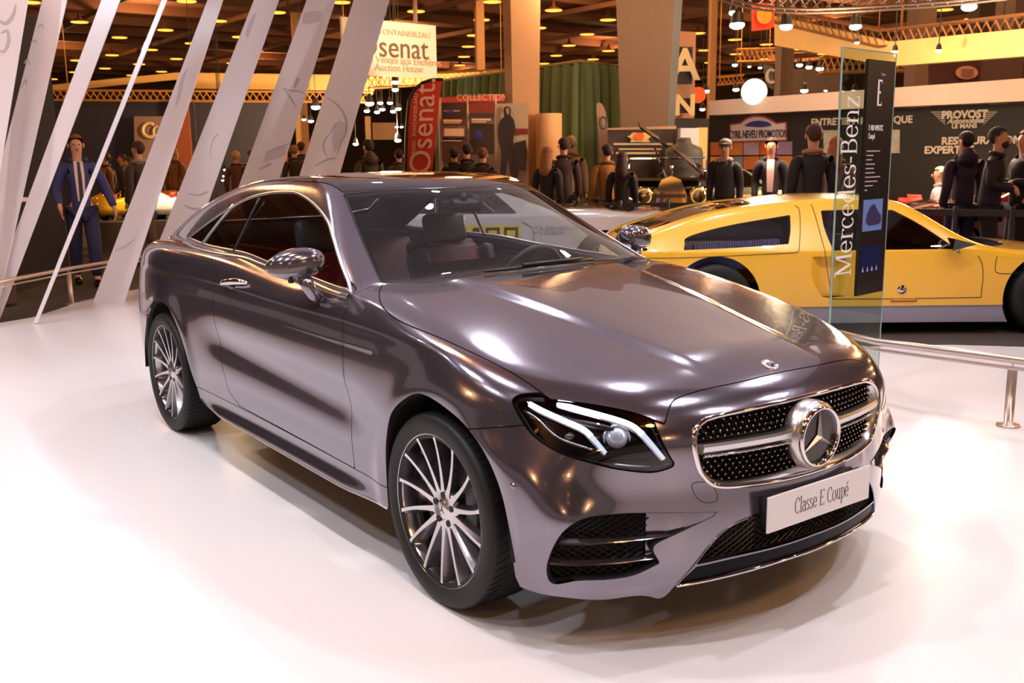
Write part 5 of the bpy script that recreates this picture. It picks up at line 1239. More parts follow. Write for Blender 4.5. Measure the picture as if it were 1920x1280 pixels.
# ---------------------------------------------------------------- vintage black car, nose on, bonnet open
def vintage():
    d = 15.0; base = at(1257, 420, d)*[1,1,0]+[0,0,HF]; t = thing('vintage_car', 'black vintage car with chrome radiator, round headlamps and raised bonnet', 'car', tuple(base), math.atan2(-RIGHT[0], RIGHT[1])-.12)
    b = base
    BK = mat('vintage_black', (12,9,9), .08, 0, 1); k = d/FPX
    t.scale = (1.2, 1.2, 1.2)
    # local frame: x toward camera, y to the left of the picture seen from the car... use matrix of the empty
    # radiator
    V = []; prof = [(-.15,.35),(-.19,.60),(-.18,.85),(-.12,.98),(0,1.03),(.12,.98),(.18,.85),(.19,.60),(.15,.35)]
    rad = MB().prism([(0, y, z) for y, z in prof], (0,0,0), (-.14,0,0)).build('radiator_shell', CHROME, t)
    mb = MB()
    for i in range(13): y = -.132+.022*i; mb.tube([(.012, y, .40), (.012, y, .88-.9*y*y)], .006, 5)
    mb.build('radiator_slats', mat('slat_copper', (190,120,100), .25, 1), t)
    MB().tube([(.0,0,1.03),(.0,0,1.10),(.03,0,1.15)], .02, 8).build('radiator_mascot', CHROME, t, True)
    for y in (-.34, .34):
        h = MB().lathe([(.0001,.06),(.06,.05),(.11,.02),(.125,0),(.11,-.07),(.05,-.15),(.0001,-.17)], 24, (0,0,0), 'x').build('headlamp', mat('lamp_brass_chrome', (226,196,130), .12, 1), t, True, (.10, y, .78))
        MB().lathe([(.0001,.045),(.10,.035)], 20, (0,0,0), 'x').build('headlamp_glass', mat('lamp_glass', (244,214,140), .1, 0, 1, emit=(255,200,110), estr=.25), h, True)
        MB().ball((.16, y*.72, .50), (.07,.085,.085), 16, 10).build('fog_lamp', mat('lamp_brass_chrome', (226,196,130), .12, 1), t, True)
        # sweeping fender
        V = []; F = []; n, m = 18, 10
        for i in range(n):
            u = i/(n-1); a = math.pi*(1.05-1.35*u); cx, cz = -.28-.0*u, .36
            x = cx+.46*math.cos(math.pi-a) if u < .7 else cx-.46*.9-(u-.7)*2.2; z = cz+.42*math.sin(max(0, a)) if u < .7 else .62-(u-.7)*1.2
            x = -.25+.45*math.cos(u*2.6) if u < .75 else -.25+.45*math.cos(1.95)-(u-.75)*3.2
            z = .38+.42*math.sin(u*2.6) if u < .75 else .38+.42*math.sin(1.95)-(u-.75)*1.5
            for j in range(m):
                q = j/(m-1)-.5; V.append((x, y*1.9+q*.34, z-.30*abs(q)**2.2))
        for i in range(n-1):
            for j in range(m-1): F.append((i*m+j, i*m+j+1, (i+1)*m+j+1, (i+1)*m+j))
        obj('front_fender', V, F, BK, t, True)
        w = MB().lathe([(.0001,.07),(.20,.08),(.25,.09),(.34,.08),(.36,.05),(.36,-.05),(.34,-.08),(.0001,-.08)], 28, (0,0,0), 'y').build('wheel', RUBBER, t, True, (-.27, y*1.9, .36))
    MB().tube([(.22,-.75,.44),(.26,-.3,.45),(.27,0,.42),(.26,.3,.45),(.22,.75,.44)], .022, 8).build('bumper_bar', CHROME, t, True)
    MB().box((-.75,0,.62),(1.15,.42,.42),None,.05).build('engine_bay', mat('engine_metal', (120,96,70), .3, .8, noise=.5, nscale=12), t)
    for k_, (s, m_) in enumerate(((1, mat('bonnet_dark', (36,16,14), .12, 0, 1)), (-1, BK))):
        Q = [(-.15, s*.02, 1.34),(-1.15, s*.02, 1.40),(-1.15, s*.46, 1.10),(-.15, s*.40, 1.02)]
        if s < 0: Q = [(-.15,-.04,1.36),(-1.15,-.04,1.42),(-1.15,-.42,1.72),(-.15,-.40,1.62)]
        o = slab('bonnet_panel', [np.array(q)+0 for q in Q], .02, m_, t)
    MB().tube([(-.6,-.05,1.0),(-.65,-.2,1.38)], .012, 6).build('bonnet_stay', CHROME, t)
    MB().box((-2.1,0,.72),(1.5,1.3,.50),None,.12).build('body_tub', BK, t)
    MB().tube([(-1.36,-.55,.95),(-1.42,-.52,1.24),(-1.42,.52,1.24),(-1.36,.55,.95)], .016, 6).build('windscreen_frame', CHROME, t)
    for a_, c_ in (((-.2,.9,.50),(.05,.05,.05)),((-.5,-1.0,.72),(.06,.06,.06))): MB().ball(a_, c_).build('side_lamp', CHROME, t, True)
vintage()
o = MB().lathe([(.0001,.98),(.10,.98),(.12,.93),(.13,.88),(.30,.80),(.33,.72),(.33,.05),(.30,0)], 28).build('black_tank', mat('tank_grey', (64,58,58), .6), None, True, tuple(at(1283, 258, 17.2)-np.array([0,0,.98]))); tag(o, 'dark rounded tank in front of the white locker', 'tank')
o = vboard('white_locker', 1276, 240, 1311, 240, 345, 18, mat('locker_white', (196,196,208), .5), .3); tag(o, 'pale blue-white locker behind the dark tank', 'cabinet')
o = vboard('cream_post', 1310, 239, 1327, 239, 345, 18.2, mat('post_cream', (222,168,96), .6), .3); tag(o, 'cream upright beside the pale locker', 'post')
t = thing('black_letter_sign', 'tall black and cream sign tower with a large letter N behind the big pillar', 'sign', tuple(at(1290, 150, 21.6))); b0 = np.array(t.location)
sub('sign_frame', 1262, 58, 1305, 60, 222, 21.6, mat('frame_cream', (198,138,96), .6), .2)
sub('sign_face', 1262, 88, 1299, 88, 158, 21.5, mat('face_black', (34,22,20), .6), .05); sub('sign_face', 1262, 184, 1298, 184, 212, 21.5, mat('face_black', (34,22,20), .6), .05); sub('sign_base', 1262, 222, 1330, 222, 425, 21.55, mat('face_black', (34,22,20), .6), .05)
bpy.context.view_layer.update()
txt('sign_letter', 'N', mat('letter_cream', (232,200,150), .6), t, 1284, 199, 21.4, .60, RIGHT, bold=.02); txt('sign_letter', 'A', mat('letter_cream', (232,200,150), .6), t, 1284, 124, 21.4, .92, RIGHT, bold=.02)
# ================================================================ right-hand booth
bpy.context.view_layer.update()
DR = 19.0
WB0 = at(1330, 216, 23.5); WB1 = at(2100, 185, 18.5)
exb, _e = frame_of(WB0, WB1); ztw = WB0[2]
nb = Vector((exb[1], -exb[0], 0)); nb = nb if nb.dot(Vector(CC-WB0)) > 0 else -nb
def onw(px, py, off=.0):
    v = at(px, py, 1)-CC; q = np.array(WB0)+np.array(nb)*off; k = ((q-CC)@np.array(nb))/(v@np.array(nb)); return CC+v*k
BW = mat('booth_black', (34,24,26), .65)
o = slab('booth_back_wall', [WB0, WB1*[1,1,0]+[0,0,ztw], WB1*[1,1,0]+[0,0,HF], WB0*[1,1,0]+[0,0,HF]], .15, BW); tag(o, 'black booth wall with white lettering under the pale fascia at right', 'booth wall')
fa0 = onw(1330, 189, .5); fa1 = onw(2100, 130, .5); ft = fa0[2]
zlo = onw(1330, 216, .5)[2]
o = slab('booth_fascia', [onw(1330,189,.75), onw(2060,137,.75), onw(2060,183,.75), onw(1330,216,.75)], .5, mat('fascia_pale', (224,200,196), .6)); tag(o, 'long pale fascia band running along the top of the black booth at right', 'fascia')
def wtext(nm, body, m, par, px, py, h, sx=1, bold=0, align='CENTER', off=.06, shear=0):
    h *= 1.22
    q = Vector(onw(px, py, off)); return text(nm, body, m, par, q, exb, (0,0,1), h, .004, align, sx, bold, shear)
def wthing(nm, lab, cat, px, py): return thing(nm, lab, cat, tuple(onw(px, py, .03)))
LT = mat('booth_lettering', (226,206,190), .6)
t = wthing('rally_plate_sign', 'white arched rally plate sign with blue lettering on the black booth wall', 'sign', 1420, 245); b0 = np.array(t.location); bpy.context.view_layer.update()
pl_ = [(1369,266),(1369,234),(1388,231),(1398,223),(1410,218),(1421,217),(1434,219),(1446,225),(1456,231),(1474,229),(1474,263)]
MB().prism([onw(a, b, .06)-b0 for a, b in pl_], (0,0,0), -np.array(nb)*.05).build('plate_board', mat('plate_pinkish', (222,202,206), .5), t)
MB().tube([onw(a, b, .08)-b0 for a, b in pl_], .02, 5, closed=True).build('plate_rim', mat('plate_rim_red', (170,60,60), .5), t)
MB().prism([onw(a, b, .08)-b0 for a, b in catmull([(1396,236),(1406,229),(1422,226),(1440,229),(1446,235),(1434,238),(1416,238)], 3)], (0,0,0), -np.array(nb)*.02).build('plate_globe', mat('plate_blue', (62,56,140), .5), t)
wtext('plate_lettering', 'CYRIL NEVEU PROMOTION', mat('plate_navy', (48,38,84), .5), t, 1421, 252, .20, .475, .005, off=.075)
o = wtext('wall_lettering', 'ENTRETIEN  MECANIQUE', LT, None, 1613, 227, .17, .92, .006); tag(o, 'white words ENTRETIEN MECANIQUE on the black booth wall', 'lettering')
t = wthing('garage_logo', 'white winged garage logo on the black booth wall', 'sign', 1810, 225); bpy.context.view_layer.update(); b0 = np.array(t.location)
wtext('logo_name', 'PROVOST', LT, t, 1808, 215, .17, .95, .010); wtext('logo_script', 'Automobiles', LT, t, 1810, 226.5, .12, .9, .004, shear=.35); wtext('logo_town', 'LE MANS', LT, t, 1808, 236.5, .10, 1, .004)
mb = MB()
for s in (-1, 1):
    for i in range(7):
        x0 = 1808+s*36; x1 = 1808+s*(62-i*4.2); y = 209+i*4.0
        mb.prism([onw(x0, y, .06)-b0, onw(x1, y, .06)-b0, onw(x1, y+2.2, .06)-b0, onw(x0, y+2.2, .06)-b0], (0,0,0), -np.array(nb)*.02)
mb.build('logo_wings', mat('wing_grey', (176,156,146), .6), t)
o = wtext('wall_lettering', 'RESTAURATION', LT, None, 1765, 265, .17, 1, .008, 'LEFT'); tag(o, 'white word RESTAURATION on the black booth wall', 'lettering')
o = wtext('wall_lettering', 'EXPERTISE', LT, None, 1733, 282, .17, 1, .008, 'LEFT'); tag(o, 'white word EXPERTISE below the word RESTAURATION', 'lettering')
PH = mat('photo_mono', (190,178,166), .6, noise=.75, nscale=6)
for x0, x1, y0, y1, lab in ((1544,1574,244,287,'black and white photo panel behind the couple in dark and mauve coats'),(1667,1687,243,287,'black and white photo panel right of the black information panel')):
    Q = [onw(x0,y0,.05), onw(x1,y0,.05), onw(x1,y1,.05), onw(x0,y1,.05)]; o = slab('photo_panel', Q, .03, PH); tag(o, lab, 'picture')
OC = ((198,104,60),(206,120,70),(176,150,170),(214,90,30),(150,120,160),(220,140,60),(120,130,160),(200,110,50),(150,140,150),(190,120,70))
k = 0
for r in range(2):
    for c in range(5):
        x0 = 1332+c*31; y0 = 267+r*27-.3*c
        Q = [onw(x0,y0,.05), onw(x0+29,y0-.5,.05), onw(x0+29,y0+24,.05), onw(x0,y0+24,.05)]
        o = slab('rally_picture', Q, .03, mat('rally_pic%d' % k, OC[k], .6, noise=.35, nscale=4)); tag(o, ('orange','pale sandy','grey-violet','red-orange','violet','amber','blue-grey','deep orange','grey','tan')[k]+' rally picture in the '+('upper' if r == 0 else 'lower')+' row under the arched plate sign', 'picture', 'rally pictures under the arched sign'); k += 1
# cream upper canopy of the stand opposite
CB = mat('canopy_gold', (236,196,130), .7, noise=.05, nscale=2)
cps = [(1452,30,85,24,'left sloping face of the cream overhead canopy'),(1668,78,124,19,'middle face of the cream overhead canopy'),(1960,50,102,15.5,'x')]
for a, b, lab in ((0, 1, 'left sloping face of the cream overhead canopy above the black information panel'), (1, 2, 'right face of the cream overhead canopy at the right edge')):
    p, q = cps[a], cps[b]; o = slab('overhead_canopy', [at(p[0],p[1],p[3]), at(q[0],q[1],q[3]), at(q[0],q[2],q[3]), at(p[0],p[2],p[3])], .12, CB); tag(o, lab, 'canopy')
    truss('canopy_edge_truss', at(p[0],p[1],p[3]+.4)-np.array([0,0,.1]), at(q[0],q[1],q[3]+.4)-np.array([0,0,.1]), .3, 18, mat('truss_tan', (150,104,70), .5, .4), .03)
    tag(bpy.context.scene.objects[[o.name for o in COL.objects if o.name.startswith('canopy_edge_truss')][-1]], 'lattice truss along the top of the '+('left' if a == 0 else 'right')+' face of the cream overhead canopy', 'truss')
# curved truss across the top right
mt_ = mat('truss_grey_brown', (132,108,92), .45, .5)
L = [(1300,-26,15.5),(1400,6,15),(1500,17,14.5),(1620,13,14),(1760,4,13.5),(1900,-10,13)]
P = [at(*q) for q in L]; P = catmull(P, 5, False); mb = MB(); up_ = np.array([0,0,.16])
for o_ in (np.zeros(3), up_, np.array([.0,.0,.0])+np.array(_F)*.16): mb.tube([p+o_ for p in P], .022, 6)
for i in range(len(P)-1): mb.tube([P[i], P[i+1]+up_], .012, 4, cap=False); mb.tube([P[i]+up_, P[i+1]+_F*.16], .012, 4, cap=False)
tag(mb.build('curved_truss', mt_), 'curved grey lattice truss crossing the top right of the hall', 'truss')
truss('far_truss', at(1536,138,32), at(1700,134,32), .5, 14, TRM, .04); tag(bpy.data.objects['far_truss'], 'golden truss seen left of the black information panel', 'truss')
truss('far_truss', at(1376,117,38), at(1448,115,38), .45, 8, TRM, .04); tag([o for o in COL.objects if o.name.startswith('far_truss')][-1], 'short golden truss above the white balloon lamp', 'truss')
truss('far_truss', at(1345,160,40), at(1392,156,40), .3, 6, TRM, .04); tag([o for o in COL.objects if o.name.startswith('far_truss')][-1], 'short orange-lit truss left of the white balloon lamp', 'truss')
o = MB().ball((0,0,0), 24*22/FPX, 28, 18).build('balloon_lamp', emis('balloon_white', (255,246,216), 1.6), None, True, tuple(at(1414, 172, 22))); tag(o, 'big glowing white balloon lamp behind the pale fascia', 'lamp')
o = MB().ball((0,0,0), (15*30/FPX,)*3, 20, 12).build('round_sign', emis('round_orange', (255,96,40), .9), None, True, tuple(at(1309, 178, 30))); tag(o, 'round glowing orange-red sign left of the balloon lamp', 'sign')
# flags and banners overhead
t = thing('square_flag', 'hanging red square flag with a yellow concentric ring motif', 'flag', tuple(at(1430, 30, 20))); b0 = np.array(t.location)
MB().prism([at(a, b, 20)-b0 for a, b in ((1410,6),(1452,6),(1452,50),(1441,55),(1410,58))], (0,0,0), _F*.02).build('flag_cloth', mat('flag_scarlet', (230,48,18), .6, emit=(230,48,18), estr=.0), t)
mb = MB()
for r in (15, 11, 7, 3): mb.tube([at(1433+r*.85*math.cos(a), 28+r*math.sin(a), 19.9)-b0 for a in np.linspace(0, 6.28, 24, endpoint=False)], .018, 4, closed=True)
mb.build('ring_motif', mat('ring_amber', (250,170,60), .6), t)
MB().tube([at(1431,6,20)-b0, [at(1431,6,20)[0]-b0[0], at(1431,6,20)[1]-b0[1], HC-b0[2]]], .01, 4).build('hanging_cord', BLACKP, t)
t = thing('dark_flag', 'dark hanging flag with a white ring emblem beside the balloon lamp', 'flag', tuple(at(1441, 145, 24))); b0 = np.array(t.location)
MB().prism([at(a, b, 24)-b0 for a, b in ((1431,120),(1450,124),(1450,168),(1436,160))], (0,0,0), _F*.02).build('flag_cloth', mat('flag_slate', (92,88,92), .6), t)
MB().tube([at(1446+8*math.cos(a), 143+12*math.sin(a), 23.9)-b0 for a in np.linspace(.9, 5.4, 16)], .04, 5).build('ring_motif', mat('ring_white', (214,196,186), .6), t)
MB().tube([at(1436,121,24)-b0, [at(1436,121,24)[0]-b0[0], at(1436,121,24)[1]-b0[1], HC-b0[2]]], .01, 4).build('hanging_cord', BLACKP, t)
t = thing('club_banner', 'dark maroon banner with a pink oval crest above the pale fascia', 'banner', tuple(at(1790, 135, 21))); b0 = np.array(t.location)
MB().prism([at(a, b, 21)-b0 for a, b in ((1742,116),(1838,112),(1838,175),(1742,180))], (0,0,0), _F*.05).build('banner_cloth', mat('banner_maroon', (62,24,26), .7), t)
MB().prism([at(1813+21*math.cos(a), 136+12.5*math.sin(a), 20.9)-b0 for a in np.linspace(0, 6.28, 24, endpoint=False)], (0,0,0), _F*.02).build('oval_crest', mat('crest_pink', (190,120,100), .6), t)
MB().prism([at(a, b, 20.85)-b0 for a, b in ((1803,129),(1825,129),(1825,141),(1820,144),(1808,144),(1803,141))], (0,0,0), _F*.01).build('crest_square', mat('crest_brown', (120,84,64), .6), t)
for q, (x0, x1, y0, y1, d, c, lab) in enumerate(((1838,1920,104,190,23,(112,84,78),'brown wall panel right of the maroon banner'),(1486,1580,130,200,40,(96,80,72),'distant brown stand wall behind the golden truss'),(1390,1430,148,190,44,(70,56,50),'distant dark stand box behind the balloon lamp'))):
    o = vboard('stand_wall', x0, y0, x1, y0-3, y1, d, mat('swall%d' % q, c, .7), .1); tag(o, lab, 'panel')
# bright spotlights of the neighbouring stands
SPW = emis('spot_white', (240,250,250), 14.0); SPC = emis('spot_cream', (255,226,170), 9.0)
def spot(px, py, r, d, warm=False, lab=None, box=False, grp=None):
    t = thing('spotlight', lab, 'lamp', tuple(at(px, py, d)), 0, grp); R_ = r*d/FPX
    MB().ball((0,0,0), (R_, R_, R_*.55), 12, 8).build('spot_lens', SPC if warm else SPW, t, True)
    MB().tube([(0,0,R_*2), (0,0,HC-t.location[2]-.3)], .010, 5).build('hanger', mat('hanger_dark', (40,32,28), .6), t)
    MB().lathe([(R_*.95,R_*.2),(R_*.75,R_*1.5),(R_*.35,R_*2.2),(.0001,R_*2.3)], 14).build('spot_housing', mat('spot_housing_black', (26,20,18), .5), t, True)
LW = 'bright white spotlight hanging over the far stands'; LWn = 'white spotlights hanging over the far stands'
LC = 'cream spotlight clipped in front of the overhead canopy'
for px, py, r, d in ((1378,24,11,20),(1382,47,14,20),(1474,50,12,17),(1604,50,11,17),(1817,13,14,15)): spot(px, py, r, d, False, 'large white spotlight hung from the curved truss', grp='large white spotlights on the curved truss')
for px, py, r in ((1607,80,4.5),(1678,97,6),(1760,95,6),(1878,87,7.5)): spot(px, py, r, 17, True, LC, grp='cream spotlights along the overhead canopy')
for px, py, r, d in ((1378,122,5,36),(1405,125,3,36),(1425,127,3.5,36),(1380,168,6,36),(1324,171,6,36),(1317,205,5,30),(1499,122,6,36),(1517,126,6,36),(1537,129,7,36),(1508,170,7,36),(1581,172,4,34),(1602,171,6,34),(1548,170,3,36),
    (741,154,7,26),(741,168,6,28),(693,194,8,28),(713,193,5,30),(731,193,5,30),(688,208,5,30),(707,210,5,30),(717,205,5,32),(737,209,5,32),(747,204,5,32),(592,201,8,30),(570,224,4,32),(583,227,5,32),(667,270,5,30),(746,263,6,30),(372,320,6,24),(422,318,3.5,24),(420,330,3,24),(418,338,2.5,24),(744,238,3,34),(753,238,3,34)): spot(px, py, r, d, False, LW, grp=LWn)
# lights without fixtures so the gold canopies, booth, sign, curtain and toys glow
light('canopy_glow', 'POINT', tuple(at(430, 210, 27)), 900, (1, .62, .28), .3); light('canopy_glow', 'POINT', tuple(at(730, 240, 30)), 1200, (1, .74, .45), .3)
light('canopy_spot', 'POINT', tuple(at(1580, 130, 16.5)), 260, (1, .78, .45), .2); light('canopy_spot', 'POINT', tuple(at(1800, 140, 14.5)), 260, (1, .78, .45), .2)
light('booth_spot', 'POINT', tuple(at(1420, 180, 14.0)), 200, (1, .72, .5), .2); light('booth_spot', 'POINT', tuple(at(1800, 170, 12.5)), 160, (1, .8, .68), .2)
light('sign_spot', 'SPOT', tuple(at(770, -40, 17.0)), 330, (1, .86, .66), .1, tuple(at(755, 95, DS)), 40)
light('curtain_spot', 'POINT', tuple(at(1080, -30, 17.0)), 170, (1, .62, .3), .2); light('toy_spot', 'SPOT', tuple(at(290, 140, 16.0)), 600, (1, .85, .6), .1, tuple(at(290, 400, PD+.5)), 40)
# barrier belts
BAR = mat('barrier_navy', (34,30,44), .6)
def barrier(label, px0, py0, d0, px1, py1, d1, n):
    A = at(px0, py0, d0); B = at(px1, py1, d1); zt = (A[2]+B[2])/2; t = thing('barrier', label, 'barrier', (A[0], A[1], HF)); b = np.array([A[0], A[1], HF])
    A[2] = B[2] = zt; slab('barrier_belt', [A-b, B-b, B-b-[0,0,.07], A-b-[0,0,.07]], .02, BAR, t)
    for i in range(n+1):
        q = A+(B-A)*i/n-b; MB().lathe([(.0001,zt-HF+.03),(.025,zt-HF+.03),(.03,.03),(.16,.015),(.17,0)], 14, (q[0], q[1], 0)).build('barrier_post', BAR, t, True)
barrier('dark belt barrier behind the white rally car', 1075, 378, 13.75, 1345, 382, 13.3, 3)
barrier('dark belt barrier behind the nose of the yellow concept car', 1690, 388, 10.6, 2010, 398, 9.9, 3)
# red chairs
def chair(label, px, py, d, rz):
    b = at(px, py, d)*[1,1,0]+[0,0,HF]; t = thing('shell_chair', label, 'chair', tuple(b), rz, 'red shell chairs in the booth'); m = mat('chair_red', (214,62,34), .4)
    V = []; F = []; n = 9; pr = [(.22,.44),(.15,.43),(0,.42),(-.14,.43),(-.20,.50),(-.24,.62),(-.27,.76),(-.28,.84)]
    for x, z in pr:
        for j in range(n): y = (j/(n-1)-.5)*.46*(1 if z < .6 else 1-.25*(z-.6)/.24); V.append((x+.06*(y/.23)**2*(z > .5), y, z+.035*(y/.23)**2*(z < .5)))
    for i in range(len(pr)-1):
        for j in range(n-1): F.append((i*n+j, i*n+j+1, (i+1)*n+j+1, (i+1)*n+j))
    o = obj('seat_shell', V, F, m, t, True); s = o.modifiers.new('t', 'SOLIDIFY'); s.thickness = .012
    for x in (-.18, .18):
        for y in (-.17, .17): MB().tube([(x*.6, y*.6, .42), (x, y, 0)], .012, 6).build('leg', CHROME, t)
chair('red shell chair left of the seated visitor in the right booth', 1713, 340, 15.6, 2.0); chair('red shell chair beside the seated visitor in the right booth', 1740, 338, 16.6, 1.2)
# ================================================================ visitors
def skin(name, P, E, Rr, m, parent, sub=1):
    me = bpy.data.meshes.new(name); me.from_pydata([tuple(map(float, p)) for p in P], E, []); me.materials.append(m)
    o = bpy.data.objects.new(name, me); link(o, parent); o.modifiers.new('skin', 'SKIN').use_smooth_shade = True
    if not me.skin_vertices: return o
    for i, r in enumerate(Rr):
        r = r if hasattr(r, '__len__') else (r, r); me.skin_vertices[0].data[i].radius = r
    me.skin_vertices[0].data[0].use_root = True
    s = o.modifiers.new('sub', 'SUBSURF'); s.levels = s.render_levels = sub
    return o
SKINM = mat('skin_tone', (206,150,120), .5); SKIND = mat('skin_shadow', (170,112,84), .5)
PALM = {}
def person(label, px, py, d, face, coat=(60,50,60), legs=(34,30,38), hair=(50,34,26), H=None, long=False, shirt=None, tie=None, hairlong=False, hood=False, arms=None, beard=False, stride=0, bald=False, hands=False, lean=0, seated=False, collar=None, skinm=None, group=None, cap=False):
    top = at(px, py, d); H = H or float(np.clip(top[2]-HF, 1.55, 1.92)); s = H/1.76
    t = thing('person', label, 'person', (top[0], top[1], HF-(.42*s if seated else 0)), 0, group)
    yaw = math.atan2(_R[1], _R[0])+math.radians(face)   # 0 = faces picture right, -90 = faces the camera
    t.rotation_euler = (0, 0, yaw)
    sk = skinm or SKINM; S = lambda P: [(p[0]*s+lean*max(0, p[2]-.95)*s, p[1]*s, p[2]*s) for p in P]
    el = [(-.04, .212, 1.12), (-.04, -.212, 1.12)]; wr = [(.05, .215, .88), (.05, -.215, .88)]
    if arms: el, wr = arms
    st = stride; kn = [(.05+st*.6, .095, .50), (.04-st*.35, -.095, .50)]; an = [(st*.9, .095, .09), (-st*1.0, -.095, .10)]
    if seated: kn = [(.42, .11, .92), (.42, -.11, .92)]; an = [(.44, .11, .50), (.44, -.11, .50)]
    P = [(0,0,.96),(0,0,1.12),(.01,0,1.30),(0,0,1.43),(.005,0,1.50),(.02,0,1.565),(.018,0,1.64),(.008,0,1.715)]
    E = [(i, i+1) for i in range(7)]; R_ = [(.09,.075),(.09,.07),(.09,.065),(.04,.04),(.048,.048),(.062,.068),(.074,.088),(.055,.068)]
    for k, sg in ((0, 1), (1, -1)):
        n = len(P); P += [(0, sg*.14, 1.375), el[k], wr[k], (wr[k][0]+.035, wr[k][1], wr[k][2]-.06)]; E += [(3, n), (n, n+1), (n+1, n+2), (n+2, n+3)]; R_ += [.034, .032, .026, (.022,.036)]
        if hands:
            hx, hy, hz = P[n+3]
            for f_, (oy, ox, L) in enumerate(((.0,.030,.060),(.0,.012,.070),(.0,-.006,.066),(.0,-.022,.052))):
                m_ = len(P); P += [(hx+ox, hy-sg*.004, hz-.028), (hx+ox+.006, hy-sg*.014, hz-.028-L*.6), (hx+ox+.004, hy-sg*.026, hz-.028-L)]; E += [(n+3, m_), (m_, m_+1), (m_+1, m_+2)]; R_ += [.0095, .0085, .007]
            m_ = len(P); P += [(hx+.048, hy-sg*.004, hz+.008), (hx+.060, hy-sg*.010, hz-.030)]; E += [(n+3, m_), (m_, m_+1)]; R_ += [.0105, .0085]
    for k, sg in ((0, 1), (1, -1)):
        n = len(P); P += [(0, sg*.09, .90), kn[k], an[k], (an[k][0]+.12, an[k][1]*1.1, an[k][2]-.05)]; E += [(0, n), (n, n+1), (n+1, n+2), (n+2, n+3)]; R_ += [.06, .045, .036, .035]
    b = skin('body', S(P), E, [(r*s if not hasattr(r, '__len__') else (r[0]*s, r[1]*s)) for r in R_], sk, t)
    # coat: torso and sleeves
    cm = mat('coat_%d_%d_%d' % coat, coat, .8, noise=.10, nscale=12)
    zb_ = .62 if long else .84
    CP = [(0,0,zb_),(0,0,1.0),(.0,0,1.14),(.01,0,1.30),(0,0,1.455)]; CE = [(0,1),(1,2),(2,3),(3,4)]; CR = [(.175,.14) if long else (.165,.13),(.16,.13),(.15,.12),(.175,.128),(.078,.070)]
    if seated: CP[0] = (.02,0,.90)
    for k, sg in ((0, 1), (1, -1)):
        n = len(CP); w = np.array(wr[k]); e = np.array(el[k]); CP += [(0, sg*.105, 1.415), (0, sg*.180, 1.365), tuple(e), tuple(w+(e-w)*.04)]; CE += [(4, n), (n, n+1), (n+1, n+2), (n+2, n+3)]; CR += [.070, .078, .060, .048]
    skin('coat', S(CP), CE, [(r*s if not hasattr(r, '__len__') else (r[0]*s, r[1]*s)) for r in CR], cm, t)
    lm = mat('trousers_%d_%d_%d' % legs, legs, .8)
    LP = [(0,0,.93)]; LE = []; LR = [(.145,.115)]
    for k, sg in ((0, 1), (1, -1)):
        n = len(LP); a = np.array(an[k]); q = np.array(kn[k]); LP += [(0, sg*.09, .86), tuple(q), tuple(a+(q-a)*.04)]; LE += [(0, n), (n, n+1), (n+1, n+2)]; LR += [.110, .085, .070]
    skin('trousers', S(LP), LE, [(r*s if not hasattr(r, '__len__') else (r[0]*s, r[1]*s)) for r in LR], lm, t)
    for k in (0, 1):
        a = an[k]; sh = MB().ball((a[0]*s+.06*s, a[1]*s, a[2]*s-.045*s), (.135*s, .048*s, .048*s), 12, 8); sh.build('shoe', mat('shoe_black', (18,14,14), .3), t, True)
    hm = mat('hair_%d_%d_%d' % hair, hair, .7, noise=.35, nscale=60, bump=.5, bscale=90)
    hx = lean*.72*s
    def hat(V, F, m, nm): obj(nm, [(v[0]*s+hx, v[1]*s, v[2]*s) for v in V], F, m, t, True)
    if not bald:
        mb = MB(); mb.ball((-.012, 0, 1.672), (.104,.088,.098), 18, 12); V = mb.V; keep = set(i for i, v in enumerate(V) if not ((v[0] > .035 and v[2] < 1.705) or (v[0] > -.03 and v[2] < 1.65)))
        F = [f for f in mb.F if all(i in keep for i in f)]; hat(V, F, hm, 'hair')
        if hairlong: mb = MB(); mb.tube([(-.02,0,1.69),(-.045,0,1.60),(-.075,0,1.48),(-.09,0,1.38),(-.09,0,1.33)], [.080,.092,.098,.085,.05], 14); hat(mb.V, mb.F, hm, 'long_hair')
    if cap: mb = MB(); mb.ball((0,0,1.70), (.105,.095,.075), 16, 10); mb.ball((.09,0,1.695), (.06,.07,.012), 12, 6); hat(mb.V, mb.F, mat('cap_grey', (96,92,84), .8), 'cap')
    if hood: mb = MB(); mb.tube([(-.06,0,1.40),(-.085,0,1.47),(-.04,0,1.52)], [.11,.12,.085], 14); hat(mb.V, mb.F, cm, 'hood')
    # face: nose, eyes, mouth, ears, brows
    mb = MB(); mb.ball((.108,0,1.62), (.016,.013,.026), 8, 6); hat(mb.V, mb.F, sk, 'nose')
    mb = MB(); [mb.ball((.093, q*.031, 1.645), (.009,.012,.008), 8, 5) for q in (-1, 1)]; hat(mb.V, mb.F, mat('eye_dark', (40,30,28), .3), 'eyes')
    mb = MB(); mb.ball((.092,0,1.582), (.010,.024,.007), 8, 5); hat(mb.V, mb.F, mat('lip_tone', (166,90,80), .5), 'mouth')
    for q in (-1, 1): mb = MB(); mb.ball((.0, q*.083, 1.635), (.018,.010,.030), 8, 6); hat(mb.V, mb.F, sk, 'ear')
    if beard: mb = MB(); mb.ball((.052,0,1.578), (.052,.062,.046), 14, 8); hat(mb.V, mb.F, hm, 'beard')
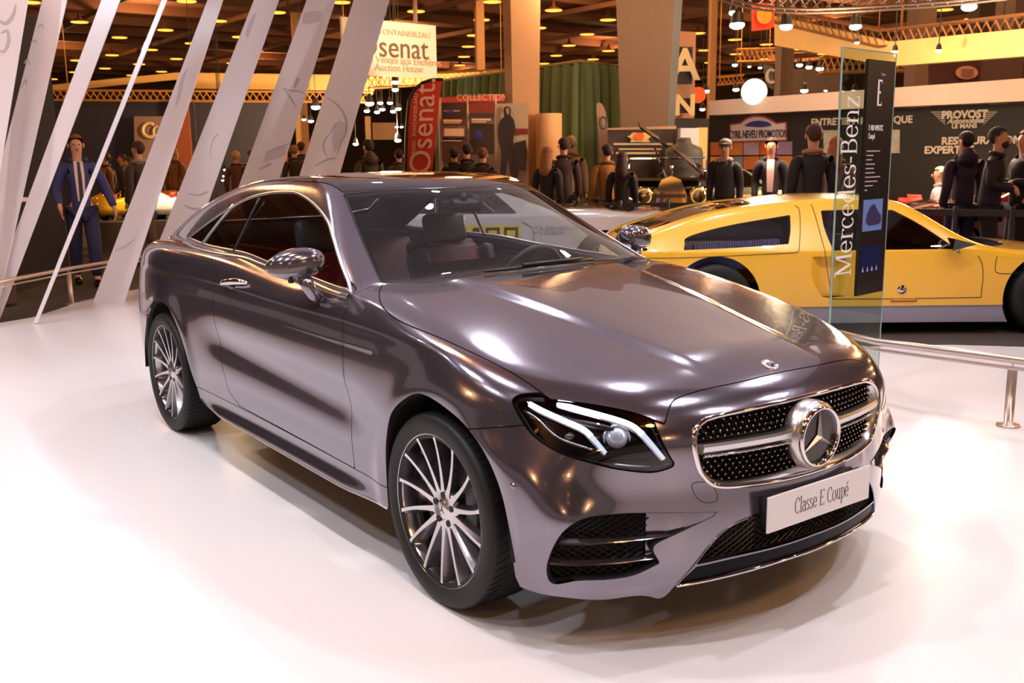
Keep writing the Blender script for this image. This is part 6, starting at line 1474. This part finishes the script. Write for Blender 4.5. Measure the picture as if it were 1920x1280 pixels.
    if shirt is not None:
        V = [(.128,-.045,1.43),(.128,.045,1.43),(.150,.03,1.25),(.150,-.03,1.25),(.155,.015,1.02),(.155,-.015,1.02)]
        V = [(.095,-.050,1.455),(.095,.050,1.455),(.152,.052,1.30),(.152,-.052,1.30),(.160,.040,1.0),(.160,-.040,1.0),(.08,-.05,1.455),(.08,.05,1.455)]
        F = [(0,1,2,3),(3,2,4,5),(6,7,1,0)]; hat(V, F, mat('shirt_%d' % shirt[0], shirt, .7), 'shirt')
        if tie is not None: hat([(.110,-.014,1.45),(.110,.014,1.45),(.163,.020,1.30),(.163,-.020,1.30),(.170,.024,1.0),(.170,-.024,1.0),(.172,0,.96)], [(0,1,2,3),(3,2,4,5),(5,4,6)], mat('tie_%d' % tie[0], tie, .6), 'tie')
    collar = collar or tuple(int(v*.8) for v in coat)
    if collar: mb = MB(); mb.tube([(.06,.07,1.46),(0,.095,1.475),(-.06,.06,1.49),(-.07,0,1.49),(-.06,-.06,1.49),(0,-.095,1.475),(.06,-.07,1.46)], .026, 8); hat(mb.V, mb.F, mat('collar_%d' % collar[0], collar, .8), 'collar')
    return t
down = ([(-.05,.27,1.13),(-.03,-.25,1.13)], [(.05,.34,.92),(.12,-.27,.95)])
person('man in a blue suit, white shirt and dark tie standing behind the fins', 140, 252, 12.3, -62, (58,62,112), (36,36,72), (120,84,54), shirt=(226,206,200), tie=(46,34,56), arms=([(-.05,.29,1.14),(.0,-.26,1.13)], [(.06,.36,.90),(.16,-.24,.95)]), hands=True, stride=.16)
person('curly-haired man in a dark grey jacket walking behind the fin at the coupe tail', 257, 265, 14.6, 150, (66,54,54), (84,66,58), (72,34,30), stride=.12, collar=(150,136,132))
person('visitor in a rust-brown jacket right of the man in the blue suit', 197, 287, 22, 170, (112,60,32), (50,32,26), (96,56,34))
person('visitor with a teal scarf near the dark booth wall', 228, 289, 23, 190, (46,44,54), (30,28,34), (70,40,28), collar=(60,110,116))
person('visitor in a brown coat beside the curly-haired man', 240, 295, 20, 175, (98,52,34), (60,36,28), (70,40,30))
person('person in a mustard-brown coat with a bag behind the white toy car', 326, 277, 21, 75, (128,82,30), (70,46,26), (196,122,52))
person('grey-haired person in a brown coat seen from behind between two fins', 441, 283, 20, 95, (92,52,34), (50,32,28), (190,140,84))
person('visitor in a dark coat just right of the grey-haired person', 470, 280, 24, 110, (70,36,30), (40,26,24), (120,60,40))
person('visitor in a dark jacket between the two rightmost fins', 551, 272, 21, 100, (46,28,32), (30,22,26), (150,84,40))
person('taller dark-clothed visitor between the two rightmost fins', 564, 263, 22, 90, (58,34,32), (34,24,26), (66,36,28))
person('man in an olive jacket with a backpack left of the red feather flag', 690, 262, 16.5, 120, (78,62,46), (50,40,34), (40,22,22), hood=True)
person('short dark-haired visitor at the left edge of the red feather flag', 748, 280, 19, 100, (60,46,36), (40,30,28), (34,20,20))
person('left visitor of the three in front of the poster wall', 851, 277, 17, 90, (36,22,24), (30,20,22), (38,20,20))
person('middle visitor with dark hair in front of the poster wall', 875, 269, 16.5, 100, (30,18,22), (28,20,22), (34,18,20))
person('right visitor with reddish hair in front of the poster wall', 905, 277, 16, 80, (44,22,20), (30,20,20), (112,54,34), arms=([(.0,.25,1.2),(-.04,-.30,1.18)], [(.12,.28,1.02),(.02,-.62,1.16)]))
person('blonde woman in a black coat in front of the round cream column', 1027, 275, 14.2, 60, (28,18,22), (24,18,22), (150,92,50), hairlong=True, long=True)
person('person in a plum-brown coat seen from behind near the curtain', 1057, 258, 15.0, 95, (70,44,48), (44,30,36), (58,30,28), long=True)
person('grey-haired man in a pale jacket behind the person in the plum coat', 1071, 255, 15.9, 80, (150,118,92), (80,60,50), (150,112,80))
person('person in a mustard jacket seen from behind beside the curtain', 1138, 270, 14.6, 95, (166,108,42), (64,30,34), (44,24,22))
person('woman with long dark hair in a black coat beside the vintage car', 1167, 284, 14.3, 75, (28,20,24), (30,22,26), (52,26,24), hairlong=True, long=True)
person('small dark red visitor beside the cream upright', 1317, 274, 20, 90, (62,26,28), (34,20,24), (48,22,22))
person('man in a flat cap and dark coat looking down at the vintage car', 1361, 272, 14.0, -110, (44,38,38), (38,34,36), (96,90,80), H=1.75, cap=True, collar=(140,116,104), lean=.10)
person('man in a dark suit and open pink-white shirt beside the grey rally car', 1447, 258, 14.2, -105, (52,44,54), (34,26,32), (48,28,26), shirt=(232,190,184), hands=True)
person('large man in a long black coat seen from behind left of the glass stele', 1527, 232, 10.9, 85, (26,20,26), (26,22,26), (70,40,32), long=True, collar=(160,120,100), H=1.86)
person('woman with curly blonde hair in a mauve coat beside the man in black', 1568, 256, 11.6, 60, (140,106,112), (60,46,54), (176,104,58), hairlong=True, long=True)
person('seated grey-haired visitor in a white shirt in the right booth', 1764, 293, 15.4, 150, (190,184,196), (70,66,80), (220,196,170), seated=True, H=1.72)
person('person in a dark navy hooded jacket seen from behind at right', 1812, 247, 11.6, 95, (44,30,58), (28,24,66), (30,18,20), hood=True)
person('bearded man in a dark jacket looking down at right', 1864, 239, 10.8, -25, (40,28,46), (30,24,40), (34,22,22), beard=True, H=1.80, lean=.08, arms=([(-.02,.25,1.16),(-.02,-.25,1.16)], [(.24,.14,1.12),(.24,-.14,1.10)]))
person('person with auburn hair in a black coat at the right edge', 1926, 243, 11.4, 185, (28,22,30), (24,20,28), (150,80,36), hairlong=True, arms=([(-.02,.25,1.16),(-.02,-.25,1.16)], [(.24,.14,1.18),(.24,-.14,1.16)]))
# ================================================================ the other cars
def make_fn(prof, half, belt, lean, kx=.08, cap=(-9, 9), kc=.2, side=.30):
    T_ = spl(*prof); W_ = spl(*half)
    def fn(X):
        x, Y, z = X[..., 0], np.abs(X[..., 1]), X[..., 2]
        w = W_(x); S = w-side*np.maximum(.50-z, 0)**2*.6-.12*np.maximum(z-.45, 0)**2
        G = w-.035-lean*np.maximum(z-belt, 0)-.25*np.maximum(z-belt-.15, 0)**2
        gs = smax(Y-S, (Y-G)*.86, .06) if lean else Y-S
        gt = (z-(T_(x)-.05*Y**2))*.93
        g = smax(gs, gt, kx); g = smax(g, x-cap[1]+.16*Y**2, kc); return smax(g, cap[0]-x+.16*Y**2, kc)
    return fn
def side_pt(fn, pts, off=0, y0=.2):
    P = np.stack([pts[:, 0], 0*pts[:, 0], pts[:, 1]], 1); D = np.tile([0., -1, 0], (len(P), 1)); X = cast(P, D, fn, t0=y0, tm=1.4); return X+nrm(X, fn)*off
def simple_wheel(par, x, y, r, s, m_rim, dark=False):
    w = bpy.data.objects.new('wheel', None); link(w, par); w.location = (x, y, r)
    MB().lathe([(.0001,-.09),(r*.60,-.10),(r*.66,-.11),(r*.94,-.115),(r,-.08),(r,.09),(r*.6,.09)], 48, (0,0,0), 'y').build('tire', RUBBER, w, True)
    mb = MB()
    for k in range(8): a = math.pi*k/4; mb.tube([(.05*math.cos(a), -.105, .05*math.sin(a)), (r*.60*math.cos(a), -.118, r*.60*math.sin(a))], .022, 6)
    mb.lathe([(r*.58,-.12),(r*.66,-.118),(r*.66,-.09)], 40, (0,0,0), 'y'); mb.build('rim', m_rim, w, True)
    if s < 0: w.rotation_euler = (0, 0, math.pi)
    return w
# ---- yellow mid-engined concept car, broadside, facing picture right. local x forward (0 = front axle), y left, z up
YEL = mat('yellow_orange_paint', (246,186,44), .28, 0, 1, .02); SILL = mat('sill_grey', (150,146,166), .4, .2, .3)
dY = 8.0; kY = FPX/dY
def q2(px, py, d=dY, ax=1958, hz=281): return ((px-ax)/(FPX/d), CC[2]-(py-hz)/(FPX/d))
t = thing('concept_car', 'low yellow mid-engined concept sports car with black rear louvre area and grey sills', 'car'); yc = t
top = [(-3.52,.70),(-3.40,.80),(-3.27,.86),(-3.05,.93),(-2.7,1.035),(-2.23,1.105),(-1.75,1.145),(-1.30,1.15),(-1.02,1.11),(-.75,.96),(-.45,.80),(-.15,.74),(.3,.70),(.75,.61),(1.1,.46)]
yf = make_fn(([a for a, b in top], [b for a, b in top]), ([-3.5,-3.2,-2.6,-2.0,-1.2,-.6,0,.5,.9], [.84,.88,.915,.905,.90,.905,.915,.89,.82]), .72, .62, .07, (-3.52, 1.10))
yV, yT = half_surface(yf, -.05, -2.6, .30, 190, 110, 90, -.22)
yV, yT = clip(yV, yT, .105-yV[:, 2])
def dd_(V, poly, sm=True, n=5): return sdpoly(V[:, [0, 2]], catmull(poly, n) if sm else np.array(poly))
for cx, r in ((-2.62, .375), (.147, .375)): d = np.maximum(np.hypot(yV[:, 0]-cx, yV[:, 2]-.31)-r, .45+yV[:, 1]); yV, yT = clip(yV, yT, -d)
WQ = crisp([q2(*p) for p in ((1287,465),(1290,455),(1299,440),(1380,420),(1500,402.5),(1497,430),(1490,456),(1400,461))], (0,4,6))
WDo = crisp([q2(*p) for p in ((1574,469),(1563,430),(1561,395),(1640,394),(1702,396),(1750,424),(1811,469))], (0,2,4,6))
wq, (yV, yT) = carve(yV, yT, dd_(yV, WQ), .0); wd, (yV, yT) = carve(yV, yT, dd_(yV, WDo), .0)
# roof glass: rear deck between the buttresses and the windscreen (top view)
RD = crisp([(-3.36,-.02),(-3.36,.50),(-3.0,.56),(-2.25,.50),(-2.22,-.02)], (0,1,3,4)); WSY = crisp([(-1.00,-.02),(-1.02,.50),(-.62,.68),(-.28,.74),(-.05,.45),(.02,-.02)], (0,1,3,5))
rd, (yV, yT) = carve(yV, yT, np.maximum(sdpoly(np.stack([yV[:, 0], -yV[:, 1]], 1), catmull(RD, 4)), .6-yV[:, 2]), .0)
wy, (yV, yT) = carve(yV, yT, np.maximum(sdpoly(np.stack([yV[:, 0], -yV[:, 1]], 1), catmull(WSY, 4)), .6-yV[:, 2]), .0)
sil, (yV, yT) = carve(yV, yT, yV[:, 2]-.252, .0)
ITK = crisp([q2(*p) for p in ((1520,481),(1575,480),(1625,482),(1612,520),(1604,558),(1560,559),(1545,540),(1530,512))], (0,2,4))
itk, (yV, yT) = carve(yV, yT, dd_(yV, ITK), .0)
kw = dict(fn=yf); DKG = glass('concept_glass', (186,188,206), .0, 1.5, 1.1)
panel('body', yV, yT, YEL, yc, both=True, **kw); panel('sill', *sil, SILL, yc, both=True, off=-.012, **kw)
panel('rear_glass', *rd, BLACKG, yc, both=True, flange=0, off=-.01, **kw); panel('windshield', *wy, mat('screen_dark', (92,92,112), .08, .3, 1), yc, both=True, flange=0, **kw)
if len(itk[1]):
    v = snap(itk[0], yf); dep = .07*sstep(v[:, 0], -1.86, -1.70)*(1-sstep(v[:, 0], -1.62, -1.50)*.85)
    for s in (1, -1): obj('air_scoop', (v+np.stack([0*dep, dep, 0*dep], 1))*[1, s, 1], itk[1] if s > 0 else itk[1][:, ::-1], YEL, yc, True)
for s in (1, -1):
    panel('quarter_glass', *wq, DKG, yc, side=s, flange=0, **kw); panel('side_window', *wd, DKG, yc, side=s, flange=0, **kw)
L = lambda pts, sm=5: catmull([q2(*p) for p in pts], sm, False)
for pts in ([(1544,383),(1548,400),(1558,470),(1567,520),(1578,563)], [(1578,563),(1700,564),(1862,563)], [(1852,482),(1861,500),(1864,525),(1863,563)], [(1512,385),(1519,393),(1517,420),(1510,460),(1504,471),(1480,473),(1300,479),(1215,480)], [(1888,484),(1886,500),(1892,516),(1940,517)]):
    P = side_pt(yf, L(pts), .001)
    for s in (1, -1): MB().tube([p*np.array([1, s, 1]) for p in P], .0032, 4).build('panel_gap', DARK, yc)
P = side_pt(yf, L([(1690,567),(1740,567)]), -.004); MB().tube(P, .016, 8).build('door_handle', mat('handle_shadow', (200,120,20), .4, 0, 1), yc, True)
c_ = side_pt(yf, np.array([q2(1710, 546), q2(1711, 546)]), .002)[0]
MB().lathe([(.0001,-.003),(.036,-.003),(.038,0)], 24, c_, 'y').build('side_badge', CHROME, yc, True)
v_, f_ = tristar(.03, .006, .002, Vector(c_)+Vector((0,-.005,0)), (0,-1,0), (1,0,0), (0,0,1)); obj('badge_star', v_, f_, BLACKP, yc)
for s in (1, -1):
    m = bpy.data.objects.new('side_mirror', None); link(m, yc); x_, z_ = q2(1797, 458)
    V = [(x_-.03,-.87,z_+.05),(x_+.17,-.98,z_+.00),(x_+.02,-.90,z_-.06),(x_-.03,-1.02,z_+.05),(x_-.03,-1.0,z_-.05)]
    obj('mirror_housing', [np.array(v)*[1, s, 1] for v in V], [(0,1,3),(1,4,3),(0,2,1),(2,4,1),(0,3,4,2)], BLACKG, m)
    MB().tube([np.array(p)*[1, s, 1] for p in ((x_+.10,-.84,z_-.10),(x_+.03,-.92,z_-.03))], .014, 6).build('mirror_stem', CHROME, m, True)
    for x in (-2.62, .147): simple_wheel(yc, x, -s*.79, .31, s, mat('concept_rim', (120,118,124), .3, .8))
# engine bay and cabin seen through the glass
MB().box((-2.6,0,.62),(1.3,1.45,.12)).build('engine_deck', mat('deck_dark', (70,64,100), .5), yc)
mb = MB()
for i in range(34): mb.box((-2.78+.021*i, -.74, .735+.0012*i),(.010,.10,.075))
mb.build('louvre_grille', mat('louvre_lilac', (196,190,224), .4, .3), yc)
MB().box((-2.45,-.25,.86),(.95,.55,.14),None,.05).build('engine_cover', mat('cover_grey_green', (140,144,136), .35), yc, True)
MB().box((-1.95,0,.82),(.06,1.2,.45)).build('bulkhead', mat('bulk_dark', (30,28,44), .6), yc)
MB().box((-1.55,-.36,.60),(.16,.42,.62),Matrix.Rotation(-.4,3,'Y'),.04).build('seat', mat('concept_seat', (50,52,110), .6), yc, True); MB().box((-1.55,.36,.60),(.16,.42,.62),Matrix.Rotation(-.4,3,'Y'),.04).build('seat', mat('concept_seat', (50,52,110), .6), yc, True)
MB().box((-.85,0,.64),(.3,1.3,.14),None,.04).build('dashboard', BLK, yc, True)
MB().tube([Vector((-1.12,.34+.16*math.cos(a),.74+.15*math.sin(a))) for a in np.linspace(0,6.28,24,endpoint=False)], .012, 6, closed=True).build('steering_wheel', BLK, yc, True)
MB().box((-1.3,0,.20),(4.2,1.5,.12)).build('underbody', DARK, yc)
ff = at(1958, 281, dY); ex_h = Vector((_R[0], _R[1], 0)).normalized(); yawY = math.atan2(ex_h[1], ex_h[0])
side_off = Vector((-ex_h[1], ex_h[0], 0))*.90
yc.rotation_euler = (0, 0, yawY); yc.location = (ff[0]+side_off[0], ff[1]+side_off[1], 0.007)
# dark carpet strip beneath it
Dn = np.array([_F[0], _F[1], 0]); Dn /= np.linalg.norm(Dn)
ca = [atz(1150,652,.004), atz(1560,650,.004), atz(1780,645,.004), atz(2300,660,.004)]
cpts = ca+[ca[-1]+Dn*3.3, ca[0]+Dn*3.3]
o = MB().prism([(p[0], p[1], 0) for p in cpts], (0,0,HF-.001), (0,0,.006)).build('dark_carpet', mat('carpet_dark_brown', (66,56,54), .9, noise=.15, nscale=60)); tag(o, 'dark brown carpet under the yellow concept car', 'carpet')
# ---- white rally coupe
WHT = mat('rally_white', (214,216,222), .22, .1, 1)
dR_ = 11.3
t = thing('rally_car', 'white rally coupe with black bonnet and yellow number square behind the grey coupe', 'car'); rc = t
def q3(px, py): return q2(px, py, dR_, 1137, 290)
top = [(-3.9,.70),(-3.8,.88),(-3.4,.92),(-3.0,.98),(-2.6,1.20),(-2.2,1.30),(-1.8,1.32),(-1.4,1.29),(-1.05,1.12),(-.72,1.0),(-.5,.97),(0,.95),(.5,.91),(.78,.84),(.88,.68)]
rf = make_fn(([a for a, b in top], [b for a, b in top]), ([-3.9,-3.4,-2,-.5,.5,.85], [.80,.87,.895,.89,.86,.80]), .86, .52, .07, (-3.9, .88), .12)
rV, rT = half_surface(rf, -.02, -2.80, .33, 150, 90, 70, -.2); rV, rT = clip(rV, rT, .20-rV[:, 2])
for cx in (-2.82, .0): d = np.maximum(np.hypot(rV[:, 0]-cx, rV[:, 2]-.33)-.37, .45+rV[:, 1]); rV, rT = clip(rV, rT, -d)
SW = crisp([(-2.75,.93),(-2.45,1.14),(-2.15,1.235),(-1.7,1.245),(-1.42,1.21),(-1.2,1.06),(-1.02,.90),(-1.9,.905)], (0,6)); WSR = crisp([(-1.36,-.02),(-1.40,.50),(-1.0,.64),(-.80,.66),(-.72,-.02)], (0,1,3,4)); BON = crisp([(-.66,-.02),(-.68,.62),(.80,.60),(.83,-.02)], (0,1,2,3))
sw_, (rV, rT) = carve(rV, rT, dd_(rV, SW), .0)
wr_, (rV, rT) = carve(rV, rT, np.maximum(sdpoly(np.stack([rV[:, 0], -rV[:, 1]], 1), catmull(WSR, 4)), .88-rV[:, 2]), .0)
bo, (rV, rT) = carve(rV, rT, np.maximum(sdpoly(np.stack([rV[:, 0], -rV[:, 1]], 1), catmull(BON, 4)), .6-rV[:, 2]), .002)
kw = dict(fn=rf); panel('body', rV, rT, WHT, rc, both=True, **kw); panel('bonnet', *bo, mat('bonnet_black', (30,24,34), .15, 0, 1), rc, both=True, **kw)['label'] = 'black bonnet'
panel('windshield', *wr_, DKG, rc, both=True, flange=0, **kw)
for s in (1, -1):
    panel('side_window', *sw_, DKG, rc, side=s, flange=0, **kw)
    for x in (-2.82, 0): simple_wheel(rc, x, -s*.77, .33, s, mat('rally_rim', (90,88,92), .4, .7))
YN = mat('number_yellow', (238,206,40), .5); NK = mat('number_black', (30,28,34), .5)
a_, b_ = q3(860, 448), q3(975, 412)
pp = side_pt(rf, np.array([(a_[0], a_[1]), (b_[0], a_[1]), (b_[0], b_[1]-.02), (a_[0], b_[1]-.02)]), .004)
MB().add(pp, [(0,1,2,3)]).build('number_square', YN, rc)
mb = MB()
def rq(L_):
    for P in L_:
        X = side_pt(rf, np.array([q3(*p) for p in P]), .007); mb.add(X, [(0,1,2,3)])
def ringd(x0, x1, y0, y1, w): rq([[(x0,y0),(x1,y0),(x1,y0+w),(x0,y0+w)], [(x0,y1-w),(x1,y1-w),(x1,y1),(x0,y1)], [(x0,y0),(x0+w,y0),(x0+w,y1),(x0,y1)], [(x1-w,y0),(x1,y0),(x1,y1),(x1-w,y1)]])
ringd(943, 970, 419, 447, 5.5); ringd(908, 935, 419, 447, 5.5); rq([[(885,419),(897,419),(880,440),(874,440)], [(874,436),(902,436),(902,441),(874,441)], [(890,419),(896,419),(896,449),(890,449)]])
mb.build('number_digits', NK, rc)
mb = MB(); rq([[(1000,419.5),(1007,419.5),(1007,421),(1000,421)], [(1000,428.5),(1007,428.5),(1007,430),(1000,430)]]); mb.build('flag_stripes', mat('flag_stripe_red', (190,60,60), .5), rc)
def rt(body, px, py, h):
    X = side_pt(rf, np.array([q3(px, py), q3(px+1, py)]), .010)[0]; text('crew_name', body, mat('crew_text', (96,104,112), .5), rc, X, (1,0,0), (0,0,1), h, .001, 'LEFT')
rt('A. ZAWARZUSA', 1010, 423, .062); rt('S. ZASADA', 1010, 431.5, .062)
P = side_pt(rf, catmull([q3(*p) for p in ((978,410),(990,416),(998,425),(999,440),(996,460))], 4, False), .001); MB().tube(P, .004, 4).build('panel_gap', DARK, rc)
MB().box((-1.6,0,.35),(2.9,1.4,.1)).build('underbody', DARK, rc)
MB().tube([(-1.30,-.62,.90),(-1.65,-.58,1.22),(-1.65,.58,1.22),(-1.30,.62,.90)], .02, 8).build('roll_bar', SATIN, rc)
st_ = [((.45,-.25),(.09,.05),(60,90,200)),((.52,-.10),(.10,.06),(236,206,60)),((.48,.05),(.08,.05),(60,90,200)),((.66,-.3),(.06,.05),(214,120,90))]
for (x, y), (w, h), c in st_: MB().box((x, y, float(spl([a for a, b in top], [b for a, b in top])(x))-.002), (w, h, .012)).build('bonnet_sticker', mat('sticker_%d' % c[0], c, .5), rc)
for y in (-.45, -.15, .15, .45): MB().lathe([(.0001,.06),(.07,.05),(.09,0),(.07,-.08)], 18, (.98, y, .74), 'x').build('rally_lamp', CHROME, rc, True)
ff = at(1137, 290, dR_); rc.rotation_euler = (0, 0, yawY); so = Vector((-ex_h[1], ex_h[0], 0))*.88; rc.location = (ff[0]+so[0], ff[1]+so[1], HF)
for px_, py_ in ((760, -60), (960, -90), (1180, -70)):
    q_ = at(px_, py_, 9.6); light('rally_spot', 'SPOT', (q_[0], q_[1], 4.9), 420, (1, .97, .98), .08, tuple(at(px_+20, 430, 11.5)), 75)
for px_ in (1450, 1800):
    q_ = at(px_, -60, 7.4); light('concept_spot', 'SPOT', (q_[0], q_[1], 4.9), 160, (1, .95, .9), .08, tuple(at(px_, 480, 8.4)), 80)
# ---- grey rally car nose in the right booth, dark red car
def nose_car(name, label, px, py, d, rot, paint, extras):
    t = thing(name, label, 'car'); top = [(-3.6,.80),(-3.2,.90),(-2.6,.94),(-2.2,1.25),(-1.5,1.33),(-1.1,1.28),(-.5,.98),(0,.90),(.5,.80),(.75,.62)]
    fn = make_fn(([a for a, b in top], [b for a, b in top]), ([-3.6,-2,0,.7], [.76,.82,.82,.74]), .86, .50, .08, (-3.6, .74), .15)
    V, T = half_surface(fn, 0, -2.5, .30, 70, 50, 40, -.2); V, T = clip(V, T, .18-V[:, 2])
    for cx in (-2.5, 0): V, T = clip(V, T, -np.maximum(np.hypot(V[:, 0]-cx, V[:, 2]-.31)-.35, .45+V[:, 1]))
    W1 = crisp([(-2.5,.93),(-2.1,1.20),(-1.3,1.22),(-.8,.93)], (0,3)); W2 = crisp([(-1.05,-.02),(-1.08,.5),(-.55,.62),(-.48,-.02)], (0,1,2,3))
    a, (V, T) = carve(V, T, dd_(V, W1), 0.); b, (V, T) = carve(V, T, np.maximum(sdpoly(np.stack([V[:, 0], -V[:, 1]], 1), catmull(W2, 4)), .85-V[:, 2]), 0.)
    panel('body', V, T, paint, t, fn=fn, both=True); panel('windshield', *b, BLACKG, t, fn=fn, both=True, flange=0)
    for s in (1, -1):
        panel('side_window', *a, BLACKG, t, fn=fn, side=s, flange=0)
        for x in (-2.5, 0): simple_wheel(t, x, -s*.70, .31, s, SATIN)
        MB().lathe([(.0001,.03),(.07,.02),(.09,-.02),(.09,-.06)], 20, (.70, s*.55, .60), 'x').build('headlamp', CHROME, t, True)
    extras(t); MB().box((-1.3,0,.3),(3.4,1.3,.1)).build('underbody', DARK, t)
    p = at(px, py, d); t.location = (p[0], p[1], HF); t.rotation_euler = (0, 0, rot); return t
def ex1(t):
    MB().box((.45,-.22,.845),(.35,.55,.012),Matrix.Rotation(.2,3,'Y')).build('number_panel', mat('panel_orange', (226,130,40), .5), t); MB().box((.10,.35,.905),(.35,.6,.012),Matrix.Rotation(.16,3,'Y')).build('bonnet_sticker', mat('sticker_cream', (220,214,196), .5), t)
    MB().box((.78,0,.42),(.02,1.2,.08),None,.008).build('bumper', CHROME, t)
nose_car('grey_car', 'grey-green rally car with an orange bonnet square under the rally pictures', 1405, 380, 16.4, math.atan2(-_F[1], -_F[0])+.30, mat('grey_green_paint', (120,128,118), .3, .2, 1), ex1)
nose_car('red_car', 'dark red sports car behind the roof of the yellow concept car', 1775, 380, 13.6, yawY+math.pi-.25, mat('dark_red_paint', (96,24,24), .12, .3, 1), lambda t: MB().box((.75,0,.42),(.03,1.3,.07),None,.01).build('bumper', CHROME, t))
